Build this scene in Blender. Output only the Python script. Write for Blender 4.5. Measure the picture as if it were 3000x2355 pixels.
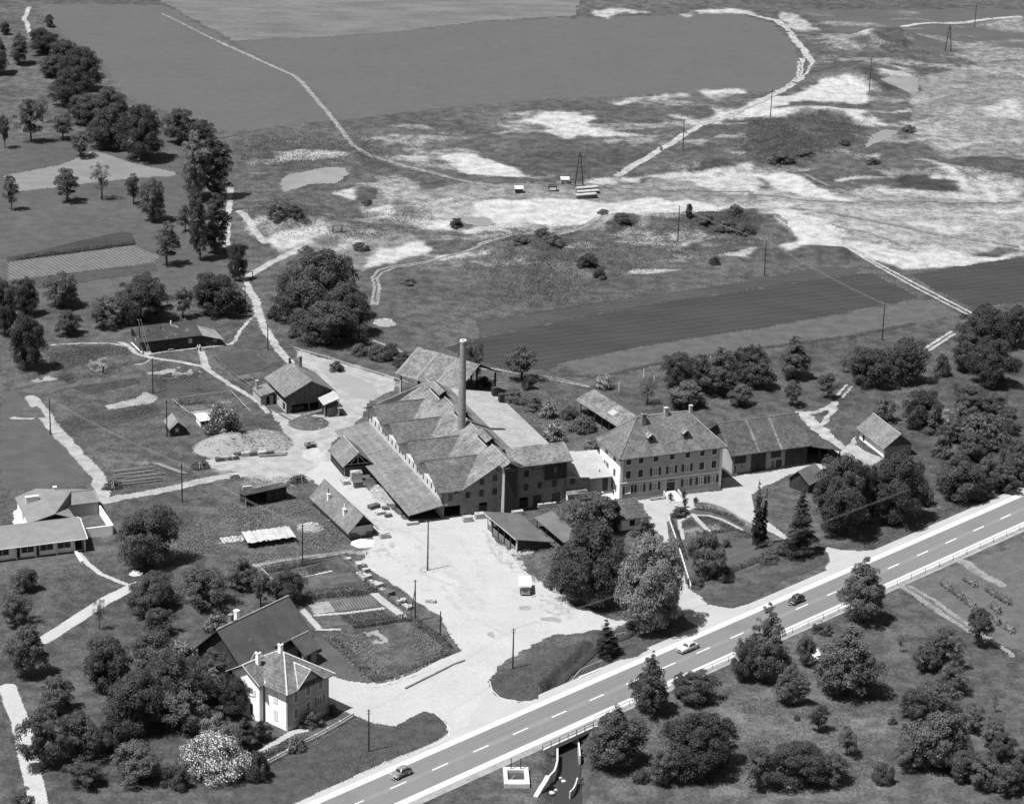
import bpy, bmesh, math, random
import numpy as np
from mathutils import Vector

for o in list(bpy.data.objects):
    bpy.data.objects.remove(o)
scn = bpy.context.scene
COL = scn.collection
PI = math.pi
R = math.radians

# ------------------------------------------------------------------ camera
CAMZ, FPX, TH, RO = 200.0, 7700.0, R(20.6), R(1.5)   # camera height (m), focal length in photo pixels, pitch, roll
PW, PH = 3000.0, 2355.0
fw = Vector((0, math.cos(TH), -math.sin(TH)))
r0_ = Vector((1, 0, 0)); u0_ = r0_.cross(fw)
rt = math.cos(RO) * r0_ + math.sin(RO) * u0_
up = -math.sin(RO) * r0_ + math.cos(RO) * u0_
cam = bpy.data.cameras.new('camera')
cam.sensor_width = 36.0
cam.lens = FPX / PW * 36.0
cam.clip_start, cam.clip_end = 1.0, 12000.0
co = bpy.data.objects.new('camera', cam)
COL.objects.link(co)
from mathutils import Matrix
m3 = Matrix((rt, up, -fw)).transposed()
co.matrix_world = Matrix.Translation((0, 0, CAMZ)) @ m3.to_4x4()
scn.camera = co

# ------------------------------------------------------------------ light
EL = 65.0
SH = Vector((math.sin(R(59)), math.cos(R(59)), 0))       # the way shadows fall
sun = bpy.data.lights.new('sun', 'SUN')
sun.energy, sun.angle = 4.6, R(0.53)
sun.color = (1.0, 1.0, 1.0)
so = bpy.data.objects.new('sun', sun)
COL.objects.link(so)
d = Vector((SH.x * math.cos(R(EL)), SH.y * math.cos(R(EL)), -math.sin(R(EL))))
so.rotation_euler = d.to_track_quat('-Z', 'Y').to_euler()
so.location = (0, 450, 300)
w = bpy.data.worlds.new('World')
scn.world = w
w.use_nodes = True
nt = w.node_tree
nt.nodes.clear()
sky = nt.nodes.new('ShaderNodeTexSky')
sky.sky_type = 'NISHITA'
sky.sun_disc = False
sky.sun_elevation = R(EL)
sky.sun_rotation = R(239)
bw = nt.nodes.new('ShaderNodeRGBToBW')                   # the photograph is black and white
bg = nt.nodes.new('ShaderNodeBackground')
bg.inputs['Strength'].default_value = 0.06
ow = nt.nodes.new('ShaderNodeOutputWorld')
nt.links.new(sky.outputs[0], bw.inputs[0])
nt.links.new(bw.outputs[0], bg.inputs[0])
nt.links.new(bg.outputs[0], ow.inputs[0])
scn.view_settings.view_transform = 'Standard'
scn.view_settings.look = 'None'
scn.view_settings.exposure = 0.8
scn.view_settings.gamma = 1.0
scn.view_settings.use_curve_mapping = False
scn.render.engine = 'CYCLES'

rnd = random.Random(7)
NP = np.random.default_rng(11)

# ------------------------------------------------------------------ survey: photo pixel -> ground point
def ray(px, py):
    return rt * ((px - PW / 2) / FPX) - up * ((py - PH / 2) / FPX) + fw

def g(px, py, z=0.0):
    dv = ray(px, py)
    t = (z - CAMZ) / dv.z
    return Vector((dv.x * t, dv.y * t, z))

def pix(p):
    q = Vector(p) - Vector((0, 0, CAMZ))
    dz = q.dot(fw)
    return PW / 2 + FPX * q.dot(rt) / dz, PH / 2 - FPX * q.dot(up) / dz

CROP = dict(a=(0, 0, 2.669), b=(700, 0, 2.669), c=(1400, 0, 2.669), d=(2200, 0, 2.669),
            e=(0, 560, 2.669), f=(700, 560, 2.669), h=(1400, 560, 2.669), i=(2200, 560, 2.669),
            j=(0, 1150, 2.669), k=(700, 1150, 2.669), l=(1400, 1150, 2.669), m=(2200, 1150, 2.669),
            n=(0, 1715, 2.669), o=(700, 1715, 2.669), p=(1400, 1715, 2.669), q=(2200, 1715, 2.669),
            v=(0, 0, 0.72533), B=(1240, 1240, 5.3375), C=(1520, 1230, 5.3375), D=(1800, 1200, 5.3375),
            E=(760, 1040, 5.3375), K=(360, 900, 5.3375), U=(880, 1380, 5.3375), O=(1400, 1440, 5.3375),
            Z=(1440, 2060, 5.44), Y=(700, 1580, 3.558), A=(1040, 1060, 5.3375), V=(570, 1740, 4.448))

def P(c, x, y):
    o = CROP[c]
    return o[0] + x / o[2], o[1] + y / o[2]

def G(c, x, y, z=0.0):
    return g(*P(c, x, y), z)

def W2(c, pts):
    return [tuple(G(c, x, y)[:2]) for x, y in pts]

def height_at(c, x, ytop, ybase):
    b = G(c, x, ybase)
    yt = P(c, x, ytop)[1]
    lo, hi = 0.0, 60.0
    for _ in range(40):
        m = (lo + hi) / 2
        if pix((b.x, b.y, m))[1] > yt:
            lo = m
        else:
            hi = m
    return b, lo

# ------------------------------------------------------------------ numpy noise and masks
def vnoise(x, y, seed=0):
    xi = np.floor(x).astype(np.int64); yi = np.floor(y).astype(np.int64)
    xf = x - xi; yf = y - yi
    def hsh(a, b):
        n = (a * 374761393 + b * 668265263 + seed * 1442695041) & 0x7fffffff
        n = ((n ^ (n >> 13)) * 1274126177) & 0x7fffffff
        return ((n ^ (n >> 16)) & 0xffff) / 65535.0
    sx = xf * xf * (3 - 2 * xf); sy = yf * yf * (3 - 2 * yf)
    a = hsh(xi, yi); b = hsh(xi + 1, yi); c = hsh(xi, yi + 1); e = hsh(xi + 1, yi + 1)
    return (a + (b - a) * sx) * (1 - sy) + (c + (e - c) * sx) * sy

def fbm(x, y, s, seed=0, n=4):
    t = 0; amp = 1.0; tot = 0
    for k in range(n):
        t = t + amp * vnoise(x / s * 2 ** k, y / s * 2 ** k, seed + k * 17)
        tot += amp; amp *= 0.55
    return t / tot

def inpoly(x, y, pts):
    ins = np.zeros(x.shape, bool)
    n = len(pts)
    j = n - 1
    for i in range(n):
        xi, yi = pts[i]; xj, yj = pts[j]
        if yi != yj:
            c = ((yi > y) != (yj > y)) & (x < (xj - xi) * (y - yi) / (yj - yi) + xi)
            ins ^= c
        j = i
    return ins

def dline(x, y, pts):
    best = np.full(x.shape, 1e9)
    for (ax, ay), (bx, by) in zip(pts[:-1], pts[1:]):
        dx, dy = bx - ax, by - ay
        L = dx * dx + dy * dy + 1e-9
        t = np.clip(((x - ax) * dx + (y - ay) * dy) / L, 0, 1)
        best = np.minimum(best, np.hypot(x - ax - t * dx, y - ay - t * dy))
    return best

def smooth(a, b, x):
    t = np.clip((x - a) / (b - a), 0, 1)
    return t * t * (3 - 2 * t)

# ------------------------------------------------------------------ terrain height
QUARRY = W2('v', [(500, 300), (720, 266), (1100, 224), (1300, 210), (1690, 192), (1735, 110), (1660, 40), (1700, 20), (2300, 20), (2300, 520), (1930, 560),
                  (1640, 470), (1480, 560), (1250, 580), (830, 560), (700, 530), (560, 560), (525, 520), (500, 450), (505, 380)])
_qx0, _qy0, _qs = -300.0, 560.0, 4.0
_qx, _qy = np.meshgrid(_qx0 + np.arange(160) * _qs, _qy0 + np.arange(130) * _qs)
_qm = inpoly(_qx, _qy, QUARRY).astype(float)
for _ in range(3):
    _qm = (_qm + np.roll(_qm, 1, 0) + np.roll(_qm, -1, 0) + np.roll(_qm, 1, 1) + np.roll(_qm, -1, 1)) / 5

def qmask(x, y):
    fx = np.clip((x - _qx0) / _qs, 0, 158.99); fy = np.clip((y - _qy0) / _qs, 0, 128.99)
    ix = fx.astype(int); iy = fy.astype(int); tx = fx - ix; ty = fy - iy
    return (_qm[iy, ix] * (1 - tx) + _qm[iy, ix + 1] * tx) * (1 - ty) + (_qm[iy + 1, ix] * (1 - tx) + _qm[iy + 1, ix + 1] * tx) * ty

MOUNDS = []        # x, y, rx, ry, h
def mound(c, x, y, rx, ry, h):
    p = G(c, x, y); MOUNDS.append((p.x, p.y, rx, ry, h))
mound('f', 330, 220, 13, 9, 2.6)
mound('h', 1110, 270, 11, 7, 2.0)
mound('h', 480, 440, 16, 8, 2.2)
mound('h', 1850, 260, 26, 9, 2.6)
mound('h', 880, 620, 9, 6, 1.6)
mound('d', 500, 900, 22, 8, 2.2)
mound('d', 420, 1080, 36, 22, 2.4)
mound('d', 1080, 330, 15, 14, 4.0)
mound('d', 860, 600, 16, 12, 3.0)
mound('c', 1850, 1300, 16, 8, 1.8)
mound('d', 1900, 1330, 20, 12, 2.2)
mound('i', 520, 480, 18, 5, 1.4)
STREAM_LO = [tuple(g(x, y)[:2]) for x, y in [(1646, 2420), (1664, 2300), (1668, 2200), (1660, 2100), (1646, 2010)]]
STREAM_UP = [tuple(g(x, y)[:2]) for x, y in [(1646, 2010), (1640, 1990), (1665, 1958), (1697, 1935), (1727, 1908), (1752, 1880), (1816, 1855), (1850, 1840)]]

def hgt(x, y):
    x = np.asarray(x, float); y = np.asarray(y, float)
    h = np.zeros(np.broadcast(x, y).shape)
    for mx, my, rx, ry, hh in MOUNDS:
        d2 = ((x - mx) / rx) ** 2 + ((y - my) / ry) ** 2
        h = h + hh * np.exp(-d2 * 1.2) * (0.75 + 0.5 * vnoise(x / 5, y / 4, 3))
    q = qmask(x, y)
    h = h + q * ((fbm(x, y, 16, 5, 2) - 0.5) * 1.6)
    dl = dline(x, y, STREAM_LO)
    h = np.minimum(h, -2.1 * (1 - smooth(2.0, 4.2, dl)) + h * 0)  * (dl < 6) + h * (dl >= 6)
    du = dline(x, y, STREAM_UP)
    h = np.where(du < 3.2, h - 1.5 * (1 - smooth(0.5, 2.6, du)), h)
    return h

def hp(x, y):
    return float(hgt(np.array([x]), np.array([y]))[0])

# ------------------------------------------------------------------ materials (greys: the photograph is black and white)
MATS = {}
def _mat(name):
    m = bpy.data.materials.new(name); m.use_nodes = True
    t = m.node_tree
    b = t.nodes['Principled BSDF']
    b.inputs['Specular IOR Level'].default_value = 0.15
    return m, t, b

def noise(t, vec, scale, detail=4, rough=0.6, sy=None):
    n = t.nodes.new('ShaderNodeTexNoise')
    n.inputs['Scale'].default_value = scale
    n.inputs['Detail'].default_value = detail
    n.inputs['Roughness'].default_value = rough
    t.links.new(vec, n.inputs['Vector'])
    return n.outputs['Fac']

def mth(t, op, a, b=None, c=None):
    n = t.nodes.new('ShaderNodeMath'); n.operation = op
    for k, v in enumerate((a, b, c)):
        if v is None: continue
        if isinstance(v, (int, float)): n.inputs[k].default_value = v
        else: t.links.new(v, n.inputs[k])
    return n.outputs[0]

def ramp(t, x, lo, hi, a=0.0, b=1.0):
    n = t.nodes.new('ShaderNodeMapRange'); n.interpolation_type = 'SMOOTHSTEP'
    t.links.new(x, n.inputs[0])
    for k, v in enumerate((lo, hi, a, b)): n.inputs[k + 1].default_value = v
    return n.outputs[0]

def coords(t, kind, rot=0.0, sc=(1, 1, 1)):
    if kind == 'pos':
        v = t.nodes.new('ShaderNodeNewGeometry').outputs['Position']
    else:
        v = t.nodes.new('ShaderNodeTexCoord').outputs['Object']
    mp = t.nodes.new('ShaderNodeMapping'); mp.inputs['Rotation'].default_value = (0, 0, rot)
    mp.inputs['Scale'].default_value = sc
    t.links.new(v, mp.inputs[0])
    return mp.outputs[0]

def bump(t, b, h, strength, dist):
    n = t.nodes.new('ShaderNodeBump'); n.inputs['Strength'].default_value = strength; n.inputs['Distance'].default_value = dist
    t.links.new(h, n.inputs['Height']); t.links.new(n.outputs[0], b.inputs['Normal'])

def M(name, v, amp=0.25, s1=0.5, s2=4.0, rough=0.85, kind='obj', spots=None, stripe=None, bmp=0.0, metal=0.0, spec=None, sc=(1, 1, 1), cell=None, course=None):
    """grey surface: base value v, two sizes of noise, optional lighter/darker spots, optional stripes (angle, period, depth)"""
    if name in MATS: return MATS[name]
    if v < 0.6: v *= 0.82                                   # film exposure: one factor for every surface that is not white paint
    m, t, b = _mat(name)
    vec = coords(t, kind, 0, sc)
    n1 = noise(t, vec, s1, 5); n2 = noise(t, vec, s2, 4, 0.7)
    f = mth(t, 'ADD', mth(t, 'MULTIPLY', n1, 0.6), mth(t, 'MULTIPLY', n2, 0.4))
    f = ramp(t, f, 0.36, 0.64, 1 - amp, 1 + amp)
    col = mth(t, 'MULTIPLY', f, v)
    if cell:
        vo = t.nodes.new('ShaderNodeTexVoronoi'); vo.inputs['Scale'].default_value = cell[0]
        t.links.new(vec, vo.inputs['Vector'])
        sp_ = t.nodes.new('ShaderNodeSeparateColor'); t.links.new(vo.outputs['Color'], sp_.inputs[0])
        col = mth(t, 'MULTIPLY', col, ramp(t, sp_.outputs[0], 0.0, 1.0, 1 - cell[1], 1 + cell[1]))
    if spots:
        sv, ss, lo, hi = spots; sv *= 0.82
        sp = ramp(t, noise(t, vec, ss, 3, 0.55), lo, hi)
        mx = t.nodes.new('ShaderNodeMix'); mx.data_type = 'FLOAT'
        t.links.new(sp, mx.inputs[0]); t.links.new(col, mx.inputs[2]); mx.inputs[3].default_value = sv
        col = mx.outputs[0]
    if stripe:
        ang, per, dep = stripe
        v2 = coords(t, kind, -ang)
        wv = t.nodes.new('ShaderNodeTexWave'); wv.bands_direction = 'X'
        wv.inputs['Scale'].default_value = 2 * PI / per / 20.0
        wv.inputs['Distortion'].default_value = 0.6
        wv.inputs['Detail'].default_value = 2
        t.links.new(v2, wv.inputs['Vector'])
        s = ramp(t, wv.outputs['Fac'], 0.25, 0.75, 1 - dep, 1 + dep)
        col = mth(t, 'MULTIPLY', col, s)
    if course:
        wv = t.nodes.new('ShaderNodeTexWave'); wv.bands_direction = 'Z'
        wv.inputs['Scale'].default_value = 2 * PI / course[0] / 20.0; wv.inputs['Distortion'].default_value = 0.4
        t.links.new(coords(t, 'obj'), wv.inputs['Vector'])
        col = mth(t, 'MULTIPLY', col, ramp(t, wv.outputs['Fac'], 0.2, 0.8, 1 - course[1], 1 + course[1]))
    cc = t.nodes.new('ShaderNodeCombineColor')
    for k in range(3): t.links.new(col, cc.inputs[k])
    t.links.new(cc.outputs[0], b.inputs['Base Color'])
    b.inputs['Roughness'].default_value = rough
    b.inputs['Metallic'].default_value = metal
    if spec is not None: b.inputs['Specular IOR Level'].default_value = spec
    if bmp: bump(t, b, n2, 0.6, bmp)
    MATS[name] = m
    return m

def leaf_mat(name, v, amp=0.35):
    if name in MATS: return MATS[name]
    m, t, b = _mat(name)
    oi = t.nodes.new('ShaderNodeObjectInfo')
    vec = coords(t, 'obj')
    n1 = noise(t, vec, 0.9, 3); n2 = noise(t, vec, 8.0, 2)
    f = ramp(t, mth(t, 'ADD', mth(t, 'MULTIPLY', n1, 0.5), mth(t, 'MULTIPLY', n2, 0.5)), 0.3, 0.7, 1 - amp, 1 + amp)
    r = ramp(t, oi.outputs['Random'], 0, 1, 0.8, 1.25)
    col = mth(t, 'MULTIPLY', mth(t, 'MULTIPLY', f, r), v)
    cc = t.nodes.new('ShaderNodeCombineColor')
    for k in range(3): t.links.new(col, cc.inputs[k])
    t.links.new(cc.outputs[0], b.inputs['Base Color'])
    b.inputs['Roughness'].default_value = 0.6
    tl = t.nodes.new('ShaderNodeBsdfTranslucent'); t.links.new(cc.outputs[0], tl.inputs[0])
    ms = t.nodes.new('ShaderNodeMixShader'); ms.inputs[0].default_value = 0.3
    t.links.new(b.outputs[0], ms.inputs[1]); t.links.new(tl.outputs[0], ms.inputs[2]); t.links.new(ms.outputs[0], t.nodes['Material Output'].inputs[0])
    MATS[name] = m
    return m

def glass(name, v=0.03):
    if name in MATS: return MATS[name]
    m, t, b = _mat(name)
    vec = coords(t, 'obj')
    f = ramp(t, noise(t, vec, 1.3, 2), 0.3, 0.7, v * 0.6, v * 1.6)
    cc = t.nodes.new('ShaderNodeCombineColor')
    for k in range(3): t.links.new(f, cc.inputs[k])
    t.links.new(cc.outputs[0], b.inputs['Base Color'])
    b.inputs['Roughness'].default_value = 0.12
    b.inputs['Specular IOR Level'].default_value = 0.5
    MATS[name] = m
    return m

# ------------------------------------------------------------------ mesh helpers
def mesh(name, verts, faces, mat, sm=False):
    me = bpy.data.meshes.new(name)
    me.from_pydata([tuple(v) for v in verts], [], faces)
    if mat: me.materials.append(mat)
    if sm: me.polygons.foreach_set('use_smooth', [True] * len(me.polygons))
    me.update()
    return me

def npmesh(name, verts, quads, mat, sm=False):
    me = bpy.data.meshes.new(name)
    nv, nf = len(verts), len(quads)
    k = quads.shape[1]
    me.vertices.add(nv); me.vertices.foreach_set('co', np.ascontiguousarray(verts, dtype=np.float32).ravel())
    me.loops.add(nf * k); me.loops.foreach_set('vertex_index', np.ascontiguousarray(quads, dtype=np.int32).ravel())
    me.polygons.add(nf)
    me.polygons.foreach_set('loop_start', np.arange(nf, dtype=np.int32) * k)
    me.polygons.foreach_set('loop_total', np.full(nf, k, dtype=np.int32))
    if sm: me.polygons.foreach_set('use_smooth', np.ones(nf, bool))
    me.materials.append(mat)
    me.update(calc_edges=True)
    return me

def obj(name, me, parent=None, loc=None):
    o = bpy.data.objects.new(name, me)
    COL.objects.link(o)
    if parent: o.parent = parent
    if loc is not None: o.location = loc
    return o

def tag(o, label, cat, group=None):
    o['label'] = label; o['category'] = cat
    if group: o['group'] = group
    return o

def struct(o):
    o['kind'] = 'structure'
    return o

BOXF = [(0, 3, 2, 1), (4, 5, 6, 7), (0, 1, 5, 4), (1, 2, 6, 5), (2, 3, 7, 6), (3, 0, 4, 7)]
def boxes(lst):
    vs, fs = [], []
    for a, b in lst:
        n = len(vs)
        (x0, y0, z0), (x1, y1, z1) = a, b
        vs += [(x0, y0, z0), (x1, y0, z0), (x1, y1, z0), (x0, y1, z0), (x0, y0, z1), (x1, y0, z1), (x1, y1, z1), (x0, y1, z1)]
        fs += [tuple(i + n for i in f) for f in BOXF]
    return vs, fs

def tube(pts, rads, n=6):
    vs, fs = [], []
    pts = [Vector(p) for p in pts]
    for i, p in enumerate(pts):
        dd = (pts[min(i + 1, len(pts) - 1)] - pts[max(i - 1, 0)]).normalized()
        a = dd.orthogonal().normalized(); b = dd.cross(a)
        for k in range(n):
            t = 2 * PI * k / n
            vs.append(p + (a * math.cos(t) + b * math.sin(t)) * rads[i])
    for i in range(len(pts) - 1):
        for k in range(n):
            fs.append((i * n + k, i * n + (k + 1) % n, (i + 1) * n + (k + 1) % n, (i + 1) * n + k))
    fs.append(tuple(range(n))[::-1]); fs.append(tuple(range((len(pts) - 1) * n, len(pts) * n)))
    return vs, fs

def join(*parts):
    vs, fs = [], []
    for v, f in parts:
        n = len(vs); vs += list(v); fs += [tuple(i + n for i in q) for q in f]
    return vs, fs

class T:
    """a thing: an Empty at its base that parents its parts (all in the thing's own metres)"""
    def __init__(s, name, label, cat, loc, deg=0.0, group=None):
        s.e = bpy.data.objects.new(name, None); COL.objects.link(s.e)
        s.e.location = (loc[0], loc[1], loc[2] if len(loc) > 2 else 0.0)
        s.e.rotation_euler = (0, 0, R(deg))
        s.e.empty_display_size = 0.5
        tag(s.e, label, cat, group)
    def add(s, name, vf, mat, parent=None, sm=False):
        return obj(name, mesh(name, vf[0], vf[1], mat, sm), parent or s.e)
    def box(s, name, a, b, mat, parent=None):
        return s.add(name, boxes([(a, b)]), mat, parent)
    def slab(s, name, pts, t, mat, parent=None):
        n = len(pts)
        vs = [tuple(p) for p in pts] + [(p[0], p[1], p[2] - t) for p in pts]
        fs = [tuple(range(n)), tuple(range(n, 2 * n))[::-1]] + [(i, i + n, (i + 1) % n + n, (i + 1) % n) for i in range(n)]
        o = s.add(name, (vs, fs), mat, parent)
        bm = bmesh.new(); bm.from_mesh(o.data); bmesh.ops.recalc_face_normals(bm, faces=bm.faces[:]); bm.to_mesh(o.data); bm.free()
        return o
    def wall(s, p0, p1, outline, holes, mat, t=0.3, name='wall', parent=None):
        return s.add(name, wall_geo(p0, p1, outline, holes, t), mat, parent)

def wfr(p0, p1):
    dd = Vector((p1[0] - p0[0], p1[1] - p0[1])); L = dd.length; dd /= L
    return Vector(p0), dd, Vector((dd.y, -dd.x)), L

def wall_geo(p0, p1, outline, holes, t):
    o, dd, n, L = wfr(p0, p1)
    bm = bmesh.new()
    def loop(pts):
        v = [bm.verts.new((x, z, 0)) for x, z in pts]
        for i in range(len(v)): bm.edges.new((v[i], v[(i + 1) % len(v)]))
    loop(outline)
    zmin = min(z for x, z in outline)
    for hx0, hx1, hz0, hz1 in holes:
        hz0 = max(hz0, zmin + 0.02)
        loop([(hx0, hz0), (hx1, hz0), (hx1, hz1), (hx0, hz1)])
    bmesh.ops.triangle_fill(bm, use_beauty=True, use_dissolve=False, edges=bm.edges[:])
    bm.verts.index_update()
    vs = [v.co.copy() for v in bm.verts]
    tris = [[v.index for v in f.verts] for f in bm.faces]
    bed = [tuple(v.index for v in e.verts) for e in bm.edges if len(e.link_faces) == 1]
    bm.free()
    N = len(vs)
    def pt(c, off):
        q = o + dd * c.x + n * off
        return (q.x, q.y, c.y)
    V = [pt(c, 0) for c in vs] + [pt(c, -t) for c in vs]
    Fc = [tuple(f) for f in tris] + [tuple(i + N for i in f)[::-1] for f in tris] + [(a, b, b + N, a + N) for a, b in bed]
    bm = bmesh.new()
    bv = [bm.verts.new(v) for v in V]
    for f in Fc:
        try: bm.faces.new([bv[i] for i in f])
        except ValueError: pass
    bmesh.ops.recalc_face_normals(bm, faces=bm.faces[:])
    bm.verts.index_update()
    V = [v.co.copy() for v in bm.verts]; Fc = [tuple(v.index for v in f.verts) for f in bm.faces]
    bm.free()
    return V, Fc

def wboxes(p0, p1, lst):
    """boxes on a wall: (x0,x1,z0,z1,out0,out1)"""
    o, dd, n, L = wfr(p0, p1)
    vs, fs = [], []
    for x0, x1, z0, z1, a, b in lst:
        k = len(vs)
        for z in (z0, z1):
            for x, of in ((x0, b), (x1, b), (x1, a), (x0, a)):
                q = o + dd * x + n * of
                vs.append((q.x, q.y, z))
        fs += [tuple(i + k for i in f) for f in BOXF]
    return vs, fs

def window(t, p0, p1, x0, x1, z0, z1, state='plain', fm=None, pm=None, shm=None, sill=None, bars=1, sur=None, rows=1):
    """state: plain / open (shutters folded back) / closed (shutters shut)"""
    fm = fm or MATS['trim_white']; pm = pm or MATS['pane']; shm = shm or MATS['shutter']
    w = x1 - x0
    fr = 0.07
    if state == 'closed':
        for a, b in ((x0, x0 + w / 2 - 0.012), (x0 + w / 2 + 0.012, x1)):
            t.add('shutter', wboxes(p0, p1, [(a, b, z0, z1, 0.0, 0.06)]), shm)
        if sur:
            sr = 0.13
            t.add('window_surround', wboxes(p0, p1, [(x0 - sr, x0, z0 - sr, z1 + sr, 0, 0.04), (x1, x1 + sr, z0 - sr, z1 + sr, 0, 0.04), (x0, x1, z1, z1 + sr, 0, 0.04), (x0, x1, z0 - sr, z0, 0, 0.08)]), sur)
        return
    lst = [(x0, x0 + fr, z0, z1, -0.14, -0.06), (x1 - fr, x1, z0, z1, -0.14, -0.06), (x0 + fr, x1 - fr, z0, z0 + fr, -0.14, -0.06), (x0 + fr, x1 - fr, z1 - fr, z1, -0.14, -0.06)]
    for k in range(bars):
        c = x0 + w * (k + 1) / (bars + 1)
        lst.append((c - 0.04, c + 0.04, z0 + fr, z1 - fr, -0.13, -0.07))
    for k in range(rows - 1):
        c = z0 + (z1 - z0) * (k + 1) / rows
        lst.append((x0 + fr, x1 - fr, c - 0.03, c + 0.03, -0.125, -0.075))
    wi = t.add('window', wboxes(p0, p1, lst), fm)
    t.add('pane', wboxes(p0, p1, [(x0 + 0.01, x1 - 0.01, z0 + 0.01, z1 - 0.01, -0.2, -0.11)]), pm, wi)
    if sill: t.add('sill', wboxes(p0, p1, [(x0 - 0.12, x1 + 0.12, z0 - 0.12, z0, 0.0, 0.12)]), sill, wi)
    if sur:
        sr = 0.12
        t.add('surround', wboxes(p0, p1, [(x0 - sr, x0, z0, z1 + sr, 0, 0.035), (x1, x1 + sr, z0, z1 + sr, 0, 0.035), (x0, x1, z1, z1 + sr, 0, 0.035)]), sur, wi)
    if state == 'open':
        for a, b in ((x0 - w * 0.62, x0 - 0.13), (x1 + 0.13, x1 + w * 0.62)):
            t.add('shutter', wboxes(p0, p1, [(a, b, z0, z1, 0.04, 0.1)]), shm)

def door(t, p0, p1, x0, x1, z0, z1, mat, name='door', handle=True, rec=0.12):
    dd = t.add(name, wboxes(p0, p1, [(x0, x1, z0, z1, -rec - 0.08, -rec)]), mat)
    if handle:
        t.add('handle', wboxes(p0, p1, [(x1 - 0.25, x1 - 0.15, z0 + 1.0, z0 + 1.12, -rec, -rec + 0.05)]), MATS['iron'], dd)
    return dd

def rectwall(L, h): return [(0, 0), (L, 0), (L, h), (0, h)]
def gablewall(L, h, hr, xr=None): return [(0, 0), (L, 0), (L, h), (xr if xr is not None else L / 2, hr), (0, h)]

# common materials
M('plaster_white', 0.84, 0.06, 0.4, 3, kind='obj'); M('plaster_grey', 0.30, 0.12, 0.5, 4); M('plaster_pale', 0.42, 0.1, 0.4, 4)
M('brick_wall', 0.20, 0.18, 0.8, 7); M('trim_white', 0.62, 0.05); M('shutter', 0.055, 0.15, 1, 6); M('iron', 0.05, 0.2); glass('pane', 0.06); glass('pane_dark', 0.02)
M('wood_dark', 0.05, 0.3, 0.6, 6, sc=(3, 3, 0.4)); M('wood_mid', 0.11, 0.3, 0.6, 6, sc=(3, 3, 0.4)); M('wood_grey', 0.19, 0.25, 0.6, 6, sc=(3, 3, 0.4)); M('wood_pale', 0.42, 0.2, 0.7, 6)
M('beam', 0.22, 0.2); M('concrete', 0.5, 0.12, 0.5, 5); M('concrete_white', 0.6, 0.06, 0.6, 5); M('stone', 0.27, 0.25, 0.8, 6, bmp=0.05)
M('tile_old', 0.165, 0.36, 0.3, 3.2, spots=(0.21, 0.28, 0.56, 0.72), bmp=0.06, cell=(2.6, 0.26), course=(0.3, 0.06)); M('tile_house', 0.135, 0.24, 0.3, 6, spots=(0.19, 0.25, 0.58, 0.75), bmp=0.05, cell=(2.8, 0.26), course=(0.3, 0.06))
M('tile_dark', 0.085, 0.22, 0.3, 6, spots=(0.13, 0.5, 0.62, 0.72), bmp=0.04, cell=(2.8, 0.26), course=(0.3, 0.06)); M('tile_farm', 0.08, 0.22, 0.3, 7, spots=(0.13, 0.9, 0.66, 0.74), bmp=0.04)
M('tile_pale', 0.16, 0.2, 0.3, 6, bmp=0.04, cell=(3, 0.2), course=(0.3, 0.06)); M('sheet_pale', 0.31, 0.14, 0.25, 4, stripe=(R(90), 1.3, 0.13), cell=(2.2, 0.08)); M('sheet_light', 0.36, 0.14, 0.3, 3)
M('felt', 0.05, 0.3, 0.3, 4, spots=(0.16, 0.6, 0.62, 0.7)); M('felt_mid', 0.12, 0.2, 0.3, 5); M('ridge_cap', 0.3, 0.2); M('eternit', 0.17, 0.12, 0.3, 5); M('interior_shade', 0.02, 0.2)  # the near-black inside surface has the darkness of unlit rooms in its colour

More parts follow.
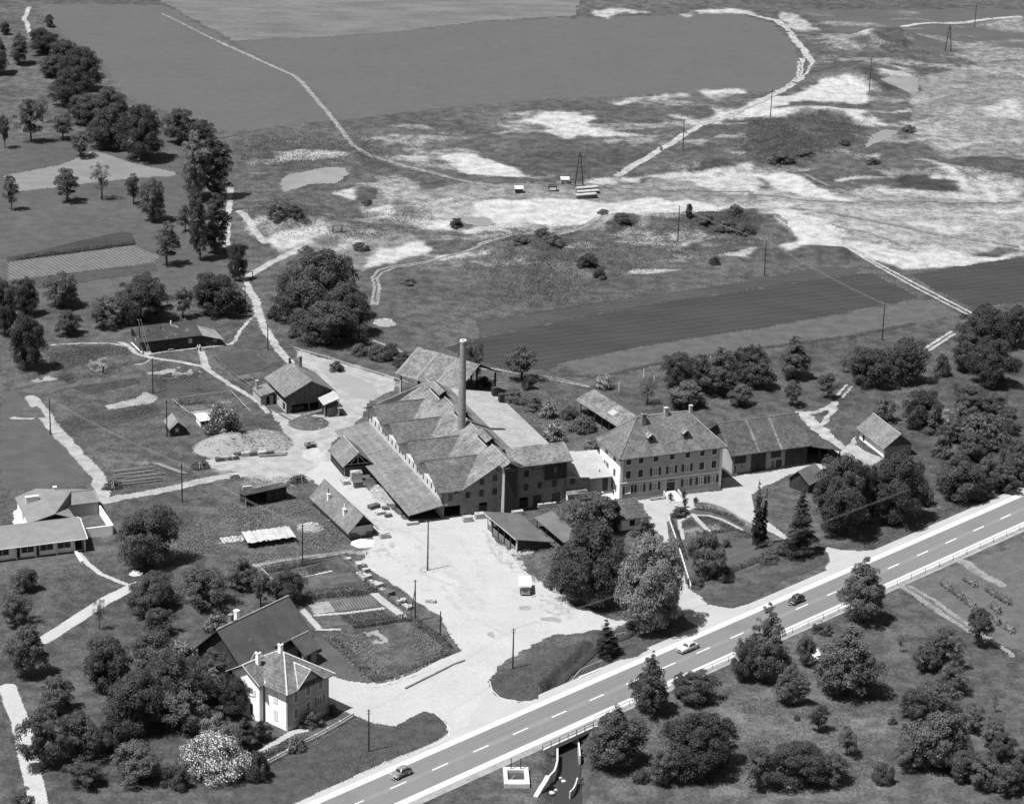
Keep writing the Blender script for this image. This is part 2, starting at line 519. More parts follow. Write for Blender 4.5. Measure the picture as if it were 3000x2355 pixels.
# ================================================================== GROUND
CLAY = [  # crop, strength, outline of bare pale clay
 ('b', 1.0, [(1570,1250),(1640,1215),(1810,1195),(2000,1235),(2160,1300),(2300,1370),(2160,1400),(1850,1385),(1690,1340)]),
 ('c', 1.0, [(-20,1215),(130,1230),(300,1290),(400,1360),(360,1390),(-20,1380)]),
 ('b', .7, [(270,1190),(400,1165),(640,1165),(830,1200),(880,1240),(640,1250),(300,1260)]),
 ('b', .75, [(1130,1200),(1300,1195),(1500,1250),(1420,1270),(1250,1240)]),
 ('b', .85, [(700,1540),(780,1500),(960,1480),(900,1560),(800,1590)]),
 ('b', .6, [(850,1420),(1100,1470),(1500,1520),(1900,1580),(2160,1560),(2160,1720),(1500,1720),(1300,1600),(1000,1500)]),
 ('b', .6, [(1050,1380),(1250,1350),(1400,1420),(1500,1500),(1250,1520),(1080,1470)]),
 ('f', .9, [(1000,130),(1150,110),(1230,160),(1080,210)]),
 ('f', .8, [(180,340),(330,310),(650,240),(690,320),(480,440),(300,500),(220,450)]),
 ('f', .75, [(0,250),(120,260),(200,400),(120,350),(0,310)]),
 ('f', .75, [(740,370),(870,360),(1100,400),(880,480),(790,480)]),
 ('f', .95, [(1090,470),(1300,410),(1420,400),(1600,460),(1300,520),(1150,580),(990,610),(1080,520)]),
 ('f', .8, [(1170,600),(1450,560),(1700,490),(2010,485),(1900,520),(1500,550),(1250,610)]),
 ('f', 1., [(1360,280),(1500,240),(1640,225),(1660,330),(1560,300)]),
 ('f', .85, [(1640,330),(1740,300),(2000,290),(2160,260),(2160,320),(1800,350)]),
 ('f', .8, [(1900,100),(2160,70),(2160,250),(1950,190)]),
 ('f', .7, [(1230,250),(1500,180),(1800,140),(1700,210),(1350,270)]),
 ('h', 1., [(-30,80),(300,70),(700,60),(1000,90),(1300,40),(1600,80),(2000,140),(2100,160),(1650,190),(1550,200),(1200,190),(900,250),(600,260),(300,250),(-30,300)]),
 ('h', .9, [(900,260),(1250,200),(1550,190),(1300,250),(1000,260)]),
 ('h', .9, [(1490,405),(1600,370),(1640,400),(1560,420)]),
 ('h', .9, [(1200,620),(1300,595),(1500,600),(1700,595),(1600,615),(1350,640),(1210,660)]),
 ('h', .8, [(1850,500),(2160,440),(2160,510),(1900,515)]),
 ('h', .55, [(1650,400),(1720,385),(1830,420),(1750,440)]),
 ('c', .9, [(340,950),(600,910),(750,890),(930,920),(850,960),(870,1000),(1100,1040),(1280,1060),(1180,1080),(800,1060),(740,1100),(640,1105),(580,1060),(480,1040),(560,1000)]),
 ('c', .8, [(950,800),(1200,770),(1480,740),(1640,730),(1620,780),(1250,800),(1080,840)]),
 ('c', .95, [(1680,725),(1980,710),(2160,720),(2160,760),(1980,740),(1850,770)]),
 ('c', .8, [(1780,820),(1850,850),(1980,870),(2160,830),(2160,960),(1950,940),(1850,990),(1700,1000),(1580,960),(1480,930),(1560,905),(1680,960),(1850,910)]),
 ('c', .8, [(870,1380),(1100,1370),(1300,1400),(1450,1380),(1650,1330),(2000,1340),(2160,1310),(2160,1500),(1800,1480),(1500,1400),(1100,1430),(860,1440)]),
 ('c', .5, [(1450,1500),(2160,1540),(2160,1680),(1700,1600)]),
 ('c', .6, [(1640,1090),(1840,1110),(1780,1170),(1650,1150)]),
 ('d', 1., [(-20,820),(200,740),(430,690),(600,640),(780,640),(930,700),(930,790),(800,820),(560,800),(330,830),(-20,960)]),
 ('d', .95, [(-20,900),(300,890),(560,870),(760,880),(1300,850),(1200,890),(900,890),(800,970),(640,910),(400,910),(-20,960)]),
 ('d', .9, [(960,590),(1050,560),(1300,600),(1350,620),(1200,640),(1030,610)]),
 ('d', .85, [(1050,510),(1200,530),(1350,550),(1180,570)]),
 ('d', .8, [(1230,760),(1400,760),(1500,780),(1350,800)]),
 ('d', .8, [(820,940),(980,940),(1100,980),(950,990),(860,980)]),
 ('d', .6, [(1350,1050),(1500,1000),(1700,980),(1600,1050),(1400,1100)]),
 ('d', .8, [(1750,850),(2160,740),(2160,960),(1850,900)]),
 ('d', .65, [(1480,1140),(1700,1100),(1740,1150),(1550,1190)]),
 ('d', 1., [(50,1400),(300,1375),(480,1420),(600,1480),(830,1550),(700,1575),(400,1550),(100,1460)]),
 ('d', .55, [(-20,1480),(150,1500),(400,1560),(200,1590),(-20,1530)]),
 ('d', .75, [(640,1400),(1080,1370),(1000,1400),(700,1430)]),
 ('d', .75, [(1320,1250),(1500,1280),(1700,1390),(1900,1440),(2160,1430),(2160,1560),(1700,1560),(1200,1520),(900,1480),(1200,1470),(1660,1460),(1500,1350)]),
 ('d', .85, [(1400,1350),(1560,1370),(1650,1410),(1450,1390)]),
 ('d', .6, [(-20,1600),(300,1600),(900,1640),(2160,1600),(2160,1720),(-20,1720)]),
 ('d', .75, [(200,100),(300,90),(450,160),(580,230),(450,240),(330,220),(230,130)]),
 ('d', .7, [(640,340),(720,350),(780,380),(680,360)]), ('d', .85, [(800,270),(920,285),(880,340),(800,300)]),
 ('d', .55, [(1680,180),(1850,160),(2160,120),(2160,260),(1850,230)]), ('d', .6, [(1500,415),(1640,445),(1560,440)]),
 ('i', .8, [(-20,100),(100,90),(350,140),(200,160),(-20,140)]),
 ('i', .9, [(140,200),(300,170),(420,250),(600,300),(780,350),(700,370),(330,380),(300,330),(180,290)]),
 ('i', .95, [(190,430),(330,380),(740,370),(1000,420),(1240,460),(1500,480),(1850,500),(2180,480),(2180,505),(1500,600),(1250,630),(1100,560),(940,550),(800,500),(640,440),(420,430),(230,500)]),
 ('i', .75, [(1000,170),(1300,160),(1200,220),(1050,200)]), ('i', .8, [(1720,230),(1850,190),(1930,240)]),
 ('i', .8, [(1080,260),(1500,260),(1700,280),(1700,340),(1400,310)]), ('i', .85, [(1150,370),(1300,360),(1180,400)]),
 ('i', .95, [(1240,450),(1450,440),(1700,480),(1500,490)]), ('i', .75, [(300,40),(640,80),(900,80),(560,60)]),
 ('i', .5, [(950,80),(2180,40),(2180,-10),(1000,-10)]), ('i', .85, [(1600,110),(1950,120),(2180,140),(2180,165),(1750,130)]),
 ('i', .42, [(350,150),(900,130),(2180,180),(2180,470),(1700,470),(1000,410),(600,290)]),
 ('f', .7, [(430,1230),(520,1240),(700,1310),(900,1370),(1050,1420),(1220,1480),(1330,1540),(1300,1580),(1150,1540),(900,1500),(760,1430),(620,1390),(480,1330)]),
 ('c', .8, [(900,70),(1100,70),(1330,80),(1330,95),(1080,130),(1000,160),(940,110)]), ('c', .7, [(1480,120),(1620,95),(1700,95),(1720,140),(1600,130)]), ('c', .85, [(1640,65),(1760,110),(1900,115),(2160,118),(2160,95),(1980,70)]),
 ('j', .5, [(1000,560),(1100,540),(1300,550),(1200,590),(1050,590)]), ('j', .6, [(1590,440),(1750,340),(1900,400),(2180,320),(2180,640),(1800,690),(1650,640)]),
 ('k', .6, [(-20,420),(180,280),(350,470),(500,520),(620,680),(500,760),(200,760),(0,700)]),
 ('m', .5, [(1500,120),(1600,100),(1680,210),(1560,230)]), ('m', .4, [(1300,800),(1430,780),(1450,900),(1320,900)]),
]
DARK = [  # crop, albedo, outline of vegetation of its own tone
 ('d', .065, [(-20,980),(300,940),(540,925),(760,960),(900,1040),(850,1100),(700,1180),(400,1280),(100,1310),(-20,1270)]),
 ('d', .05, [(1100,1400),(1180,1350),(1380,1350),(1560,1410),(1650,1470),(1500,1495),(1300,1490),(1150,1440)]),
 ('d', .065, [(1600,1300),(1900,1250),(2180,1280),(2180,1400),(1850,1390)]),
 ('d', .07, [(930,310),(1000,250),(1080,250),(1200,340),(1260,400),(1150,400),(1000,360)]),
 ('d', .06, [(740,590),(850,560),(960,600),(1140,690),(1080,700),(900,640)]),
 ('c', .06, [(1640,1320),(1860,1270),(2080,1290),(1900,1330),(1780,1350)]),
 ('c', .075, [(380,1380),(1000,1370),(1100,1350),(1400,1200),(1380,1150),(900,1120),(600,1130),(350,1230),(300,1290)]),
 ('h', .065, [(950,270),(1050,225),(1200,220),(1270,265),(1100,310)]), ('h', .07, [(210,440),(300,390),(480,370),(640,360),(710,420),(600,480),(450,480)]),
 ('h', .06, [(770,580),(860,550),(980,620),(980,690),(870,650)]), ('h', .065, [(1600,230),(1800,180),(2060,150),(2160,190),(2160,390),(1900,340),(1700,300)]),
 ('b', .08, [(250,1350),(600,1300),(900,1290),(860,1330),(640,1350),(330,1400),(350,1500),(780,1430),(1000,1480),(500,1560),(0,1500),(0,1400)]),
 ('b', .07, [(920,1500),(1060,1490),(1080,1560),(950,1570)]), ('b', .065, [(900,1210),(1100,1250),(1250,1330),(1050,1330)]),
 ('f', .07, [(100,160),(350,130),(540,190),(560,260),(350,290),(180,250)]),
 ('i', .06, [(420,440),(640,440),(800,520),(640,530),(450,480)]),
 ('q', .115, [(-300,1000),(300,1050),(1000,1000),(1100,1700),(-300,1700)]), ('q', .08, [(700,380),(1150,20),(2200,620),(2200,900),(1000,900)]),
]
PALE = [  # greyish worked clay, half overgrown
 ('i', .19, [(350,150),(900,130),(2200,180),(2200,470),(1700,470),(1000,410),(600,290)]), ('d', .17, [(-20,1480),(900,1500),(2200,1500),(2200,1720),(-20,1720)]), ('c', .16, [(1400,1400),(2160,1400),(2160,1720),(1500,1720),(900,1500)]), ('d', .15, [(1350,560),(2200,480),(2200,1250),(1500,1250),(1200,1000)]), ('b', .14, [(900,1450),(2160,1480),(2160,1720),(1000,1720)]), ('f', .13, [(100,250),(700,230),(1300,330),(1500,420),(1000,620),(740,480),(300,520)]), ('h', .14, [(-30,-30),(2160,-30),(2160,180),(900,300),(-30,330)]),
]
TONES = [  # large meadows and other grass: crop, albedo, outline
 ('v', .108, [(80,10),(345,10),(490,92),(585,142),(655,182),(715,254),(490,280),(430,270),(350,235),(270,210),(215,140),(130,75)]),
 ('v', .108, [(495,85),(800,70),(1040,45),(1280,38),(1450,30),(1560,25),(1640,50),(1690,100),(1700,150),(1690,185),(1640,195),(1560,195),(1300,205),(1100,215),(900,235),(720,255),(655,180),(585,140)]),
 ('v', .1, [(1690,20),(2300,20),(2300,130),(2100,130),(1950,110),(1900,75),(1790,70)]),
 ('v', .085, [(800,600),(1000,560),(1250,590),(1480,575),(1640,545),(1900,570),(2180,540),(2180,700),(1600,700),(1000,760),(800,700)]),
 ('v', .085, [(30,1000),(440,1040),(440,1290),(100,1360),(30,1330)]),
 ('v', .075, [(0,1330),(300,1230),(700,1240),(560,1640),(0,1800)]),
 ('v', .075, [(1290,820),(1800,720),(2200,640),(2200,1060),(1800,1160),(1700,900),(1300,1000)]),
]
xs = np.concatenate([[-4000, -2000, -1000, -500], np.arange(-300, -125, 1.7), np.arange(-125, 125, 0.8), np.arange(125, 302, 1.7), [500, 1000, 2000, 4000]])
ys = np.concatenate([[-1500, -600, 0, 200, 280], np.arange(325, 560, 0.8), np.arange(560, 780, 1.0), np.arange(780, 1010, 1.7), [1100, 1400, 2000, 3500, 6000]])
GX, GY = np.meshgrid(xs, ys)
wx = GX + (fbm(GX, GY, 9, 21, 3) - 0.5) * 7
wy = GY + (fbm(GX, GY, 12, 57, 3) - 0.5) * 12
wx2 = GX + (fbm(GX, GY, 5, 21, 2) - 0.5) * 1.2
wy2 = GY + (fbm(GX, GY, 5, 57, 2) - 0.5) * 1.6
tone = 0.088 + 0.03 * (fbm(GX, GY, 30, 4, 4) - 0.5)
for c, v, pts in TONES:
    tone[inpoly(wx2, wy2, W2(c, pts))] = v
for c, v, pts in PALE:
    tone[inpoly(wx, wy, W2(c, pts))] = v * 1.3
for c, v, pts in DARK:
    tone[inpoly(wx, wy, W2(c, pts))] = v
q = qmask(GX, GY)
tone *= 1 - 0.3 * q * (fbm(GX * 0.5, GY, 6, 91, 3) - 0.35)
mott = smooth(0.5, 0.62, fbm(GX * 0.45, GY, 7, 33, 4))
clay = q * mott * 0.55
for c, v, pts in CLAY:
    mk = inpoly(wx, wy, W2(c, pts))
    clay[mk] = np.maximum(clay[mk], v)
for c, v, pts in DARK[:14]:
    mk = inpoly(wx, wy, W2(c, pts)) & (clay < 0.85)
    clay[mk] *= 0.25
for _ in range(3):
    clay = (clay * 2 + np.roll(clay, 1, 0) + np.roll(clay, -1, 0) + np.roll(clay, 1, 1) + np.roll(clay, -1, 1)) / 6
GZ = hgt(GX, GY)
ny, nx = GX.shape
idx = np.arange(ny * nx).reshape(ny, nx)
quads = np.stack([idx[:-1, :-1], idx[:-1, 1:], idx[1:, 1:], idx[1:, :-1]], -1).reshape(-1, 4)

gm, t, b = _mat('ground')
vec = coords(t, 'pos')
at1 = t.nodes.new('ShaderNodeAttribute'); at1.attribute_name = 'clay'
at2 = t.nodes.new('ShaderNodeAttribute'); at2.attribute_name = 'tone'
n2 = noise(t, vec, 0.3, 6, 0.65); n3 = noise(t, vec, 1.7, 4, 0.7); n1 = noise(t, vec, 0.05, 4)
at3 = t.nodes.new('ShaderNodeAttribute'); at3.attribute_name = 'rough'
def rr(x, lo, hi, a, b_): return mth(t, 'ADD', mth(t, 'MULTIPLY', mth(t, 'SUBTRACT', ramp(t, x, lo, hi, a, b_), 1.0), at3.outputs['Fac']), 1.0)
gr = mth(t, 'MULTIPLY', mth(t, 'MULTIPLY', mth(t, 'MULTIPLY', at2.outputs['Fac'], 0.69), rr(n2, 0.36, 0.64, 0.7, 1.32)), mth(t, 'MULTIPLY', rr(n3, 0.34, 0.66, 0.72, 1.3), rr(n1, 0.35, 0.65, 0.84, 1.16)))
cf = mth(t, 'ADD', at1.outputs['Fac'], mth(t, 'ADD', mth(t, 'MULTIPLY', mth(t, 'SUBTRACT', n2, 0.5), 0.9), mth(t, 'MULTIPLY', mth(t, 'SUBTRACT', n3, 0.5), 0.75)))
cf = ramp(t, cf, 0.22, 0.9)
cl = mth(t, 'MULTIPLY', ramp(t, n2, 0.33, 0.67, 0.22, 0.35), ramp(t, n3, 0.3, 0.7, 0.82, 1.12))
cl = mth(t, 'MULTIPLY', cl, ramp(t, at1.outputs['Fac'], 0.45, 1.0, 0.75, 1.08))
mx = t.nodes.new('ShaderNodeMix'); mx.data_type = 'FLOAT'
t.links.new(cf, mx.inputs[0]); t.links.new(gr, mx.inputs[2]); t.links.new(cl, mx.inputs[3])
cc = t.nodes.new('ShaderNodeCombineColor')
for k in range(3): t.links.new(mx.outputs[0], cc.inputs[k])
t.links.new(cc.outputs[0], b.inputs['Base Color'])
b.inputs['Roughness'].default_value = 0.95
bump(t, b, mth(t, 'MULTIPLY', mth(t, 'ADD', n3, n2), at3.outputs['Fac']), 0.6, 0.22)
me = npmesh('ground', np.stack([GX, GY, GZ], -1).reshape(-1, 3), quads, gm, True)
rough = np.full(GX.shape, 1.0)
for c, v, pts in TONES[:3]: rough[inpoly(wx2, wy2, W2(c, pts))] = 0.16
rough[inpoly(wx2, wy2, W2('v', [(-40, 300), (400, 300), (470, 520), (480, 620), (-40, 660)]))] = 0.4
for _ in range(2): rough = (rough * 2 + np.roll(rough, 1, 0) + np.roll(rough, -1, 0) + np.roll(rough, 1, 1) + np.roll(rough, -1, 1)) / 6
for nm, arr in (('clay', clay), ('tone', tone), ('rough', rough)):
    a = me.attributes.new(nm, 'FLOAT', 'POINT'); a.data.foreach_set('value', arr.ravel().astype(np.float32))
struct(obj('ground', me))

# ------------------------------------------------------------------ patches: irregular sheets laid on the ground
def patch(name, shapes, mat, z, res=0.5, jit=0.8, jl=4.0, seed=1, holes=(), keep=None):
    allp = [p for s in shapes for p in s[1]]
    pad = max([s[2] for s in shapes if s[0] == 'line'] + [1.0]) + 1
    x0, x1 = min(p[0] for p in allp) - pad, max(p[0] for p in allp) + pad
    y0, y1 = min(p[1] for p in allp) - pad, max(p[1] for p in allp) + pad
    nx, ny = int((x1 - x0) / res) + 1, int((y1 - y0) / res) + 1
    X, Y = np.meshgrid(x0 + (np.arange(nx) + 0.5) * res, y0 + (np.arange(ny) + 0.5) * res)
    xx = X + (fbm(X, Y, jl, seed, 3) - 0.5) * 2 * jit
    yy = Y + (fbm(X, Y, jl, seed + 40, 3) - 0.5) * 2 * jit
    mk = np.zeros(X.shape, bool)
    for s in shapes:
        mk |= inpoly(xx, yy, s[1]) if s[0] == 'poly' else dline(xx, yy, s[1]) < s[2] / 2
    for hpts in holes: mk &= ~inpoly(xx, yy, hpts)
    if keep is not None: mk &= vnoise(X / keep[0], Y / keep[0] * 0.7, seed + 5) < keep[1]
    iy, ix = np.nonzero(mk)
    vid = np.full((ny + 1, nx + 1), -1, np.int64)
    used = np.zeros((ny + 1, nx + 1), bool)
    for a, c in ((0, 0), (0, 1), (1, 0), (1, 1)): used[iy + a, ix + c] = True
    vy, vx = np.nonzero(used)
    vid[vy, vx] = np.arange(len(vy))
    px, py = x0 + vx * res, y0 + vy * res
    px = px + (vnoise(vx * 1.37, vy * 1.91, seed + 3) - 0.5) * res * 0.5
    py = py + (vnoise(vx * 1.77, vy * 1.31, seed + 9) - 0.5) * res * 0.5
    V = np.stack([px, py, hgt(px, py) + z], -1)
    Fq = np.stack([vid[iy, ix], vid[iy, ix + 1], vid[iy + 1, ix + 1], vid[iy + 1, ix]], -1)
    return struct(obj(name, npmesh(name, V, Fq, mat)))

M('gravel', 0.375, 0.06, 0.12, 2.5, kind='pos', spots=(0.32, 0.3, 0.55, 0.8), cell=(3.0, 0.05)); M('track', 0.3, 0.3, 0.4, 2, kind='pos'); M('track_grass', 0.16, 0.25, 0.5, 4, kind='pos')
M('field_light', 0.125, 0.26, 0.12, 1.2, kind='pos', sc=(0.35, 1, 1)); M('field_mid', 0.055, 0.18, 0.1, 1.5, kind='pos', sc=(0.4, 1, 1), stripe=(R(115), 2.2, 0.06)); M('field_dark', 0.042, 0.16, 0.12, 1.5, kind='pos', sc=(0.4, 1, 1), stripe=(R(115), 2.6, 0.07))
M('field_strip', 0.085, 0.2, 0.3, 2.5, kind='pos'); M('hay', 0.17, 0.14, 0.3, 3, kind='pos', sc=(0.4, 1, 1)); M('rows_pale', 0.115, 0.15, 0.4, 3, kind='pos', stripe=(R(35), 1.1, 0.2)); M('rows_dark', 0.058, 0.2, 0.4, 3, kind='pos', stripe=(R(112), 1.1, 0.25))
M('lawn', 0.078, 0.15, 0.2, 3, kind='pos'); M('bed_dark', 0.045, 0.35, 0.5, 3, kind='pos'); M('bed_mid', 0.085, 0.35, 0.5, 3, kind='pos'); M('bed_rows', 0.11, 0.25, 0.5, 3, kind='pos', stripe=(R(21), 0.55, 0.25)); M('bed_pale', 0.24, 0.3, 0.5, 3, kind='pos')
M('asphalt', 0.17, 0.05, 0.1, 5, kind='pos'); M('asphalt_old', 0.36, 0.08, 0.15, 4, kind='pos'); M('shoulder', 0.56, 0.07, 0.3, 3, kind='pos'); M('paint', 0.75, 0.05, 1, 5, kind='pos')
def pl(c, pts): return ('poly', W2(c, pts))
def ln(c, pts, w): return ('line', W2(c, pts), w)

patch('stubble_field', [pl('v', [(330, -5), (1232, -5), (1225, 34), (1040, 45), (800, 72), (495, 88)])], MATS['field_light'], 0.05, 1.2, 1.5)
patch('hay_strip', [pl('a', [(40, 1370), (450, 1300), (560, 1260), (700, 1185), (800, 1200), (1000, 1270), (1370, 1350), (1350, 1380), (900, 1410), (400, 1470), (40, 1515)])], MATS['hay'], 0.05, 0.7, 0.8)
patch('crop_field', [pl('h', [(0, 1150), (400, 1075), (900, 968), (1400, 880), (2135, 770), (2700, 690), (3070, 640), (3450, 830), (2900, 940), (2135, 1078), (1400, 1190), (640, 1345), (560, 1400), (200, 1385), (-100, 1300), (-250, 1230)])], MATS['field_dark'], 0.04, 0.8, 0.5)
patch('crop_field', [pl('i', [(1250, 650), (2300, 490), (2300, 820), (1760, 920), (1420, 760)])], MATS['field_dark'], 0.045, 0.9, 0.5, 4.0, 2)
patch('crop_field', [pl('h', [(0, 1020), (500, 945), (1200, 838), (2135, 700), (2650, 600), (3020, 620), (2800, 670), (2135, 765), (1400, 876), (900, 962), (400, 1068), (0, 1142)])], MATS['field_mid'], 0.05, 0.8, 0.5, 4.0, 3)
patch('crop_strip', [pl('h', [(620, 1352), (1400, 1198), (2135, 1088), (3560, 848), (3780, 970), (2900, 1130), (2135, 1230), (1400, 1342), (1000, 1440), (850, 1435)])], MATS['field_strip'], 0.055, 0.7, 0.4, 4.0, 4)
patch('potato_plot', [pl('e', [(60, 560), (1060, 425), (1130, 470), (1260, 505), (1200, 560), (560, 640), (300, 672), (60, 700)])], MATS['rows_pale'], 0.05, 0.5, 0.3)
patch('clover_plot', [pl('e', [(60, 520), (300, 470), (600, 395), (940, 320), (1030, 335), (1060, 410), (1040, 425), (500, 490), (60, 552)])], MATS['field_dark'], 0.06, 0.5, 0.4)
patch('vegetable_plot', [pl('e', [(620, 1510), (880, 1440), (1030, 1420), (1050, 1370), (1000, 1330), (850, 1290), (640, 1330), (560, 1400), (480, 1450)])], MATS['bed_mid'], 0.05, 0.5, 0.5)
patch('vegetable_plot', [pl('j', [(420, 240), (700, 165), (1180, 85), (1290, 110), (1200, 200), (900, 250), (600, 300), (500, 310)])], MATS['rows_dark'], 0.05, 0.5, 0.4, 4.0, 5)
patch('vegetable_plot', [pl('e', [(820, 1680), (1060, 1620), (1150, 1570), (1240, 1620), (1180, 1665), (850, 1708)])], MATS['bed_pale'], 0.055, 0.4, 0.6, 4.0, 6)
patch('vegetable_plot', [pl('e', [(1180, 1470), (1600, 1420), (1640, 1480), (1780, 1590), (1500, 1620), (1300, 1610)])], MATS['rows_dark'], 0.05, 0.5, 0.4, 4.0, 7)
patch('vegetable_plot', [pl('e', [(1150, 1420), (1400, 1380), (1560, 1400), (1600, 1440), (1400, 1460), (1180, 1470)])], MATS['bed_pale'], 0.06, 0.4, 0.8, 3.0, 8, keep=(1.4, 0.62))
patch('vegetable_plot', [pl('e', [(640, 1330), (830, 1300), (880, 1370), (740, 1420)])], MATS['bed_pale'], 0.065, 0.4, 0.7, 3.0, 9, keep=(1.2, 0.6))
patch('vegetable_plot', [pl('e', [(200, 1500), (350, 1440), (480, 1470), (300, 1500)])], MATS['bed_pale'], 0.05, 0.4, 0.7, 3.0, 10, keep=(1.2, 0.6))
patch('vegetable_plot', [pl('e', [(1680, 1290), (1980, 1250), (2120, 1380), (1950, 1420), (1830, 1440)])], MATS['rows_dark'], 0.05, 0.5, 0.4, 4.0, 11)
patch('lawn', [pl('v', [(30, 830), (60, 850), (205, 1020), (140, 1040), (0, 1040), (0, 830)])], MATS['lawn'], 0.04, 0.8, 0.3)
patch('lawn', [pl('j', [(60, 1300), (560, 1240), (620, 1330), (560, 1380), (60, 1430)])], MATS['bed_mid'], 0.04, 0.5, 0.4, 4.0, 12)
patch('clay_pan', [pl('f', [(610, 1380), (700, 1370), (900, 1450), (1050, 1520), (1100, 1600), (1050, 1640), (900, 1620), (760, 1540), (740, 1490)])], M('clay_grey', 0.25, 0.08, 0.2, 3, kind='pos'), 0.05, 0.4, 0.8)

patch('field_margin', [ln('h', [(620, 1440), (850, 1448), (1000, 1445), (1400, 1352), (2135, 1238), (2900, 1140), (3500, 1020)], 1.6), ln('h', [(0, 1015), (300, 975), (700, 915), (1200, 832)], 0.8)], M('margin', 0.045, 0.3, 0.6, 3, kind='pos'), 0.07, 0.4, 0.6, 2.5, 59, keep=(2.2, 0.75))
# yard, drives, tracks
M('gravel_worn', 0.29, 0.22, 0.35, 2.5, kind='pos')
patch('clay_yard', [pl('v', [(625, 742), (700, 765), (842, 803), (838, 832), (785, 850), (780, 880), (720, 925), (700, 945), (705, 980), (640, 1000), (600, 935), (600, 905), (575, 870), (600, 880), (730, 885), (700, 830), (640, 790)]),
                    pl('v', [(600, 900), (700, 925), (705, 985), (660, 1025), (610, 1035), (560, 1015), (470, 1000), (440, 975), (520, 960), (600, 940)])], MATS['gravel_worn'], 0.03, 0.45, 1.4, 5.0, 13)
patch('gravel_yard', [pl('v', [(648, 1010), (700, 965), (745, 1000), (800, 1055), (860, 1105), (935, 1100), (1042, 1085), (1040, 1110), (1055, 1150), (1100, 1190), (1115, 1215), (1185, 1255), (1222, 1292), (1330, 1325), (1300, 1335), (1180, 1350), (1110, 1382), (1060, 1415), (1043, 1450), (1055, 1475), (1098, 1488), (1098, 1512),
                              (950, 1572), (938, 1528), (905, 1512), (850, 1542), (790, 1537), (735, 1512), (690, 1490), (695, 1432), (760, 1455), (830, 1455), (905, 1425), (985, 1385), (955, 1350), (935, 1315), (860, 1258), (770, 1195), (790, 1155), (802, 1128), (770, 1100), (700, 1045)])], MATS['gravel'], 0.045, 0.3, 0.9, 3.0, 14)
M('wheel_mark', 0.345, 0.08, 0.5, 3, kind='pos'); M('damp', 0.25, 0.12, 0.5, 3, kind='pos')
WM = []
for k, pts in enumerate([[(1470, 1120), (1560, 1300), (1700, 1480), (1900, 1640)], [(1180, 1040), (1350, 1120), (1600, 1300), (1800, 1560)], [(1150, 1260), (1350, 1400), (1650, 1500), (1960, 1560)], [(1700, 1130), (1820, 1300), (1900, 1480)], [(1300, 1080), (1420, 1250), (1620, 1420), (1820, 1700)], [(900, 870), (1050, 960), (1200, 1040), (1400, 1080), (1650, 1050)], [(1550, 1500), (1700, 1680), (1900, 1800), (2100, 1900)]]):
    for dx in (0, 34): WM.append(ln('k', [(x + dx, y + dx * .25) for x, y in pts], 0.42))
patch('wheel_marks', WM, MATS['wheel_mark'], 0.062, 0.3, 0.45, 3.0, 114, keep=(1.3, 0.6))
patch('damp_patch', [pl('p', [(320, 165), (400, 160), (415, 185), (350, 197), (315, 185)]), pl('p', [(75, 370), (110, 360), (145, 395), (130, 415), (95, 400)]), pl('p', [(490, 255), (600, 250), (660, 275), (640, 292), (520, 275)])], MATS['damp'], 0.07, 0.25, 0.5, 1.5, 115)
patch('worn_gravel', [pl('k', [(1360, 1340), (1500, 1330), (1560, 1390), (1480, 1420), (1380, 1400)]), pl('k', [(1000, 1220), (1200, 1170), (1250, 1260), (1050, 1300), (900, 1260)]), pl('k', [(1900, 1060), (2050, 1180), (2200, 1290), (2250, 1420), (2080, 1380), (1960, 1230)]), pl('p', [(430, 60), (650, 90), (720, 160), (760, 260), (560, 230), (450, 150)]), pl('k', [(700, 1000), (880, 940), (1100, 1000), (1250, 1100), (1050, 1120)])], M('gravel_dirt', 0.31, 0.2, 0.5, 3, kind='pos'), 0.055, 0.3, 1.4, 2.5, 116, keep=(0.7, 0.55))
patch('house_forecourt', [pl('l', [(1110, 860), (1300, 835), (1910, 765), (1920, 670), (2100, 640), (2135, 640), (2280, 620), (2640, 545), (2750, 590), (2560, 620), (2430, 640), (2350, 690), (2230, 740), (2140, 800), (2180, 960), (2300, 1030), (2420, 1130), (2400, 1150), (2240, 1070), (2060, 1000), (1990, 960), (1850, 910), (1700, 900), (1640, 930), (1540, 950), (1490, 1000), (1470, 1050), (1510, 1250), (1560, 1330), (1660, 1540), (1750, 1600), (1740, 1650), (1560, 1750), (1580, 1580), (1440, 1200), (1380, 1120), (1330, 980), (1290, 860)])], M('gravel_pale', 0.34, 0.1, 0.3, 3, kind='pos'), 0.035, 0.35, 0.3, 3.0, 15)
patch('lane', [ln('e', [(1800, -20), (1795, 100), (1780, 220), (1772, 430), (1900, 660), (1955, 780), (2000, 850), (2015, 960)], 1.6), ln('f', [(60, 760), (130, 850), (150, 950), (205, 1080), (300, 1230), (400, 1340)], 2.0), ln('f', [(20, 690), (100, 650), (200, 590), (330, 520), (500, 430)], 2.2), ln('a', [(230, 60), (190, 150), (215, 200), (240, 300)], 1.6), ln('f', [(0, 170), (80, 270), (200, 400)], 1.8)], MATS['track'], 0.06, 0.4, 0.4, 2.5, 16)
patch('field_path', [ln('b', [(-160, 330), (0, 400), (240, 510), (420, 590), (490, 640), (570, 740), (690, 880), (800, 1020), (900, 1140), (1000, 1200), (1120, 1240), (1350, 1310), (1700, 1410), (1950, 1470), (2135, 1480)], 1.5), ln('a', [(1270, 110), (1650, 300), (1870, 400)], 1.0)], M('path', 0.2, 0.3, 0.5, 3, kind='pos'), 0.09, 0.5, 0.35, 2.5, 17)
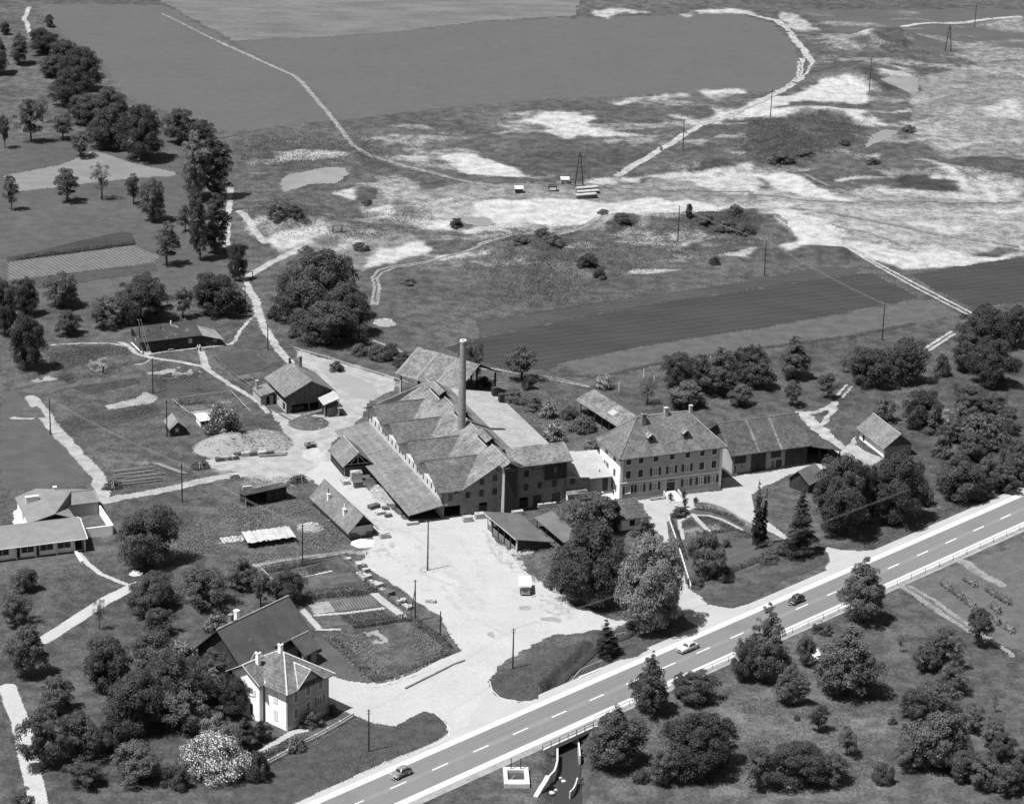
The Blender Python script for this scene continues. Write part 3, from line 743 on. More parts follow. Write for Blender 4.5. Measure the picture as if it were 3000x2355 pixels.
patch('haul_track', [ln('c', [(1090, 1368), (1250, 1280), (1450, 1170), (1600, 1090), (1750, 1010), (1950, 920), (2135, 850)], 2.4), ln('d', [(0, 850), (160, 750), (300, 680), (370, 620)], 2.6), ln('d', [(360, 610), (385, 460)], 0.9), ln('d', [(385, 620), (410, 460)], 0.9), ln('d', [(400, 630), (450, 560), (480, 490)], 0.9), ln('d', [(480, 490), (420, 410), (330, 300), (280, 220), (200, 165), (0, 118)], 2.6), ln('d', [(1190, 212), (1400, 190), (1700, 168), (2100, 135)], 2.6)], MATS['track'], 0.1, 0.4, 0.6, 2.5, 18, keep=(1.6, 0.86))
patch('wheel_track', [ln('i', [(730, 470), (940, 560), (1190, 705), (1680, 960)], 0.75), ln('i', [(770, 460), (960, 553), (1230, 695), (1725, 955)], 0.75), ln('i', [(1370, 1262), (1590, 1120)], 0.8), ln('i', [(1340, 1245), (1570, 1100)], 0.8), ln('i', [(670, 1605), (750, 1515)], 0.6), ln('i', [(710, 1620), (790, 1530)], 0.6)], MATS['track'], 0.09, 0.35, 0.2, 2.0, 19)
patch('wheel_track', [ln('f', [(1040, 890), (1060, 760), (1045, 680), (1090, 620), (1200, 590), (1500, 545), (1750, 475), (2135, 395)], 0.8), ln('f', [(1075, 890), (1100, 760), (1080, 690), (1120, 640), (1220, 600), (1500, 558)], 0.8), ln('h', [(0, 440), (250, 388)], 0.7), ln('h', [(570, 340), (850, 283), (960, 255)], 1.2), ln('f', [(1000, 1150), (1150, 1210), (1300, 1270), (1500, 1330), (1800, 1375), (2040, 1400)], 1.1), ln('h', [(0, 1392), (160, 1400), (420, 1450), (600, 1480), (880, 1535)], 0.7), ln('h', [(430, 1437), (640, 1468), (860, 1525)], 0.5)], MATS['path'], 0.09, 0.35, 0.25, 2.0, 20)
patch('footpath', [ln('K', [(-40, 560), (60, 590), (200, 720), (330, 765), (440, 790), (900, 862), (1250, 930), (1400, 1030), (1700, 1230), (2000, 1400), (2135, 1500), (2260, 1650)], 1.2), ln('K', [(1210, 680), (1262, 780), (1280, 880), (1330, 960)], 1.6), ln('K', [(330, 750), (700, 690), (1200, 640), (1560, 600), (1690, 580), (1760, 520), (1830, 380), (1960, 220), (2050, 150)], 0.8), ln('K', [(430, 810), (330, 890), (200, 905)], 0.5), ln('e', [(400, 1205), (640, 1190), (850, 1190), (990, 1215)], 0.7)], MATS['track'], 0.07, 0.3, 0.25, 2.0, 21)
patch('dirt_track', [ln('j', [(240, 40), (300, 120), (380, 230), (500, 360), (620, 500), (740, 620), (790, 720), (810, 800)], 2.9), ln('j', [(770, 720), (830, 850), (950, 820), (1100, 800), (1350, 750), (1700, 665), (1900, 640)], 2.6), ln('j', [(100, 200), (240, 205)], 1.2)], MATS['gravel_worn'], 0.06, 0.35, 0.6, 3.0, 22)
patch('drive', [ln('n', [(1080, -5), (1040, 10), (830, 115), (600, 265), (340, 430)], 2.7), ln('n', [(60, 800), (110, 950), (160, 1060), (230, 1400), (280, 1600), (300, 1720)], 3.0), ln('j', [(600, 1240), (690, 1340), (790, 1420), (980, 1500)], 1.0)], MATS['gravel'], 0.06, 0.22, 0.18, 2.5, 23)
patch('dirt_track', [ln('m', [(660, 80), (600, 130), (520, 150), (390, 165)], 1.6), ln('m', [(390, 165), (480, 230), (580, 330), (700, 440), (790, 520), (830, 590)], 3.0), ln('m', [(570, 250), (590, 210), (650, 120)], 1.2)], MATS['track'], 0.06, 0.35, 0.5, 2.5, 24)
patch('barn_yard', [pl('m', [(780, 380), (830, 350), (810, 410), (900, 460), (1040, 520), (960, 560), (850, 600), (780, 580), (700, 460)])], MATS['gravel_worn'], 0.05, 0.35, 0.7, 3.0, 25)
patch('field_access', [ln('q', [(1180, 10), (1330, 110), (1500, 220), (1700, 360)], 1.2), ln('q', [(1240, 5), (1400, 100), (1720, 320), (2060, 560)], 1.0), ln('m', [(1660, 1320), (1800, 1420), (1950, 1500)], 2.2)], MATS['path'], 0.06, 0.35, 0.5, 2.5, 26)
patch('house_path', [ln('k', [(120, 1355), (350, 1310), (600, 1280), (850, 1245), (950, 1260)], 1.6)], MATS['path'], 0.06, 0.35, 0.6, 2.5, 27)
patch('hard_standing', [pl('j', [(105, 930), (160, 900), (260, 1010), (200, 1035), (105, 1050)])], MATS['shoulder'], 0.06, 0.35, 0.2, 3.0, 28)

patch('pit_track', [ln('c', [(400, 1445), (900, 1450), (1700, 1485), (2135, 1510)], 1.4), ln('d', [(0, 1525), (350, 1560), (700, 1582), (2100, 1578)], 1.4), ln('i', [(330, 145), (600, 185), (900, 240), (1400, 330), (2100, 440)], 1.8), ln('i', [(640, 290), (900, 330), (1150, 395)], 1.0), ln('d', [(420, 1370), (600, 1450), (900, 1560)], 1.3), ln('d', [(1320, 1260), (1550, 1330), (1800, 1420)], 0.9), ln('b', [(900, 1150), (1060, 1240), (1400, 1340), (1800, 1440), (2135, 1500)], 1.0), ln('f', [(1090, 0), (1130, 60), (1150, 100)], 1.0), ln('i', [(190, 215), (250, 260), (310, 345)], 1.0)], M('pit_rut', 0.15, 0.35, 0.5, 3, kind='pos'), 0.11, 0.5, 0.7, 3.0, 118, keep=(2.0, 0.72))
# ponds
wm, t, b = _mat('pond_water')
vec = coords(t, 'pos')
f_ = ramp(t, noise(t, vec, 0.15, 3), 0.3, 0.7, 0.16, 0.2)
cc = t.nodes.new('ShaderNodeCombineColor')
for k in range(3): t.links.new(f_, cc.inputs[k])
t.links.new(cc.outputs[0], b.inputs['Base Color']); b.inputs['Roughness'].default_value = 0.15; b.inputs['Specular IOR Level'].default_value = 0.4
def pond(c, pts, seed):
    w_ = W2(c, pts)
    o = patch('pond', [('poly', w_)], wm, 0.12, 0.6, 0.7, 3.0, seed)
    return o
pond('b', [(320, 1430), (390, 1380), (560, 1350), (690, 1320), (830, 1330), (870, 1370), (800, 1415), (760, 1450), (560, 1460), (340, 1510)], 31)
pond('d', [(880, 1190), (950, 1090), (1050, 1050), (1160, 1055), (1100, 1110), (980, 1150)], 32)
pond('f', [(1730, 215), (1800, 200), (1950, 200), (2010, 260), (1900, 285), (1760, 265)], 33)
pond('d', [(1000, 650), (1320, 620), (1310, 720), (1270, 750), (1160, 700)], 34)

# ================================================================== ROAD
RK0 = Vector((-11.03, 366.55)); RA = R(45.1)
ru = Vector((math.cos(RA), math.sin(RA))); rv = Vector((-ru.y, ru.x))
def rp(s, o, z=0.0):
    p = RK0 + ru * s + rv * o
    return (p.x, p.y, z)
def strip(name, s0, s1, o0, o1, z, mat, parent=None, n=60):
    vs = []
    for k in range(n + 1):
        s = s0 + (s1 - s0) * k / n
        vs += [rp(s, o0, z), rp(s, o1, z)]
    return obj(name, mesh(name, vs, [(2 * k, 2 * k + 2, 2 * k + 3, 2 * k + 1) for k in range(n)], mat), parent)
struct(strip('road_verge', -150, 330, 0.0, 7.2, 0.055, MATS['asphalt_old'])); struct(strip('road_verge', -150, 330, -6.7, 0.0, 0.055, M('verge_dust', 0.26, 0.2, 0.4, 3, kind='pos')))
road = struct(strip('road', -150, 330, -3.85, 3.85, 0.075, MATS['asphalt']))
struct(strip('road_shoulder', -150, 330, 3.85, 5.15, 0.08, MATS['shoulder']))
struct(strip('road_shoulder', -150, 330, -5.2, -3.85, 0.08, MATS['shoulder']))
for k in range(-5, 25):
    s = k * 8.93
    o = strip('lane_marking', s, s + 3.4, -0.09, 0.09, 0.085, MATS['paint'], road, 1)
    o.matrix_parent_inverse.identity()
for o_ in (-2.75, -1.25, 1.25, 2.75): strip('wheel_path', -150, 330, o_ - 0.32, o_ + 0.32, 0.0782, M('wheel_path_grey', 0.166, 0.08, 0.08, 3, kind='pos', sc=(0.3, 1, 1)), road)
for s0_, s1_, o0_, o1_ in ((35, 41, -3.6, -1.9), (74, 77.5, 0.6, 3.7), (112, 115, -3.7, -1.6), (-20, -14, 1.0, 3.7), (142, 147, 0.4, 2.2)): strip('repair_patch', s0_, s1_, o0_, o1_, 0.0795, M('repair', 0.16, 0.08, 0.4, 4, kind='pos'), road, 2)
strip('lane_seam', -150, 330, -0.5, 0.5, 0.0785, M('asphalt_seam', 0.195, 0.05, 0.2, 4, kind='pos'), road)
patch('junction', [pl('p', [(-60, 1030), (60, 860), (110, 840), (200, 905), (330, 920), (520, 910), (440, 960), (-60, 1170)])], MATS['asphalt_old'], 0.06, 0.3, 0.05)
patch('junction', [pl('m', [(560, 1200), (700, 1230), (850, 1240), (980, 1230), (900, 1270), (600, 1400), (580, 1370), (615, 1320), (600, 1260)]), pl('p', [(1600, 130), (1740, 100), (1800, 150), (1990, 180), (2135, 140), (2140, 200), (1790, 350), (1640, 280), (1600, 200)])], MATS['asphalt_old'], 0.062, 0.3, 0.05, 3.0, 4)
patch('grass_island', [pl('p', [(95, 750), (160, 700), (350, 610), (600, 510), (830, 425), (1000, 410), (1300, 480), (1340, 500), (1240, 560), (960, 610), (480, 850), (500, 880), (400, 905), (250, 895), (130, 840)])], M('verge_grass', 0.06, 0.3, 0.5, 3, kind='pos'), 0.07, 0.35, 0.25, 3.0, 5)
patch('grass_verge', [pl('p', [(1760, 100), (2135, 10), (2260, -50), (2460, -120), (2640, -190), (2720, -210), (2690, -160), (2640, -130), (2400, -50), (2135, 130), (2000, 178), (1850, 160)])], MATS['verge_grass'], 0.07, 0.35, 0.15, 3.0, 6)
patch('grass_verge', [pl('o', [(250, 1580), (300, 1400), (500, 1290), (780, 1130), (880, 1040), (1100, 1090), (1210, 1105), (1440, 985), (1530, 1000), (1620, 1080), (1640, 1150), (1560, 1210), (1100, 1400), (700, 1580), (400, 1720), (100, 1800), (-100, 1750), (0, 1500), (200, 1420)])], MATS['verge_grass'], 0.07, 0.35, 0.25, 3.0, 7)
# kerb lines round the two corners
def kerb(name, c, pts, w=0.16, h=0.12, mat='concrete', label=None):
    pw = [Vector(G(c, x, y)) for x, y in pts]
    vs, fs = [], []
    for i, p in enumerate(pw):
        dd = (pw[min(i + 1, len(pw) - 1)] - pw[max(i - 1, 0)]); dd.z = 0; dd.normalize()
        n = Vector((-dd.y, dd.x, 0)) * w / 2
        z0 = hp(p.x, p.y) - 0.1
        vs += [p - n + Vector((0, 0, z0)), p + n + Vector((0, 0, z0)), p + n + Vector((0, 0, z0 + 0.1 + h)), p - n + Vector((0, 0, z0 + 0.1 + h))]
    for i in range(len(pw) - 1):
        a, b_ = 4 * i, 4 * i + 4
        for k in range(4): fs.append((a + k, a + (k + 1) % 4, b_ + (k + 1) % 4, b_ + k))
    fs += [(3, 2, 1, 0), tuple(range(len(vs) - 4, len(vs)))]
    return obj(name, mesh(name, vs, fs, MATS[mat]))
struct(kerb('kerb', 'p', [(92, 750), (110, 820), (170, 875), (260, 905), (380, 915), (500, 905), (640, 850)]))
struct(kerb('kerb', 'o', [(1530, 1000), (1600, 1060), (1650, 1130), (1640, 1190), (1560, 1240), (1400, 1300)]))

# ================================================================== BUILDINGS
def gable_roof(t, x0, x1, yl, yr, ze, zr, yrg, mat, th=0.22, axis='x', cap=None, verge=None):
    """ridge runs along x at y=yrg; eaves at yl and yr (height ze each or a pair)"""
    zl, zrr = ze if isinstance(ze, tuple) else (ze, ze)
    sw = (lambda p: (p[1], p[0], p[2])) if axis == 'y' else (lambda p: p)
    roof = t.slab('roof', [sw(p) for p in [(x0, yl, zl), (x1, yl, zl), (x1, yrg, zr), (x0, yrg, zr)]], th, mat)
    r2 = t.slab('roof', [sw(p) for p in [(x0, yrg, zr), (x1, yrg, zr), (x1, yr, zrr), (x0, yr, zrr)]], th, mat)
    if cap:
        a, b = sw((x0 - 0.02, yrg, zr + 0.01)), sw((x1 + 0.02, yrg, zr + 0.01))
        t.add('ridge_cap', tube([a, b], [0.14, 0.14], 6), cap, roof)
    if verge:
        for xx in ([x0, x1] if verge is not True else [x0, x1]):
            pass
    return roof, r2

def chimney(t, x, y, z0, z1, w=0.6, mat=None, pot=True, parent=None, dp=None):
    mat = mat or MATS['brick_wall']
    dp = dp or w
    c = t.add('chimney', boxes([((x - w / 2, y - dp / 2, z0), (x + w / 2, y + dp / 2, z1 - 0.15)), ((x - w / 2 - 0.07, y - dp / 2 - 0.07, z1 - 0.15), (x + w / 2 + 0.07, y + dp / 2 + 0.07, z1))]), mat, parent)
    if pot: t.add('chimney_pot', tube([(x, y, z1 - 0.02), (x, y, z1 + 0.45)], [0.16, 0.13], 8), MATS['iron'], c)
    return c

# ---------------------------------------------------------------- manor house
t = T('manor_house', 'three storey manor house with hipped roof, shutters and pale sunlit end wall', 'house', (21.62, 477.83), 21.4)
L, Dp, H = 22.0, 10.6, 9.45
fx = [1.7, 4.32, 7.52, 11.0, 14.37, 17.55, 20.2]
wh = 0.52
holes, wins = [], []
for i, x in enumerate(fx):
    wins.append((x - wh, x + wh, 7.68, 9.15, 'closed'))
    if i in (2, 3, 4):
        wins.append((x - wh, x + wh, 4.75, 6.3, 'open')); holes.append((x - wh, x + wh, 4.75, 6.3))
    else:
        wins.append((x - wh, x + wh, 4.75, 6.3, 'closed'))
    if i != 3:
        wins.append((x - wh, x + wh, 1.62, 3.15, 'open')); holes.append((x - wh, x + wh, 1.62, 3.15))
holes.append((10.1, 11.9, 0.98, 3.0))
f0, f1 = (0, 0), (L, 0)
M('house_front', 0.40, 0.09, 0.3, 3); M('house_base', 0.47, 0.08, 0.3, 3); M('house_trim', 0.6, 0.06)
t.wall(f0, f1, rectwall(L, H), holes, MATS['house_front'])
for x0, x1, z0, z1, s in wins: window(t, f0, f1, x0, x1, z0, z1, s, sur=MATS['house_trim'], sill=MATS['house_trim'] if s == 'open' else None, pm=M('curtain', 0.3, 0.25, 2, 6, rough=0.3))
t.add('string_course', wboxes(f0, f1, [(0, L, 3.72, 3.95, 0, 0.1)]), MATS['trim_white'])
t.add('plinth', wboxes(f0, f1, [(0, 9.0, 0, 0.55, 0, 0.07), (13.0, L, 0, 0.75, 0, 0.07)]), MATS['concrete'])
t.add('corner_pilaster', wboxes(f0, f1, [(0, 0.55, 0.56, H - 0.05, 0, 0.06)]), MATS['house_trim']); t.add('corner_pilaster', wboxes(f0, f1, [(L - 0.55, L, 0.76, H - 0.05, 0, 0.06)]), MATS['house_trim'])
door(t, f0, f1, 10.1, 11.9, 0.98, 3.0, MATS['wood_dark'])
arch = [(10.1 + 0.9 - 0.95 * math.cos(PI * k / 10), 3.0 + 0.4 * math.sin(PI * k / 10)) for k in range(11)]
t.add('door_arch', ([(x, -0.03, z) for x, z in arch] + [(x, 0.02, z) for x, z in arch], [tuple(range(11))] + [(k, k + 1, k + 12, k + 11) for k in range(10)]), MATS['wood_dark'])
t.add('door_lintel', wboxes(f0, f1, [(9.85, 12.15, 2.98, 3.1, 0, 0.14)]), MATS['house_trim'])
# end wall (lit) : direction so that outward is the left
e0, e1 = (0, Dp), (0, 0)
eh, ew = [], []
for y, z0, z1, s in [(9.9, 4.6, 5.9, 'closed'), (7.0, 4.55, 5.9, 'open'), (2.9, 4.5, 5.9, 'closed'), (2.7, 1.5, 2.9, 'open'), (10.6 - 0.2, 7.6, 8.6, None), (7.1, 7.6, 8.8, 'closed'), (3.0, 7.6, 8.8, 'closed')]:
    if s is None: continue
    xx = Dp - y
    ew.append((xx - 0.5, xx + 0.5, z0, z1, s))
    if s == 'open': eh.append((xx - 0.5, xx + 0.5, z0, z1))
t.wall(e0, e1, rectwall(Dp, H), eh, MATS['plaster_white'])  # paler than the front plaster: sunlight on this end put into the colour
for x0, x1, z0, z1, s in ew: window(t, e0, e1, x0, x1, z0, z1, s, shm=M('shutter_lit', 0.12, 0.2, 1, 5), sill=MATS['house_trim'] if s == 'open' else None, pm=MATS['curtain'])  # paler copy of the shutters, with the sun on this wall in its colour
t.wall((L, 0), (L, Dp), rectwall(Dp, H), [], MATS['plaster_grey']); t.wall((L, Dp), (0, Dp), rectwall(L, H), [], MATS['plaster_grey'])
zr, ra, rb = 15.35, 5.6, 16.3
ov, ze = 0.75, 9.2
A_, B_, C_, D_ = (-ov, -ov, ze), (L + ov, -ov, ze), (L + ov, Dp + ov, ze), (-ov, Dp + ov, ze)
P1, P2 = (ra, Dp / 2, zr), (rb, Dp / 2, zr)
rf = t.slab('roof', [A_, B_, P2, P1], 0.22, MATS['tile_house']); t.slab('roof', [B_, C_, P2], 0.22, MATS['tile_house']); t.slab('roof', [C_, D_, P1, P2], 0.22, MATS['tile_house']); t.slab('roof', [D_, A_, P1], 0.22, MATS['tile_house'])
for a, b in ((P1, P2), (P2, B_), (P1, A_), (P2, C_), (P1, D_)): t.add('ridge_cap', tube([(a[0], a[1], a[2] + .03), (b[0], b[1], b[2] + .03)], [0.13, 0.13], 6), MATS['ridge_cap'] if a == P1 and b == P2 or b == B_ else MATS['tile_old'], rf)
t.box('soffit', (-ov + .05, -ov + .05, ze - 0.24), (L + ov - .05, Dp + ov - .05, ze - 0.225), MATS['house_trim'])
sl = (zr - ze) / (Dp / 2 + ov)
for dx in (6.9, 14.5):
    dy = 1.35; dz = ze + (dy + ov) * sl
    dm = t.add('dormer', wall_geo((dx - 0.65, dy), (dx + 0.65, dy), [(0, dz - 0.2), (1.3, dz - 0.2), (1.3, dz + 1.15), (0.65, dz + 1.65), (0, dz + 1.15)], [(0.3, 1.0, dz + 0.15, dz + 1.0)], 0.15), MATS['wood_grey'])
    t.add('cheek', boxes([((dx - 0.62, dy + 0.15, dz - 0.1), (dx - 0.5, dy + 1.6, dz + 1.12)), ((dx + 0.5, dy + 0.15, dz - 0.1), (dx + 0.62, dy + 1.6, dz + 1.12))]), MATS['wood_dark'], dm)
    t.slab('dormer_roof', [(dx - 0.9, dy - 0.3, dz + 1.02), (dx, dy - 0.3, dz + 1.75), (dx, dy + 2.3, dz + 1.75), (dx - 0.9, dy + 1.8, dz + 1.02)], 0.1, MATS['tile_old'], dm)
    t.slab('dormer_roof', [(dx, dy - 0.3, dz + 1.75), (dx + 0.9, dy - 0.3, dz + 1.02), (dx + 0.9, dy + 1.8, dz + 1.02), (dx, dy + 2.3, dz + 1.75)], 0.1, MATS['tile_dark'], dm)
    t.box('pane', (dx - 0.36, dy + 0.1, dz + 0.14), (dx + 0.36, dy + 0.14, dz + 1.02), MATS['pane_dark'], dm)
    t.add('verge_board', tube([(dx - 0.95, dy - 0.33, dz + 1.0), (dx, dy - 0.33, dz + 1.78), (dx + 0.95, dy - 0.33, dz + 1.0)], [0.07] * 3, 4), MATS['trim_white'], dm)
chimney(t, 6.4, 4.3, 13.6, 16.3, 0.9); chimney(t, 11.6, 5.2, 14.8, 16.7, 0.7, MATS['plaster_pale'], False); chimney(t, 17.2, 5.6, 13.8, 16.4, 0.6, MATS['plaster_pale'], False)
# front steps
for k in range(6):
    t.box('step', (9.7 + 0.08 * k, -3.6 + 0.52 * k, 0), (12.3 - 0.08 * k, -0.08, 0.165 * (k + 1)), MATS['concrete_white'])
for xx in (9.35, 12.45):
    t.add('step_cheek', ([(xx, -3.5, 0), (xx + 0.25, -3.5, 0), (xx + 0.25, -0.08, 0), (xx, -0.08, 0), (xx, -3.5, 0.35), (xx + 0.25, -3.5, 0.35), (xx + 0.25, -0.08, 1.25), (xx, -0.08, 1.25)], BOXF), MATS['concrete'])
t.box('landing', (-2.75, 3.6, 0), (0, 5.0, 1.5), MATS['plaster_white'])
for k in range(8): t.box('step', (-2.4, 1.2 + 0.3 * k, 0), (-0.35, 3.62, 0.18 * (k + 1)), MATS['concrete_white'])
t.add('step_cheek', ([(-2.75, 1.0, 0), (-2.45, 1.0, 0), (-2.45, 3.6, 0), (-2.75, 3.6, 0), (-2.75, 1.0, 0.5), (-2.45, 1.0, 0.5), (-2.45, 3.6, 2.1), (-2.75, 3.6, 2.1)], BOXF), MATS['plaster_white'])

# ---------------------------------------------------------------- tile works (factory)
M('works_wall', 0.21, 0.16, 0.5, 6, spots=(0.27, 0.7, 0.6, 0.7), cell=(3.5, 0.14))
t = T('tile_works', 'large brick tile works with four cross gables, long lean-to and ridge vents', 'factory', (-13.0, 467.2), 21.5)
Wm = 'works_wall'
def zl_(u): return 5.6 + 0.58 * (u - 3.8)          # height of the main roof's slope towards the lean-to
UR, ZR = 13.0, 10.95
# front wall
fh = [(0.35, 3.85, 0.0, 2.35), (1.2, 2.2, 3.45, 4.95), (4.8, 5.8, 3.55, 4.95), (7.68, 8.62, 3.6, 5.0), (7.65, 8.65, 5.95, 7.35), (10.4, 11.4, 6.45, 7.8), (10.4, 11.4, 3.6, 5.05), (7.65, 9.4, 0.0, 2.25), (11.1, 11.45, 8.4, 9.25),
      (16.85, 17.9, 6.5, 7.9), (16.85, 17.9, 3.65, 5.1), (19.75, 20.7, 3.75, 5.05), (22.85, 23.9, 3.72, 5.12), (22.85, 24.65, 0.55, 2.4), (16.05, 17.9, 0.0, 2.25), (18.9, 20.7, 0.0, 2.38), (14.95, 15.4, 6.45, 7.85), (26.65, 27.75, 3.75, 5.2)]
out = [(0, 0), (31.0, 0), (31.0, 4.5), (28.6, 5.2), (25.7, 7.2), (25.7, 9.1), (16.5, 9.1), (13.0, 10.7), (3.8, 5.45), (0, 5.45)]
F0, F1 = (0, 0), (31.0, 0)
t.wall(F0, F1, out, fh, MATS[Wm], 0.4)
for k, (x0, x1, z0, z1) in enumerate(fh):
    if k in (0, 7, 14): continue
    if k == 15:
        door(t, F0, F1, x0, x1, z0, z1, MATS['wood_dark'], handle=False); continue
    window(t, F0, F1, x0, x1, z0, z1, 'plain', fm=M('frame_grey', 0.13, 0.2), pm=MATS['pane_dark'], bars=2 if x1 - x0 < 1.3 else 5, rows=3 if k in (3, 10, 11, 12, 13, 17) else 1)
for x0, x1 in ((7.65, 9.4), (16.05, 17.9)): t.add('door', wboxes(F0, F1, [(x0, x1, 0, 1.6, -0.3, -0.2)]), MATS['wood_dark'])
t.add('sign_board', wboxes(F0, F1, [(0.55, 1.15, 2.65, 2.95, 0.0, 0.05)]), MATS['trim_white'])
t.box('gutter', (-0.6, -0.62, 5.38), (3.7, -0.45, 5.5), MATS['iron'])
# painted panel with half-timber frame and faded lettering
t.add('sign_panel', wboxes(F0, F1, [(18.6, 21.0, 7.9, 8.95, 0.0, 0.06)]), M('panel', 0.2, 0.2, 1, 6))
t.add('sign_frame', join(wboxes(F0, F1, [(18.55, 21.05, 7.8, 7.92, 0.0, 0.12), (18.55, 18.67, 7.92, 8.95, 0, 0.12)]), tube([(18.7, -0.1, 8.0), (19.1, -0.1, 8.95)], [.05, .05], 4), tube([(20.9, -0.1, 8.0), (20.5, -0.1, 8.95)], [.05, .05], 4)), MATS['wood_dark'])
# dark boarded upper storey
t.box('boarded_bay', (21.2, -0.32, 5.45), (25.75, -0.02, 9.0), MATS['wood_dark'])
for k in range(15): t.box('board', (21.22 + 0.302 * k, -0.36, 5.48), (21.22 + 0.302 * k + 0.27, -0.325, 8.98), MATS['wood_dark'])
t.box('bay_window', (23.0, -0.4, 6.9), (23.6, -0.36, 7.9), MATS['frame_grey'])
# stair tower
t.box('stair_tower', (12.25, -1.7, 0), (14.9, -0.01, 9.1), MATS['wood_grey'])
t.wall((12.25, -0.01), (12.25, -1.7), rectwall(1.69, 9.05), [], MATS['plaster_pale'], 0.05, 'tower_lit_cheek').location.x = -0.06  # pale skin on the tower's left face: sunlight painted as a lighter surface
for k in range(9): t.box('board', (12.28 + 0.29 * k, -1.74, 0.05), (12.28 + 0.29 * k + 0.265, -1.705, 9.0), MATS['wood_dark'])
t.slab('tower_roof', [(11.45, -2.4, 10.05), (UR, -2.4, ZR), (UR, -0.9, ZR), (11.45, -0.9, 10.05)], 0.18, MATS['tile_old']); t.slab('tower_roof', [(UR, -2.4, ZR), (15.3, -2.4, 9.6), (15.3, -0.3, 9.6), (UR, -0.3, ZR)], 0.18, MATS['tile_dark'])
# side wall under the cross gables (lit), and gable fields
ridges = [39.8, 29.05, 18.2, 7.35]
# outline is written along the wall from the far end (x=0 at v=45.2) to the front (x=45.2 at v=0)
ol = [(0, 0), (45.2, 0), (45.2, 5.45)]
for rv_, lo in zip(ridges[::-1], [12.8, 23.65, 34.45, 45.2]):
    ol += [(45.2 - rv_, 8.95), (45.2 - lo, 6.5)]
S0, S1 = (0, 45.2), (0, 0)
sh_ = []
for rv_ in ridges:
    for k in (-3.6, -1.2, 1.2, 3.6):
        c = 45.2 - (rv_ - k * 1.0)
        if 1 < c < 44.5: sh_.append((c - 0.36, c + 0.36, 3.75, 4.95))
t.wall(S0, S1, ol, sh_, M('works_lit', 0.58, 0.16, 0.4, 3, spots=(0.42, 0.6, 0.6, 0.75)), 0.4)  # much paler than the front wall: sunlight on this side put into the colour
for x0, x1, z0, z1 in sh_: window(t, S0, S1, x0, x1, z0, z1, 'plain', fm=MATS['frame_grey'], pm=MATS['pane_dark'])
t.add('string_course', wboxes(S0, S1, [(0.1, 45.1, 5.4, 5.55, 0.0, 0.06)]), MATS['plaster_white'])
# cross-gable roofs
for i, rv_ in enumerate(ridges):
    lo = [34.45, 23.65, 12.8, -0.75][i]; hi = [45.6, 34.45, 23.65, 12.8][i]
    zlo = 6.75 if i < 3 else 5.62
    zhi = 6.75 if i else 6.4
    ue = 3.8 + (zlo - 5.6) / 0.58; ur = 3.8 + (9.22 - 5.6) / 0.58; ue2 = 3.8 + (zhi - 5.6) / 0.58
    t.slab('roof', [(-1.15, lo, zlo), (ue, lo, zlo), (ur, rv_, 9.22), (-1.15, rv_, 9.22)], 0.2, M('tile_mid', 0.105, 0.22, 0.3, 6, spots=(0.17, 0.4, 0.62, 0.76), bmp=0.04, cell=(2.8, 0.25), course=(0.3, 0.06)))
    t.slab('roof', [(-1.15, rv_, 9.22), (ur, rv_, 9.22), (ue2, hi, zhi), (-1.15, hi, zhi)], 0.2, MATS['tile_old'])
    t.add('ridge_cap', tube([(-1.15, rv_, 9.25), (ur, rv_, 9.25)], [0.12, 0.12], 6), MATS['tile_mid'] if 'tile_mid' in MATS else MATS['tile_old'])
    for zz, ww in ((8.0, 0.5),): t.box('roof_bracket', (-0.75, rv_ - 2.5, 7.85), (0.0, rv_ - 2.3, 8.0), MATS['wood_dark'])
# main roof, both slopes
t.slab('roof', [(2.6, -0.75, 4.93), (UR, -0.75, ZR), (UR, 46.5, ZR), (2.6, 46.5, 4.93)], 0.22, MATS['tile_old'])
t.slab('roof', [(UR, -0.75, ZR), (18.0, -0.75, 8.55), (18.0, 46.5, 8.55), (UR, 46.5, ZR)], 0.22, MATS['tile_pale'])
t.add('ridge_cap', tube([(UR, -2.4, ZR + .02), (UR, 46.5, ZR + .02)], [0.14, 0.14], 6), MATS['ridge_cap'])
t.slab('annex_roof', [(17.9, 6.5, 8.5), (28.2, 6.5, 6.55), (28.2, 46.0, 6.55), (17.9, 46.0, 8.5)], 0.2, MATS['sheet_pale'])
t.wall((27.9, 6.5), (27.9, 45.8), rectwall(39.3, 6.4), [], MATS[Wm]); t.wall((27.9, 45.8), (0, 45.8), [(0, 0), (27.9, 0), (27.9, 6.4), (14.9, 10.7), (10, 8.4), (0, 6.4)], [], MATS[Wm])
# ridge vents
for v0, v1 in ((35.2, 41.8), (22.5, 27.5), (7.6, 13.6)):
    mo = t.add('ridge_vent', boxes([((UR - 0.55, v0 + 0.3, ZR - 0.6), (UR + 0.55, v1 - 0.3, ZR + 0.75))]), MATS['interior_shade'])
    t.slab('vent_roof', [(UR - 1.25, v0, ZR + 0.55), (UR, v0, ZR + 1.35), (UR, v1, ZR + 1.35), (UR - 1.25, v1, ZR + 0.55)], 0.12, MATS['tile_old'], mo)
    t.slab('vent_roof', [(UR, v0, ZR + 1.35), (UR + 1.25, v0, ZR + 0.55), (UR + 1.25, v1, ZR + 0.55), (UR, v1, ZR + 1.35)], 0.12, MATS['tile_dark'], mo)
    t.box('vent_kerb', (UR - 1.15, v0 + 0.2, ZR - 0.75), (UR - 1.0, v1 - 0.2, ZR - 0.3), MATS['plaster_pale'], mo)
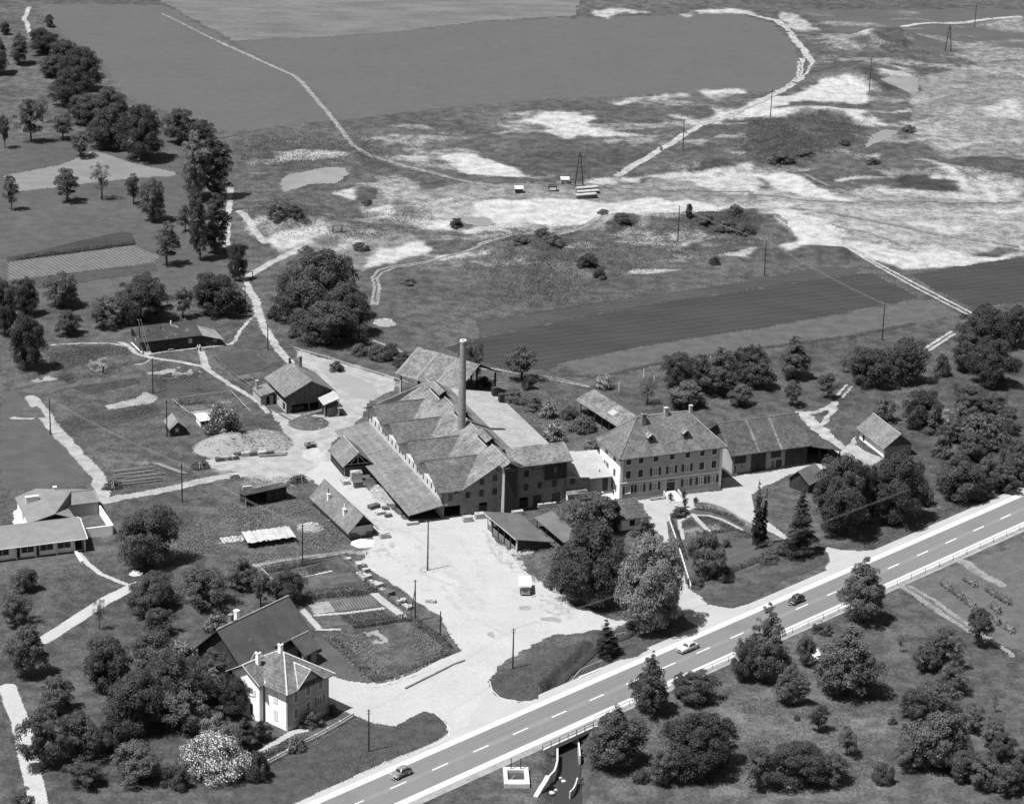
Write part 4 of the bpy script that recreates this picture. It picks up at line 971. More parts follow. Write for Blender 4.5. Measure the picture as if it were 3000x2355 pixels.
# wing roof and right flank
t.slab('wing_roof', [(14.2, -0.85, 9.12), (26.8, -0.85, 9.12), (26.8, 3.9, 11.35), (14.2, 3.9, 11.35)], 0.2, MATS['tile_old']); t.slab('wing_roof', [(14.2, 3.9, 11.35), (26.8, 3.9, 11.35), (26.8, 8.2, 9.3), (14.2, 8.2, 9.3)], 0.2, MATS['tile_old'])
t.wall((25.7, 0), (25.7, 8), gablewall(8, 9.0, 11.1, 3.9), [], MATS[Wm]); t.wall((25.7, 8), (15, 8), rectwall(10.7, 9.1), [], MATS[Wm])
t.add('vent_pipe', tube([(22.3, 1.2, 9.9), (22.3, 1.2, 10.7)], [0.12, 0.12], 6), MATS['plaster_pale'])
# linking range to the manor
t.slab('link_roof', [(25.9, -0.4, 5.5), (30.6, -0.4, 5.0), (31.4, 9.5, 6.7), (25.9, 9.5, 7.0)], 0.18, MATS['sheet_light']); t.slab('link_roof', [(30.62, -0.5, 4.72), (35.5, -0.5, 4.62), (36.2, 9.5, 6.4), (31.42, 9.5, 6.55)], 0.18, MATS['sheet_light'])
LK0, LK1 = (31.0, 0), (35.4, 0)
t.wall(LK0, LK1, rectwall(4.4, 4.4), [(2.55, 3.75, 1.5, 4.3)], MATS['plaster_grey']); door(t, LK0, LK1, 2.55, 3.75, 1.5, 4.3, MATS['wood_dark'])
t.add('vent_pipe', tube([(33.5, 1.5, 4.8), (33.5, 1.5, 5.5)], [0.1, 0.1], 6), MATS['iron'])
# lean-to along the lit side
t.slab('lean_to_roof', [(-7.15, -1.1, 1.95), (0.0, -1.1, 3.2), (0.0, 46.0, 3.2), (-7.15, 46.0, 1.95)], 0.16, MATS['tile_pale'])
for v in (9.5, 26.5, 31.0, 36.5): t.slab('roof_band', [(-7.1, v, 1.975), (0, v, 3.225), (0, v + 0.45, 3.225), (-7.1, v + 0.45, 1.975)], 0.02, M('tile_band', 0.2, 0.15))
for v in range(0, 45, 4): t.box('post', (-6.7, v - 0.1, 0), (-6.5, v + 0.1, 1.9), MATS['wood_dark'])
t.box('rear_panel', (-6.0, 2, 0), (-5.9, 44, 1.5), MATS['wood_dark'])
# square roof vents on the pale roof
for v in (43.0, 39.0): t.box('roof_vent', (26.6, v, 6.6), (27.7, v + 1.1, 8.6), MATS['wood_dark'])
# lead lean-to and steps by the link
t2 = T('lean_to_shed', 'small tiled lean-to shed against the works wall behind the garden trees', 'shed', (11.6, 475.2), 21.5)
t2.slab('roof', [(-0.3, 0.2, 2.2), (4.3, 0.0, 2.2), (3.9, 3.6, 3.4), (0.3, 3.6, 3.4)], 0.15, MATS['tile_old'])
t2.wall((0, 0.4), (4.0, 0.4), rectwall(4.0, 2.1), [(0.4, 1.3, 0.8, 1.7)], MATS['plaster_pale']); window(t2, (0, 0.4), (4.0, 0.4), 0.4, 1.3, 0.8, 1.7); t2.wall((0, 3.5), (0, 0.4), [(0, 0), (3.1, 0), (3.1, 2.1), (0, 3.2)], [], MATS['plaster_white']); t2.wall((4.0, 0.4), (4.0, 3.5), [(0, 0), (3.1, 0), (3.1, 3.2), (0, 2.1)], [], MATS['plaster_grey'])

# chimney stack
cs = T('chimney_stack', 'tall round brick chimney stack rising through the tile works roof', 'chimney', (-13.0 + 11.3 * math.cos(R(21.5)) - 20.4 * math.sin(R(21.5)), 467.2 + 11.3 * math.sin(R(21.5)) + 20.4 * math.cos(R(21.5))))
M('stack_brick', 0.27, 0.16, 0.8, 5)
cs.add('shaft', tube([(0, 0, 0), (0, 0, 9), (0, 0, 18), (0, 0, 28.4)], [0.95, 0.86, 0.74, 0.58], 24), MATS['stack_brick'])
for z in np.arange(11.5, 28, 1.15):
    r_ = 0.86 - (z - 9) / 19.4 * 0.28 + 0.012
    cs.add('iron_band', tube([(0, 0, z), (0, 0, z + 0.09)], [r_, r_], 24), MATS['brick_wall'])
ring = []
n = 24
for r_, z in ((0.66, 28.15), (0.66, 28.5), (0.36, 28.5), (0.36, 27.6)):
    ring += [(r_ * math.cos(2 * PI * k / n), r_ * math.sin(2 * PI * k / n), z) for k in range(n)]
cs.add('crown', (ring, [(j * n + k, j * n + (k + 1) % n, (j + 1) * n + (k + 1) % n, (j + 1) * n + k) for j in range(3) for k in range(n)]), MATS['concrete_white'])
cs.add('flue', tube([(0, 0, 28.41), (0, 0, 28.43)], [0.36, 0.36], 24), MATS['interior_shade'])

# ---------------------------------------------------------------- generic rectangular building with a gable roof
def gabled(name, label, cat, loc, deg, w, dp, he, hr, wallm, roofm, ov=0.5, og=0.6, xr=None, walls='fblr', holes_f=(), holes_l=(), gm=None, cap='ridge_cap', he2=None, group=None, th=0.2):
    """ridge runs along local y (depth); gable faces local -y"""
    t = T(name, label, cat, loc, deg, group)
    xr = xr if xr is not None else w / 2
    he2 = he2 or he
    if 'f' in walls: t.wall((0, 0), (w, 0), [(0, 0), (w, 0), (w, he2), (xr, hr - 0.12), (0, he)], holes_f, MATS[wallm], 0.2)
    if 'b' in walls: t.wall((w, dp), (0, dp), [(0, 0), (w, 0), (w, he), (w - xr, hr - 0.12), (0, he2)], [], MATS[wallm], 0.2)
    if 'l' in walls: t.wall((0, dp), (0, 0), rectwall(dp, he), holes_l, MATS[gm or wallm], 0.2)
    if 'r' in walls: t.wall((w, 0), (w, dp), rectwall(dp, he2), [], MATS[gm or wallm], 0.2)
    sl1 = (hr - he) / xr; sl2 = (hr - he2) / (w - xr)
    gable_roof(t, -og, dp + og, -ov, w + ov, (he - ov * sl1, he2 - ov * sl2), hr + 0.06, xr, MATS[roofm], th, 'y', MATS[cap] if cap else None)
    return t

# workshop with boarded gable
t = gabled('workshop', 'boarded gable workshop with wide dark openings beside the clay yard', 'workshop', (-47.82, 521.53), 24.9, 10.2, 11.6, 4.3, 6.85, 'wood_mid', 'tile_pale', 0.7, 0.7, 5.4,
           holes_f=[(1.2, 5.0, 0.0, 1.75), (5.25, 7.2, 0.0, 1.7)], holes_l=[(9.2, 10.6, 0.2, 1.9), (4.6, 5.4, 0.3, 1.9), (6.0, 6.9, 0.9, 1.9)], gm='plaster_pale', cap='tile_old')
for k in range(24): t.box('board', (0.05 + 0.425 * k, -0.05, 2.0), (0.05 + 0.425 * k + 0.39, -0.003, min(4.2 + 0.47 * (0.05 + 0.425 * k), 4.2 + 0.53 * (10.15 - 0.425 * k - 0.39)) - 0.12), MATS['wood_mid'])
window(t, (0, 11.6), (0, 0), 6.0, 6.9, 0.9, 1.9, 'plain')
t.box('wall_cladding', (-0.05, 0.1, 2.3), (-0.003, 11.5, 4.2), MATS['wood_dark'])
chimney(t, 7.2, 11.2, 5.2, 8.3, 0.6, MATS['brick_wall'], False); chimney(t, 5.0, 11.8, 5.9, 7.9, 0.35, MATS['iron'], False)
t.box('workbench', (1.6, 1.2, 0), (4.4, 1.9, 0.8), MATS['wood_mid'])
t = T('wash_house', 'small lean-to with pale tiled roof against the workshop side wall', 'shed', (-53.6, 528.5), 24.9)
t.slab('roof', [(-1.4, -2.6, 2.2), (1.9, -2.8, 3.0), (1.9, 3.0, 3.0), (-1.4, 3.0, 2.2)], 0.14, MATS['tile_pale'])
t.wall((-1.2, -2.4), (1.6, -2.4), rectwall(2.8, 2.1), [(1.2, 2.0, 0, 1.9)], MATS['plaster_grey']); t.wall((-1.2, 2.8), (-1.2, -2.4), rectwall(5.2, 2.0), [], MATS['plaster_pale']); chimney(t, -0.7, 1.5, 2.2, 4.4, 0.5, MATS['plaster_pale'], False)
t = T('drying_kiosk', 'small timber kiosk with tilted pale roof and ladder beside the workshop', 'shed', (-39.4, 520.1), 20)
t.slab('roof', [(-0.7, -0.7, 3.0), (2.9, -0.7, 4.2), (2.9, 3.6, 4.4), (-0.7, 3.6, 3.1)], 0.14, MATS['sheet_light'])
t.wall((0, 0), (2.6, 0), [(0, 0), (2.6, 0), (2.6, 3.9), (0, 3.0)], [(0.3, 1.9, 0, 2.0)], MATS['wood_dark'], 0.12); t.wall((0, 3.2), (0, 0), rectwall(3.2, 2.8), [], MATS['wood_dark'], 0.12); t.wall((2.6, 0), (2.6, 3.2), rectwall(3.2, 3.8), [], MATS['wood_dark'], 0.12)
for a, b in ((0.3, 1.08), (1.12, 1.9)): t.box('door', (a, -0.06, 0), (b, -0.01, 2.0), MATS['wood_grey'])
for x in (-0.45, 2.65): t.box('post', (x, -0.6, 0), (x + 0.16, -0.44, 3.1 if x < 0 else 4.0), MATS['wood_pale'])
lad = t.add('ladder', join(tube([(2.15, -0.5, 0), (1.95, -0.1, 2.6)], [.04, .04], 4), tube([(2.55, -0.5, 0), (2.35, -0.1, 2.6)], [.04, .04], 4)), MATS['wood_pale'])
for k in range(7): t.add('rung', tube([(2.15 - 0.03 * k, -0.5 + 0.057 * k, 0.3 + 0.33 * k), (2.55 - 0.03 * k, -0.5 + 0.057 * k, 0.3 + 0.33 * k)], [.03, .03], 4), MATS['wood_pale'], lad)

# timber shed with open truss
t = gabled('timber_shed', 'tiled timber shed with open roof truss beside the long lean-to', 'shed', (-33.2, 486.9), 21.6, 5.7, 9.0, 2.65, 5.0, 'wood_mid', 'tile_pale', 0.4, 0.5, None, 'blr', cap='ridge_cap', gm='wood_dark')
t.wall((0, 0), (5.7, 0), rectwall(5.7, 2.1), [], MATS['wood_mid'], 0.12)
for k in range(6): t.box('board', (0.02, -0.05, 0.04 + 0.34 * k), (5.68, -0.003, 0.04 + 0.34 * k + 0.3), MATS['wood_mid'])
for a, b in (((0, 0, 2.55), (2.85, 0, 4.85)), ((5.7, 0, 2.55), (2.85, 0, 4.85)), ((0, 0, 2.6), (5.7, 0, 2.6)), ((2.85, 0, 2.6), (2.85, 0, 4.8)), ((1.3, 0, 2.65), (2.8, 0, 4.5)), ((4.4, 0, 2.65), (2.9, 0, 4.5)), ((0.05, 0, 0), (0.05, 0, 2.6)), ((5.65, 0, 0), (5.65, 0, 2.6))):
    t.add('truss_beam', tube([(a[0], a[1] - 0.1, a[2]), (b[0], b[1] - 0.1, b[2])], [0.09, 0.09], 4), MATS['wood_pale'])
t.box('loft', (0.3, 0.6, 2.2), (5.4, 8.6, 2.3), MATS['interior_shade'])
# long tiled hut
t = gabled('long_hut', 'long low tiled hut with two flues and patched plaster gable', 'hut', (-29.98, 456.2), 26.9, 4.8, 17.6, 2.3, 4.75, 'plaster_grey', 'tile_pale', 0.75, 0.9, 2.4, 'blr', cap='tile_old', gm='plaster_grey')
t.wall((0, 0), (4.8, 0), rectwall(4.8, 2.3), [], MATS['plaster_pale'], 0.2); t.wall((0, 0.6), (4.8, 0.6), [(0, 2.1), (4.8, 2.1), (2.4, 4.6)], [], MATS['wood_dark'], 0.1, 'gable_boards')
t.add('bare_plaster', ([(0.02, -0.012, 0.02), (4.78, -0.012, 0.02), (4.78, -0.012, 1.0), (3.3, -0.012, 1.0), (3.2, -0.012, 0.35), (2.3, -0.012, 0.2), (1.6, -0.012, 0.9), (0.9, -0.012, 1.2), (0.02, -0.012, 1.15)], [tuple(range(9))]), M('bare', 0.13, 0.2))
chimney(t, 0.8, 12.4, 2.6, 4.4, 0.45, MATS['plaster_white'], False); t.add('flue_pipe', tube([(0.8, 12.4, 4.3), (0.8, 12.4, 5.6)], [.09, .09], 6), MATS['iron'])
chimney(t, 0.8, 4.6, 2.6, 4.3, 0.5, MATS['plaster_white'], False); t.add('flue_pipe', tube([(0.8, 4.6, 4.2), (0.8, 4.6, 5.2)], [.1, .1], 6), MATS['plaster_white'])
for k in range(3): t.box('window', (-0.03, 3 + 4.5 * k, 0.9), (0.01, 4.0 + 4.5 * k, 1.8), MATS['pane_dark'])

# open cart shed, single slope
t = T('open_shed', 'open-fronted shed with dark single-slope roof at the gravel yard edge', 'shed', (1.6, 451.22), 26.7)
t.slab('roof', [(-0.5, -0.6, 3.25), (-0.5, 13.4, 3.55), (7.3, 13.4, 1.75), (7.3, -0.6, 1.45)], 0.14, MATS['felt_mid'])
for v in (0, 2.6, 5.2, 7.8, 10.4, 12.6): t.box('post', (-0.12, v - 0.12, 0), (0.12, v + 0.12, 3.1 + 0.02 * v), MATS['concrete_white'] if v in (0, 12.6) else MATS['wood_dark'])
for k in range(4): t.box('front_board', (0.02, 0.15, 0.05 + 0.3 * k), (0.08, 12.45, 0.32 + 0.3 * k), MATS['wood_grey'])
t.wall((0.1, 0), (7.0, 0), [(0, 0), (6.9, 0), (6.9, 1.35), (0, 2.9)], [], MATS['wood_dark'], 0.1); t.box('rear_wall', (6.9, 0.1, 0), (7.0, 12.9, 1.4), MATS['wood_dark']); t.box('fascia', (-0.56, -0.6, 3.1), (-0.5, 13.4, 3.3), MATS['wood_pale'])
t = T('low_shed', 'low dark-roofed shed half hidden under the garden trees', 'shed', (8.6, 458.6), 26.7)
t.slab('roof', [(-1.0, -6.0, 1.9), (-1.0, 6.5, 2.1), (2.8, 6.5, 2.9), (2.8, -6.0, 2.7)], 0.12, MATS['felt_mid'])
for v in (-5.5, -2, 1.5, 5.5): t.box('post', (-0.8, v, 0), (-0.65, v + 0.15, 1.9), MATS['wood_dark'])
t.box('rear_wall', (2.4, -5.8, 0), (2.5, 6.2, 2.5), MATS['wood_dark'])
# pavilion
t = T('garden_pavilion', 'small white garden pavilion with dark single-slope roof before the manor', 'pavilion', (21.4, 463.4), 21)
t.slab('roof', [(-0.7, -0.6, 2.55), (5.7, -0.6, 2.55), (5.3, 5.6, 4.2), (-0.6, 5.6, 4.2)], 0.16, MATS['tile_dark'])
t.wall((0, 0), (5.1, 0), rectwall(5.1, 2.5), [(1.9, 3.0, 0.7, 2.0)], MATS['plaster_white']); window(t, (0, 0), (5.1, 0), 1.9, 3.0, 0.7, 2.0, 'plain', fm=MATS['frame_grey'], pm=MATS['pane_dark'])
t.wall((0, 5), (0, 0), [(0, 0), (5, 0), (5, 2.5), (0, 3.9)], [], MATS['plaster_white']); t.wall((5.1, 0), (5.1, 5), [(0, 0), (5, 0), (5, 3.9), (0, 2.5)], [], MATS['plaster_grey']); t.wall((5.1, 5), (0, 5), rectwall(5.1, 3.9), [], MATS['plaster_grey'])

# barn
t = T('barn', 'long tiled barn with boarded bays and open lean-to beside the manor', 'barn', (45.02, 493.7), 23.0)
BL, BD = 17.0, 12.0
bh = [(0.2, 2.9, 2.2, 4.2), (0.1, 0.75, 0.1, 1.8), (1.9, 2.3, 1.3, 1.8), (4.1, 7.5, 0.0, 4.2), (8.6, 10.9, 2.4, 4.2), (8.8, 9.4, 0.2, 1.8), (9.8, 11.2, 0.2, 1.9)]
t.wall((0, 0), (BL, 0), rectwall(BL, 4.6), bh, MATS['plaster_grey'])
for k in (0, 3, 4, 6): door(t, (0, 0), (BL, 0), *bh[k], MATS['wood_dark'], 'boarded_bay', False)
for k in (1, 2, 5): t.add('window', wboxes((0, 0), (BL, 0), [(bh[k][0], bh[k][1], bh[k][2], bh[k][3], -0.2, -0.15)]), MATS['pane_dark'])
for k in range(14): t.box('board', (11.9 + 0.36 * k, -0.07, 0.3), (11.9 + 0.36 * k + 0.33, -0.003, 4.4), MATS['wood_dark'])
t.wall((0, BD), (0, 0), gablewall(BD, 4.6, 8.9, BD - 5.8), [], MATS['plaster_pale']); t.add('gable_boards', wall_geo((-0.06, BD), (-0.06, 0), [(0.3, 4.6), (BD - 0.3, 4.6), (BD - 5.8, 8.7)], [], 0.05), MATS['wood_mid'])
t.wall((BL, 0), (BL, BD), gablewall(BD, 4.6, 8.9, 5.8), [], MATS['wood_dark']); t.wall((BL, BD), (0, BD), rectwall(BL, 4.6), [], MATS['wood_dark'])
rfs = gable_roof(t, -1.0, BL + 0.6, -0.8, BD + 0.6, 4.35, 9.1, 5.8, MATS['tile_dark'], 0.2, 'x', MATS['tile_old'])
for x, w_ in ((5.2, 0.6), (10.4, 0.5)):
    s_ = (9.1 - 4.35) / 6.6
    t.slab('roof_band', [(x, -0.8, 4.38), (x + w_, -0.8, 4.38), (x + w_, 5.8, 9.13), (x, 5.8, 9.13)], 0.02, MATS['tile_old'])
t.slab('lean_to_roof', [(BL + 0.5, -0.9, 4.1), (25.3, 0.2, 1.9), (25.3, 6.0, 1.9), (BL + 0.5, 5.8, 5.8)], 0.15, MATS['tile_dark'])
for x in (20.0, 24.8): t.box('post', (x, 0.3, 0), (x + 0.2, 0.5, 3.2 if x < 21 else 1.9), MATS['wood_dark'])
t.box('stall_shade', (17.2, 5.3, 0), (24.9, 5.5, 1.7), MATS['interior_shade'])  # upright near-black sheet painting the shade under the lean-to
# small white barn
t = gabled('field_barn', 'small barn with pale side wall and grey tiled roof by the track', 'barn', (77.13, 505.03), 20.0, 6.2, 11.5, 2.6, 5.05, 'plaster_grey', 'tile_pale', 0.6, 0.6, 3.2, gm='plaster_white', cap='ridge_cap', holes_l=[(1.6, 2.5, 0.0, 2.0)])
for k in range(14): t.box('board', (0.1 + 0.43 * k, -0.05, 2.4), (0.1 + 0.43 * k + 0.4, -0.003, max(2.45, min(2.6 + 0.72 * (0.1 + 0.43 * k), 2.6 + 0.78 * (6.1 - 0.43 * k - 0.4)) - 0.1)), MATS['wood_mid'])
door(t, (0, 11.5), (0, 0), 1.6, 2.5, 0.0, 2.0, MATS['interior_shade'], handle=False)  # near-black filling of the doorway, its inner shade put into the colour
# garden hut
t = gabled('garden_hut', 'small dark boarded hut beside the big chestnut tree', 'hut', (56.0, 487.7), -40, 4.6, 5.2, 2.3, 4.2, 'wood_dark', 'felt_mid', 0.4, 0.4, 2.1, cap=None)
for k in range(10): t.box('board', (0.05 + 0.455 * k, -0.04, 0.05), (0.05 + 0.455 * k + 0.42, -0.003, 2.25), MATS['wood_dark'])
# long open shed behind
a0, a1 = Vector((14.84, 526.6)), Vector((22.09, 512.0))
t = T('long_shed', 'long open-sided shed with weathered tile roof behind the manor', 'shed', (a1.x, a1.y), -61.0 + 180)
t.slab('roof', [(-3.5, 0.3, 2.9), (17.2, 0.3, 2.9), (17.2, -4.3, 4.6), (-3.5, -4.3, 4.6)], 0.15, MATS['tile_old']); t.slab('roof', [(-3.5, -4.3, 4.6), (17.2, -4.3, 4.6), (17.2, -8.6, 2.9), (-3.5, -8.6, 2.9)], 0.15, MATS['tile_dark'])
t.slab('roof_patch', [(4.0, -1.2, 3.5), (6.2, -1.2, 3.5), (6.2, -2.6, 4.02), (4.0, -2.6, 4.02)], 0.05, MATS['sheet_light'])
for x in range(-3, 18, 3): t.box('post', (x, -0.1, 0), (x + 0.2, 0.1, 2.9), MATS['wood_dark'])
t.box('rear_wall', (-3, -8.2, 0), (16.8, -8.1, 2.9), MATS['wood_dark'])
# open shed behind the works
t = T('drying_shed', 'open drying shed with striped tile roof on posts behind the works', 'shed', tuple(G('f', 1265, 1585)[:2]), -36)
zz = 6.2
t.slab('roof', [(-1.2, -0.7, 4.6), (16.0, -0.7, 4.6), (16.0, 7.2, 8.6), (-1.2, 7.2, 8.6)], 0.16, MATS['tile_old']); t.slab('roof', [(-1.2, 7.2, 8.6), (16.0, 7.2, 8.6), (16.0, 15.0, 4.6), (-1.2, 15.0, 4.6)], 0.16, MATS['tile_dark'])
for x in (-1.15, 4.2, 9.6): t.slab('roof_band', [(x, -0.7, 4.63), (x + 0.6, -0.7, 4.63), (x + 0.6, 7.2, 8.63), (x, 7.2, 8.63)], 0.02, M('tile_band', 0.2, 0.15))
for x in (0, 5, 10): t.box('post', (x - 0.2, -0.2, 0), (x + 0.2, 0.2, 4.6), MATS['plaster_pale'] if x == 0 else MATS['wood_dark'])
for x in (0, 5, 10, 15): t.box('post', (x - 0.15, 14, 0), (x + 0.15, 14.3, 4.6), MATS['wood_dark'])

# barrack
t = T('barrack', 'long dark wooden barrack with felt roof and steps on the garden path', 'barrack', (-83.27, 557.06), 24.2)
KL, KD = 13.6, 9.6
kh = [(0.75, 1.2, 0.0, 1.9), (10.6, 11.5, 1.1, 2.2)]
t.wall((0, 0), (KL, 0), rectwall(KL, 2.9), kh, MATS['wood_dark'], 0.15)
for k in range(30): t.box('board', (0.02 + 0.453 * k, -0.04, 0.3), (0.02 + 0.453 * k + 0.42, -0.003, 2.8), MATS['wood_dark']) if not (0.5 < 0.453 * k < 1.25 or 10.3 < 0.453 * k < 11.6) else None
window(t, (0, 0), (KL, 0), 10.6, 11.5, 1.1, 2.2, 'plain', rows=2, pm=M('curtain_white', 0.5, 0.1)); door(t, (0, 0), (KL, 0), 0.75, 1.2, 0, 1.9, MATS['wood_pale'], handle=False, rec=-0.05)
t.wall((0, KD), (0, 0), gablewall(KD, 2.8, 4.1, KD - 5.0), [(3.0, 3.6, 1.0, 1.9)], MATS['wood_mid'], 0.15); window(t, (0, KD), (0, 0), 3.0, 3.6, 1.0, 1.9)
t.wall((KL, 0), (KL, KD), gablewall(KD, 2.8, 4.1, 5.0), [], MATS['wood_dark'], 0.15); t.wall((KL, KD), (0, KD), rectwall(KL, 2.8), [], MATS['wood_dark'], 0.15)
gable_roof(t, -0.9, KL + 0.1, -0.7, KD + 0.6, 2.9, 4.2, 5.0, MATS['felt'], 0.12, 'x')
for x, y in ((2.2, 3.4), (5.3, 3.9), (9.6, 4.0)): t.add('roof_vent', tube([(x, y, 3.7), (x, y, 4.5)], [0.12, 0.12], 6), MATS['iron'])
t.add('flue_pipe', tube([(8.2, 5.6, 4.0), (8.2, 5.6, 5.0)], [0.13, 0.13], 6), MATS['plaster_white'])
t.slab('lean_to_roof', [(KL + 0.1, -0.3, 2.75), (18.6, -1.6, 1.55), (18.2, 4.6, 2.0), (KL + 0.1, 4.2, 3.8)], 0.1, M('felt_pale', 0.22, 0.15)); t.wall((KL, -0.05), (18.0, -1.0), [(0, 0), (4.45, 0), (4.45, 1.5), (0, 2.7)], [(2.6, 3.5, 1.0, 1.6)], MATS['wood_dark'], 0.1); window(t, (KL, -0.05), (18.0, -1.0), 2.6, 3.5, 1.0, 1.6)
t.add('stone_edge', join(tube([(-0.6, 7.5, .08), (-0.4, 3.0, .08), (-0.2, 0.0, .08)], [0.16] * 3, 5)), MATS['concrete_white'])
for k in range(3): t.box('step', (0.1, -1.2 + 0.35 * k, 0), (1.6, -0.06, 0.17 * (k + 1)), MATS['concrete'])
for k in range(2): t.box('bench_board', (5.6, -0.75 + 0.22 * k, 0.42), (6.9, -0.58 + 0.22 * k, 0.47), MATS['wood_pale'])
for x in (5.7, 6.75): t.box('bench_leg', (x, -0.72, 0), (x + 0.08, -0.4, 0.42), MATS['wood_grey'])

# small hut + cold frame
t = gabled('small_hut', 'little boarded hut with pale roof by the fenced plot', 'hut', (-70.47, 506.39), 20.4, 3.1, 4.8, 1.95, 3.2, 'wood_dark', 'felt_pale', 0.3, 0.35, 1.5, cap=None, holes_f=[(1.0, 1.7, 0.9, 1.7)])
for k in range(7): t.box('board', (0.03 + 0.44 * k, -0.035, 0.05), (0.03 + 0.44 * k + 0.4, -0.003, 0.85), MATS['wood_dark'])
window(t, (0, 0), (3.1, 0), 1.0, 1.7, 0.9, 1.7, 'plain', pm=MATS['curtain_white'])
t = T('glass_frame', 'small white glazed frame house in the fenced plot', 'greenhouse', tuple(G('j', 1570, 272)[:2]), 24)
t.slab('roof', [(-0.3, -0.3, 1.5), (2.2, -0.3, 1.5), (2.2, 3.6, 1.8), (-0.3, 3.6, 1.8)], 0.08, MATS['concrete_white'])
t.wall((0, 0), (2.0, 0), rectwall(2.0, 1.4), [(0.15, 0.9, 0.5, 1.25), (1.1, 1.85, 0.5, 1.25)], MATS['trim_white'], 0.08); t.box('pane', (0.1, 0.06, 0.45), (1.9, 0.08, 1.3), MATS['pane_dark']); t.wall((0, 3.3), (0, 0), rectwall(3.3, 1.4), [], MATS['trim_white'], 0.08); t.wall((2.0, 0), (2.0, 3.3), rectwall(3.3, 1.4), [], MATS['frame_grey'], 0.08)
# dark open shed
t = T('tool_shed', 'dark open-fronted plank shed in the weeds above the log stack', 'shed', (-51.0, 470.6), 30.8)
t.slab('roof', [(-0.9, -0.8, 2.75), (9.2, -0.8, 3.0), (9.0, 3.2, 2.2), (-0.7, 3.2, 2.0)], 0.12, MATS['felt'])
for x in (0, 4.2, 8.4): t.box('post', (x, 0, 0), (x + 0.16, 0.16, 2.6), MATS['wood_dark'])
t.box('rear_wall', (0, 3.0, 0), (8.5, 3.1, 2.1), MATS['wood_dark']); t.box('side_wall', (-0.08, 0.1, 0), (0, 3.0, 2.0), MATS['wood_dark']); t.wall((4.3, 0.1), (8.5, 0.1), rectwall(4.2, 2.5), [], MATS['wood_dark'], 0.1); t.add('brace', tube([(-0.5, -0.6, 0), (-0.3, -0.2, 2.6)], [.07, .07], 4), MATS['wood_pale'])

# bungalow
t = T('bungalow', 'modern low bungalow with pale tiled roofs and white walled court', 'house', (-78.86, 447.88), 21.56)
M('tile_bung', 0.2, 0.12, 0.4, 5)
bw_ = [(-11.8, -9.4), (-8.3, -5.8), (-5.1, -2.5)]
wl = 21.0
hb = [(wl + a, wl + b_, 0.85, 2.15) for a, b_ in bw_] + [(wl - 12.8, wl - 12.0, 0.1, 2.3), (wl - 9.1, wl - 8.45, 0.1, 2.3), (wl - 1.9, wl - 0.1, 0.1, 2.4), (wl - 16.5, wl - 14, 0.85, 2.15)]
p0, p1 = (-wl, 0), (0, 0)
t.wall(p0, p1, rectwall(wl, 2.6), hb, MATS['plaster_white'])
for k, (x0, x1, z0, z1) in enumerate(hb):
    if k in (3, 4): door(t, p0, p1, x0, x1, z0, z1, MATS['wood_dark'])
    elif k == 5: t.add('porch', wboxes(p0, p1, [(x0, x1, 0.1, 2.4, -1.6, -1.5)]), MATS['wood_dark'])
    else: window(t, p0, p1, x0, x1, z0, z1, 'plain', bars=1, pm=MATS['pane_dark'])
for x in (-12.9, -9.25, -5.35, -2.1, -0.08): t.box('pier', (x, -0.75, 0), (x + 0.14, 0.0, 2.55), MATS['trim_white'])
t.slab('roof', [(-wl - 0.5, -1.0, 2.72), (0.4, -1.0, 2.72), (0.4, 5.1, 4.3), (-wl - 0.5, 5.1, 4.3)], 0.16, MATS['tile_bung']); t.slab('roof', [(-wl - 0.5, 5.1, 4.3), (0.4, 5.1, 4.3), (0.4, 8.6, 3.2), (-wl - 0.5, 8.6, 3.2)], 0.16, MATS['tile_bung'])
t.add('verge_board', tube([(0.42, -1.0, 2.7), (0.42, 5.1, 4.28), (0.42, 8.5, 3.2)], [0.09] * 3, 4), MATS['trim_white']); t.box('gutter', (-wl, -1.1, 2.58), (0.4, -1.0, 2.72), MATS['trim_white'])
t.wall((0, 0), (0, 8.3), gablewall(8.3, 2.6, 4.1, 5.0), [], MATS['plaster_grey'])
# rear block
t.slab('roof', [(-8.7, 8.6, 3.0), (-8.7, 21.8, 3.0), (-3.9, 19.0, 4.5), (-3.6, 8.4, 4.4)], 0.16, MATS['tile_bung']); t.slab('roof', [(-3.9, 19.0, 4.5), (-8.7, 21.8, 3.0), (-4.0, 25.0, 3.0), (6.6, 21.2, 3.0), (1.5, 18.2, 4.4)], 0.16, MATS['tile_bung'])
t.slab('roof', [(-3.9, 19.0, 4.5), (1.5, 18.2, 4.4), (6.6, 21.2, 3.0), (6.5, 15.6, 2.7), (0.0, 15.6, 2.7), (0.3, 8.4, 2.9), (-3.6, 8.4, 4.4)], 0.16, MATS['tile_bung'])
t.wall((-0.2, 15.8), (6.3, 15.8), rectwall(6.5, 2.5), [], MATS['plaster_pale']); t.wall((-8.3, 21.5), (-8.3, 8.5), rectwall(13, 2.8), [(4.5, 6.5, 0.1, 2.1)], MATS['plaster_white']); t.wall((6.3, 15.8), (6.3, 21), rectwall(5.2, 2.5), [], MATS['plaster_pale'])
for a, b_ in (((6.3, 15.6), (6.5, 5.6)), ((6.5, 5.7), (0.2, 5.7))):
    t.wall(a, b_, rectwall(math.dist(a, b_), 1.9), [], MATS['plaster_white'], 0.25, 'court_wall')
t.box('court_paving', (0.3, 5.9, 0.03), (6.2, 15.6, 0.06), MATS['bed_mid'])
chimney(t, -6.3, 16.8, 3.4, 5.0, 2.4, MATS['concrete_white'], False, None, 0.6); chimney(t, -0.9, 21.8, 3.2, 4.3, 0.6, MATS['concrete_white'], False)

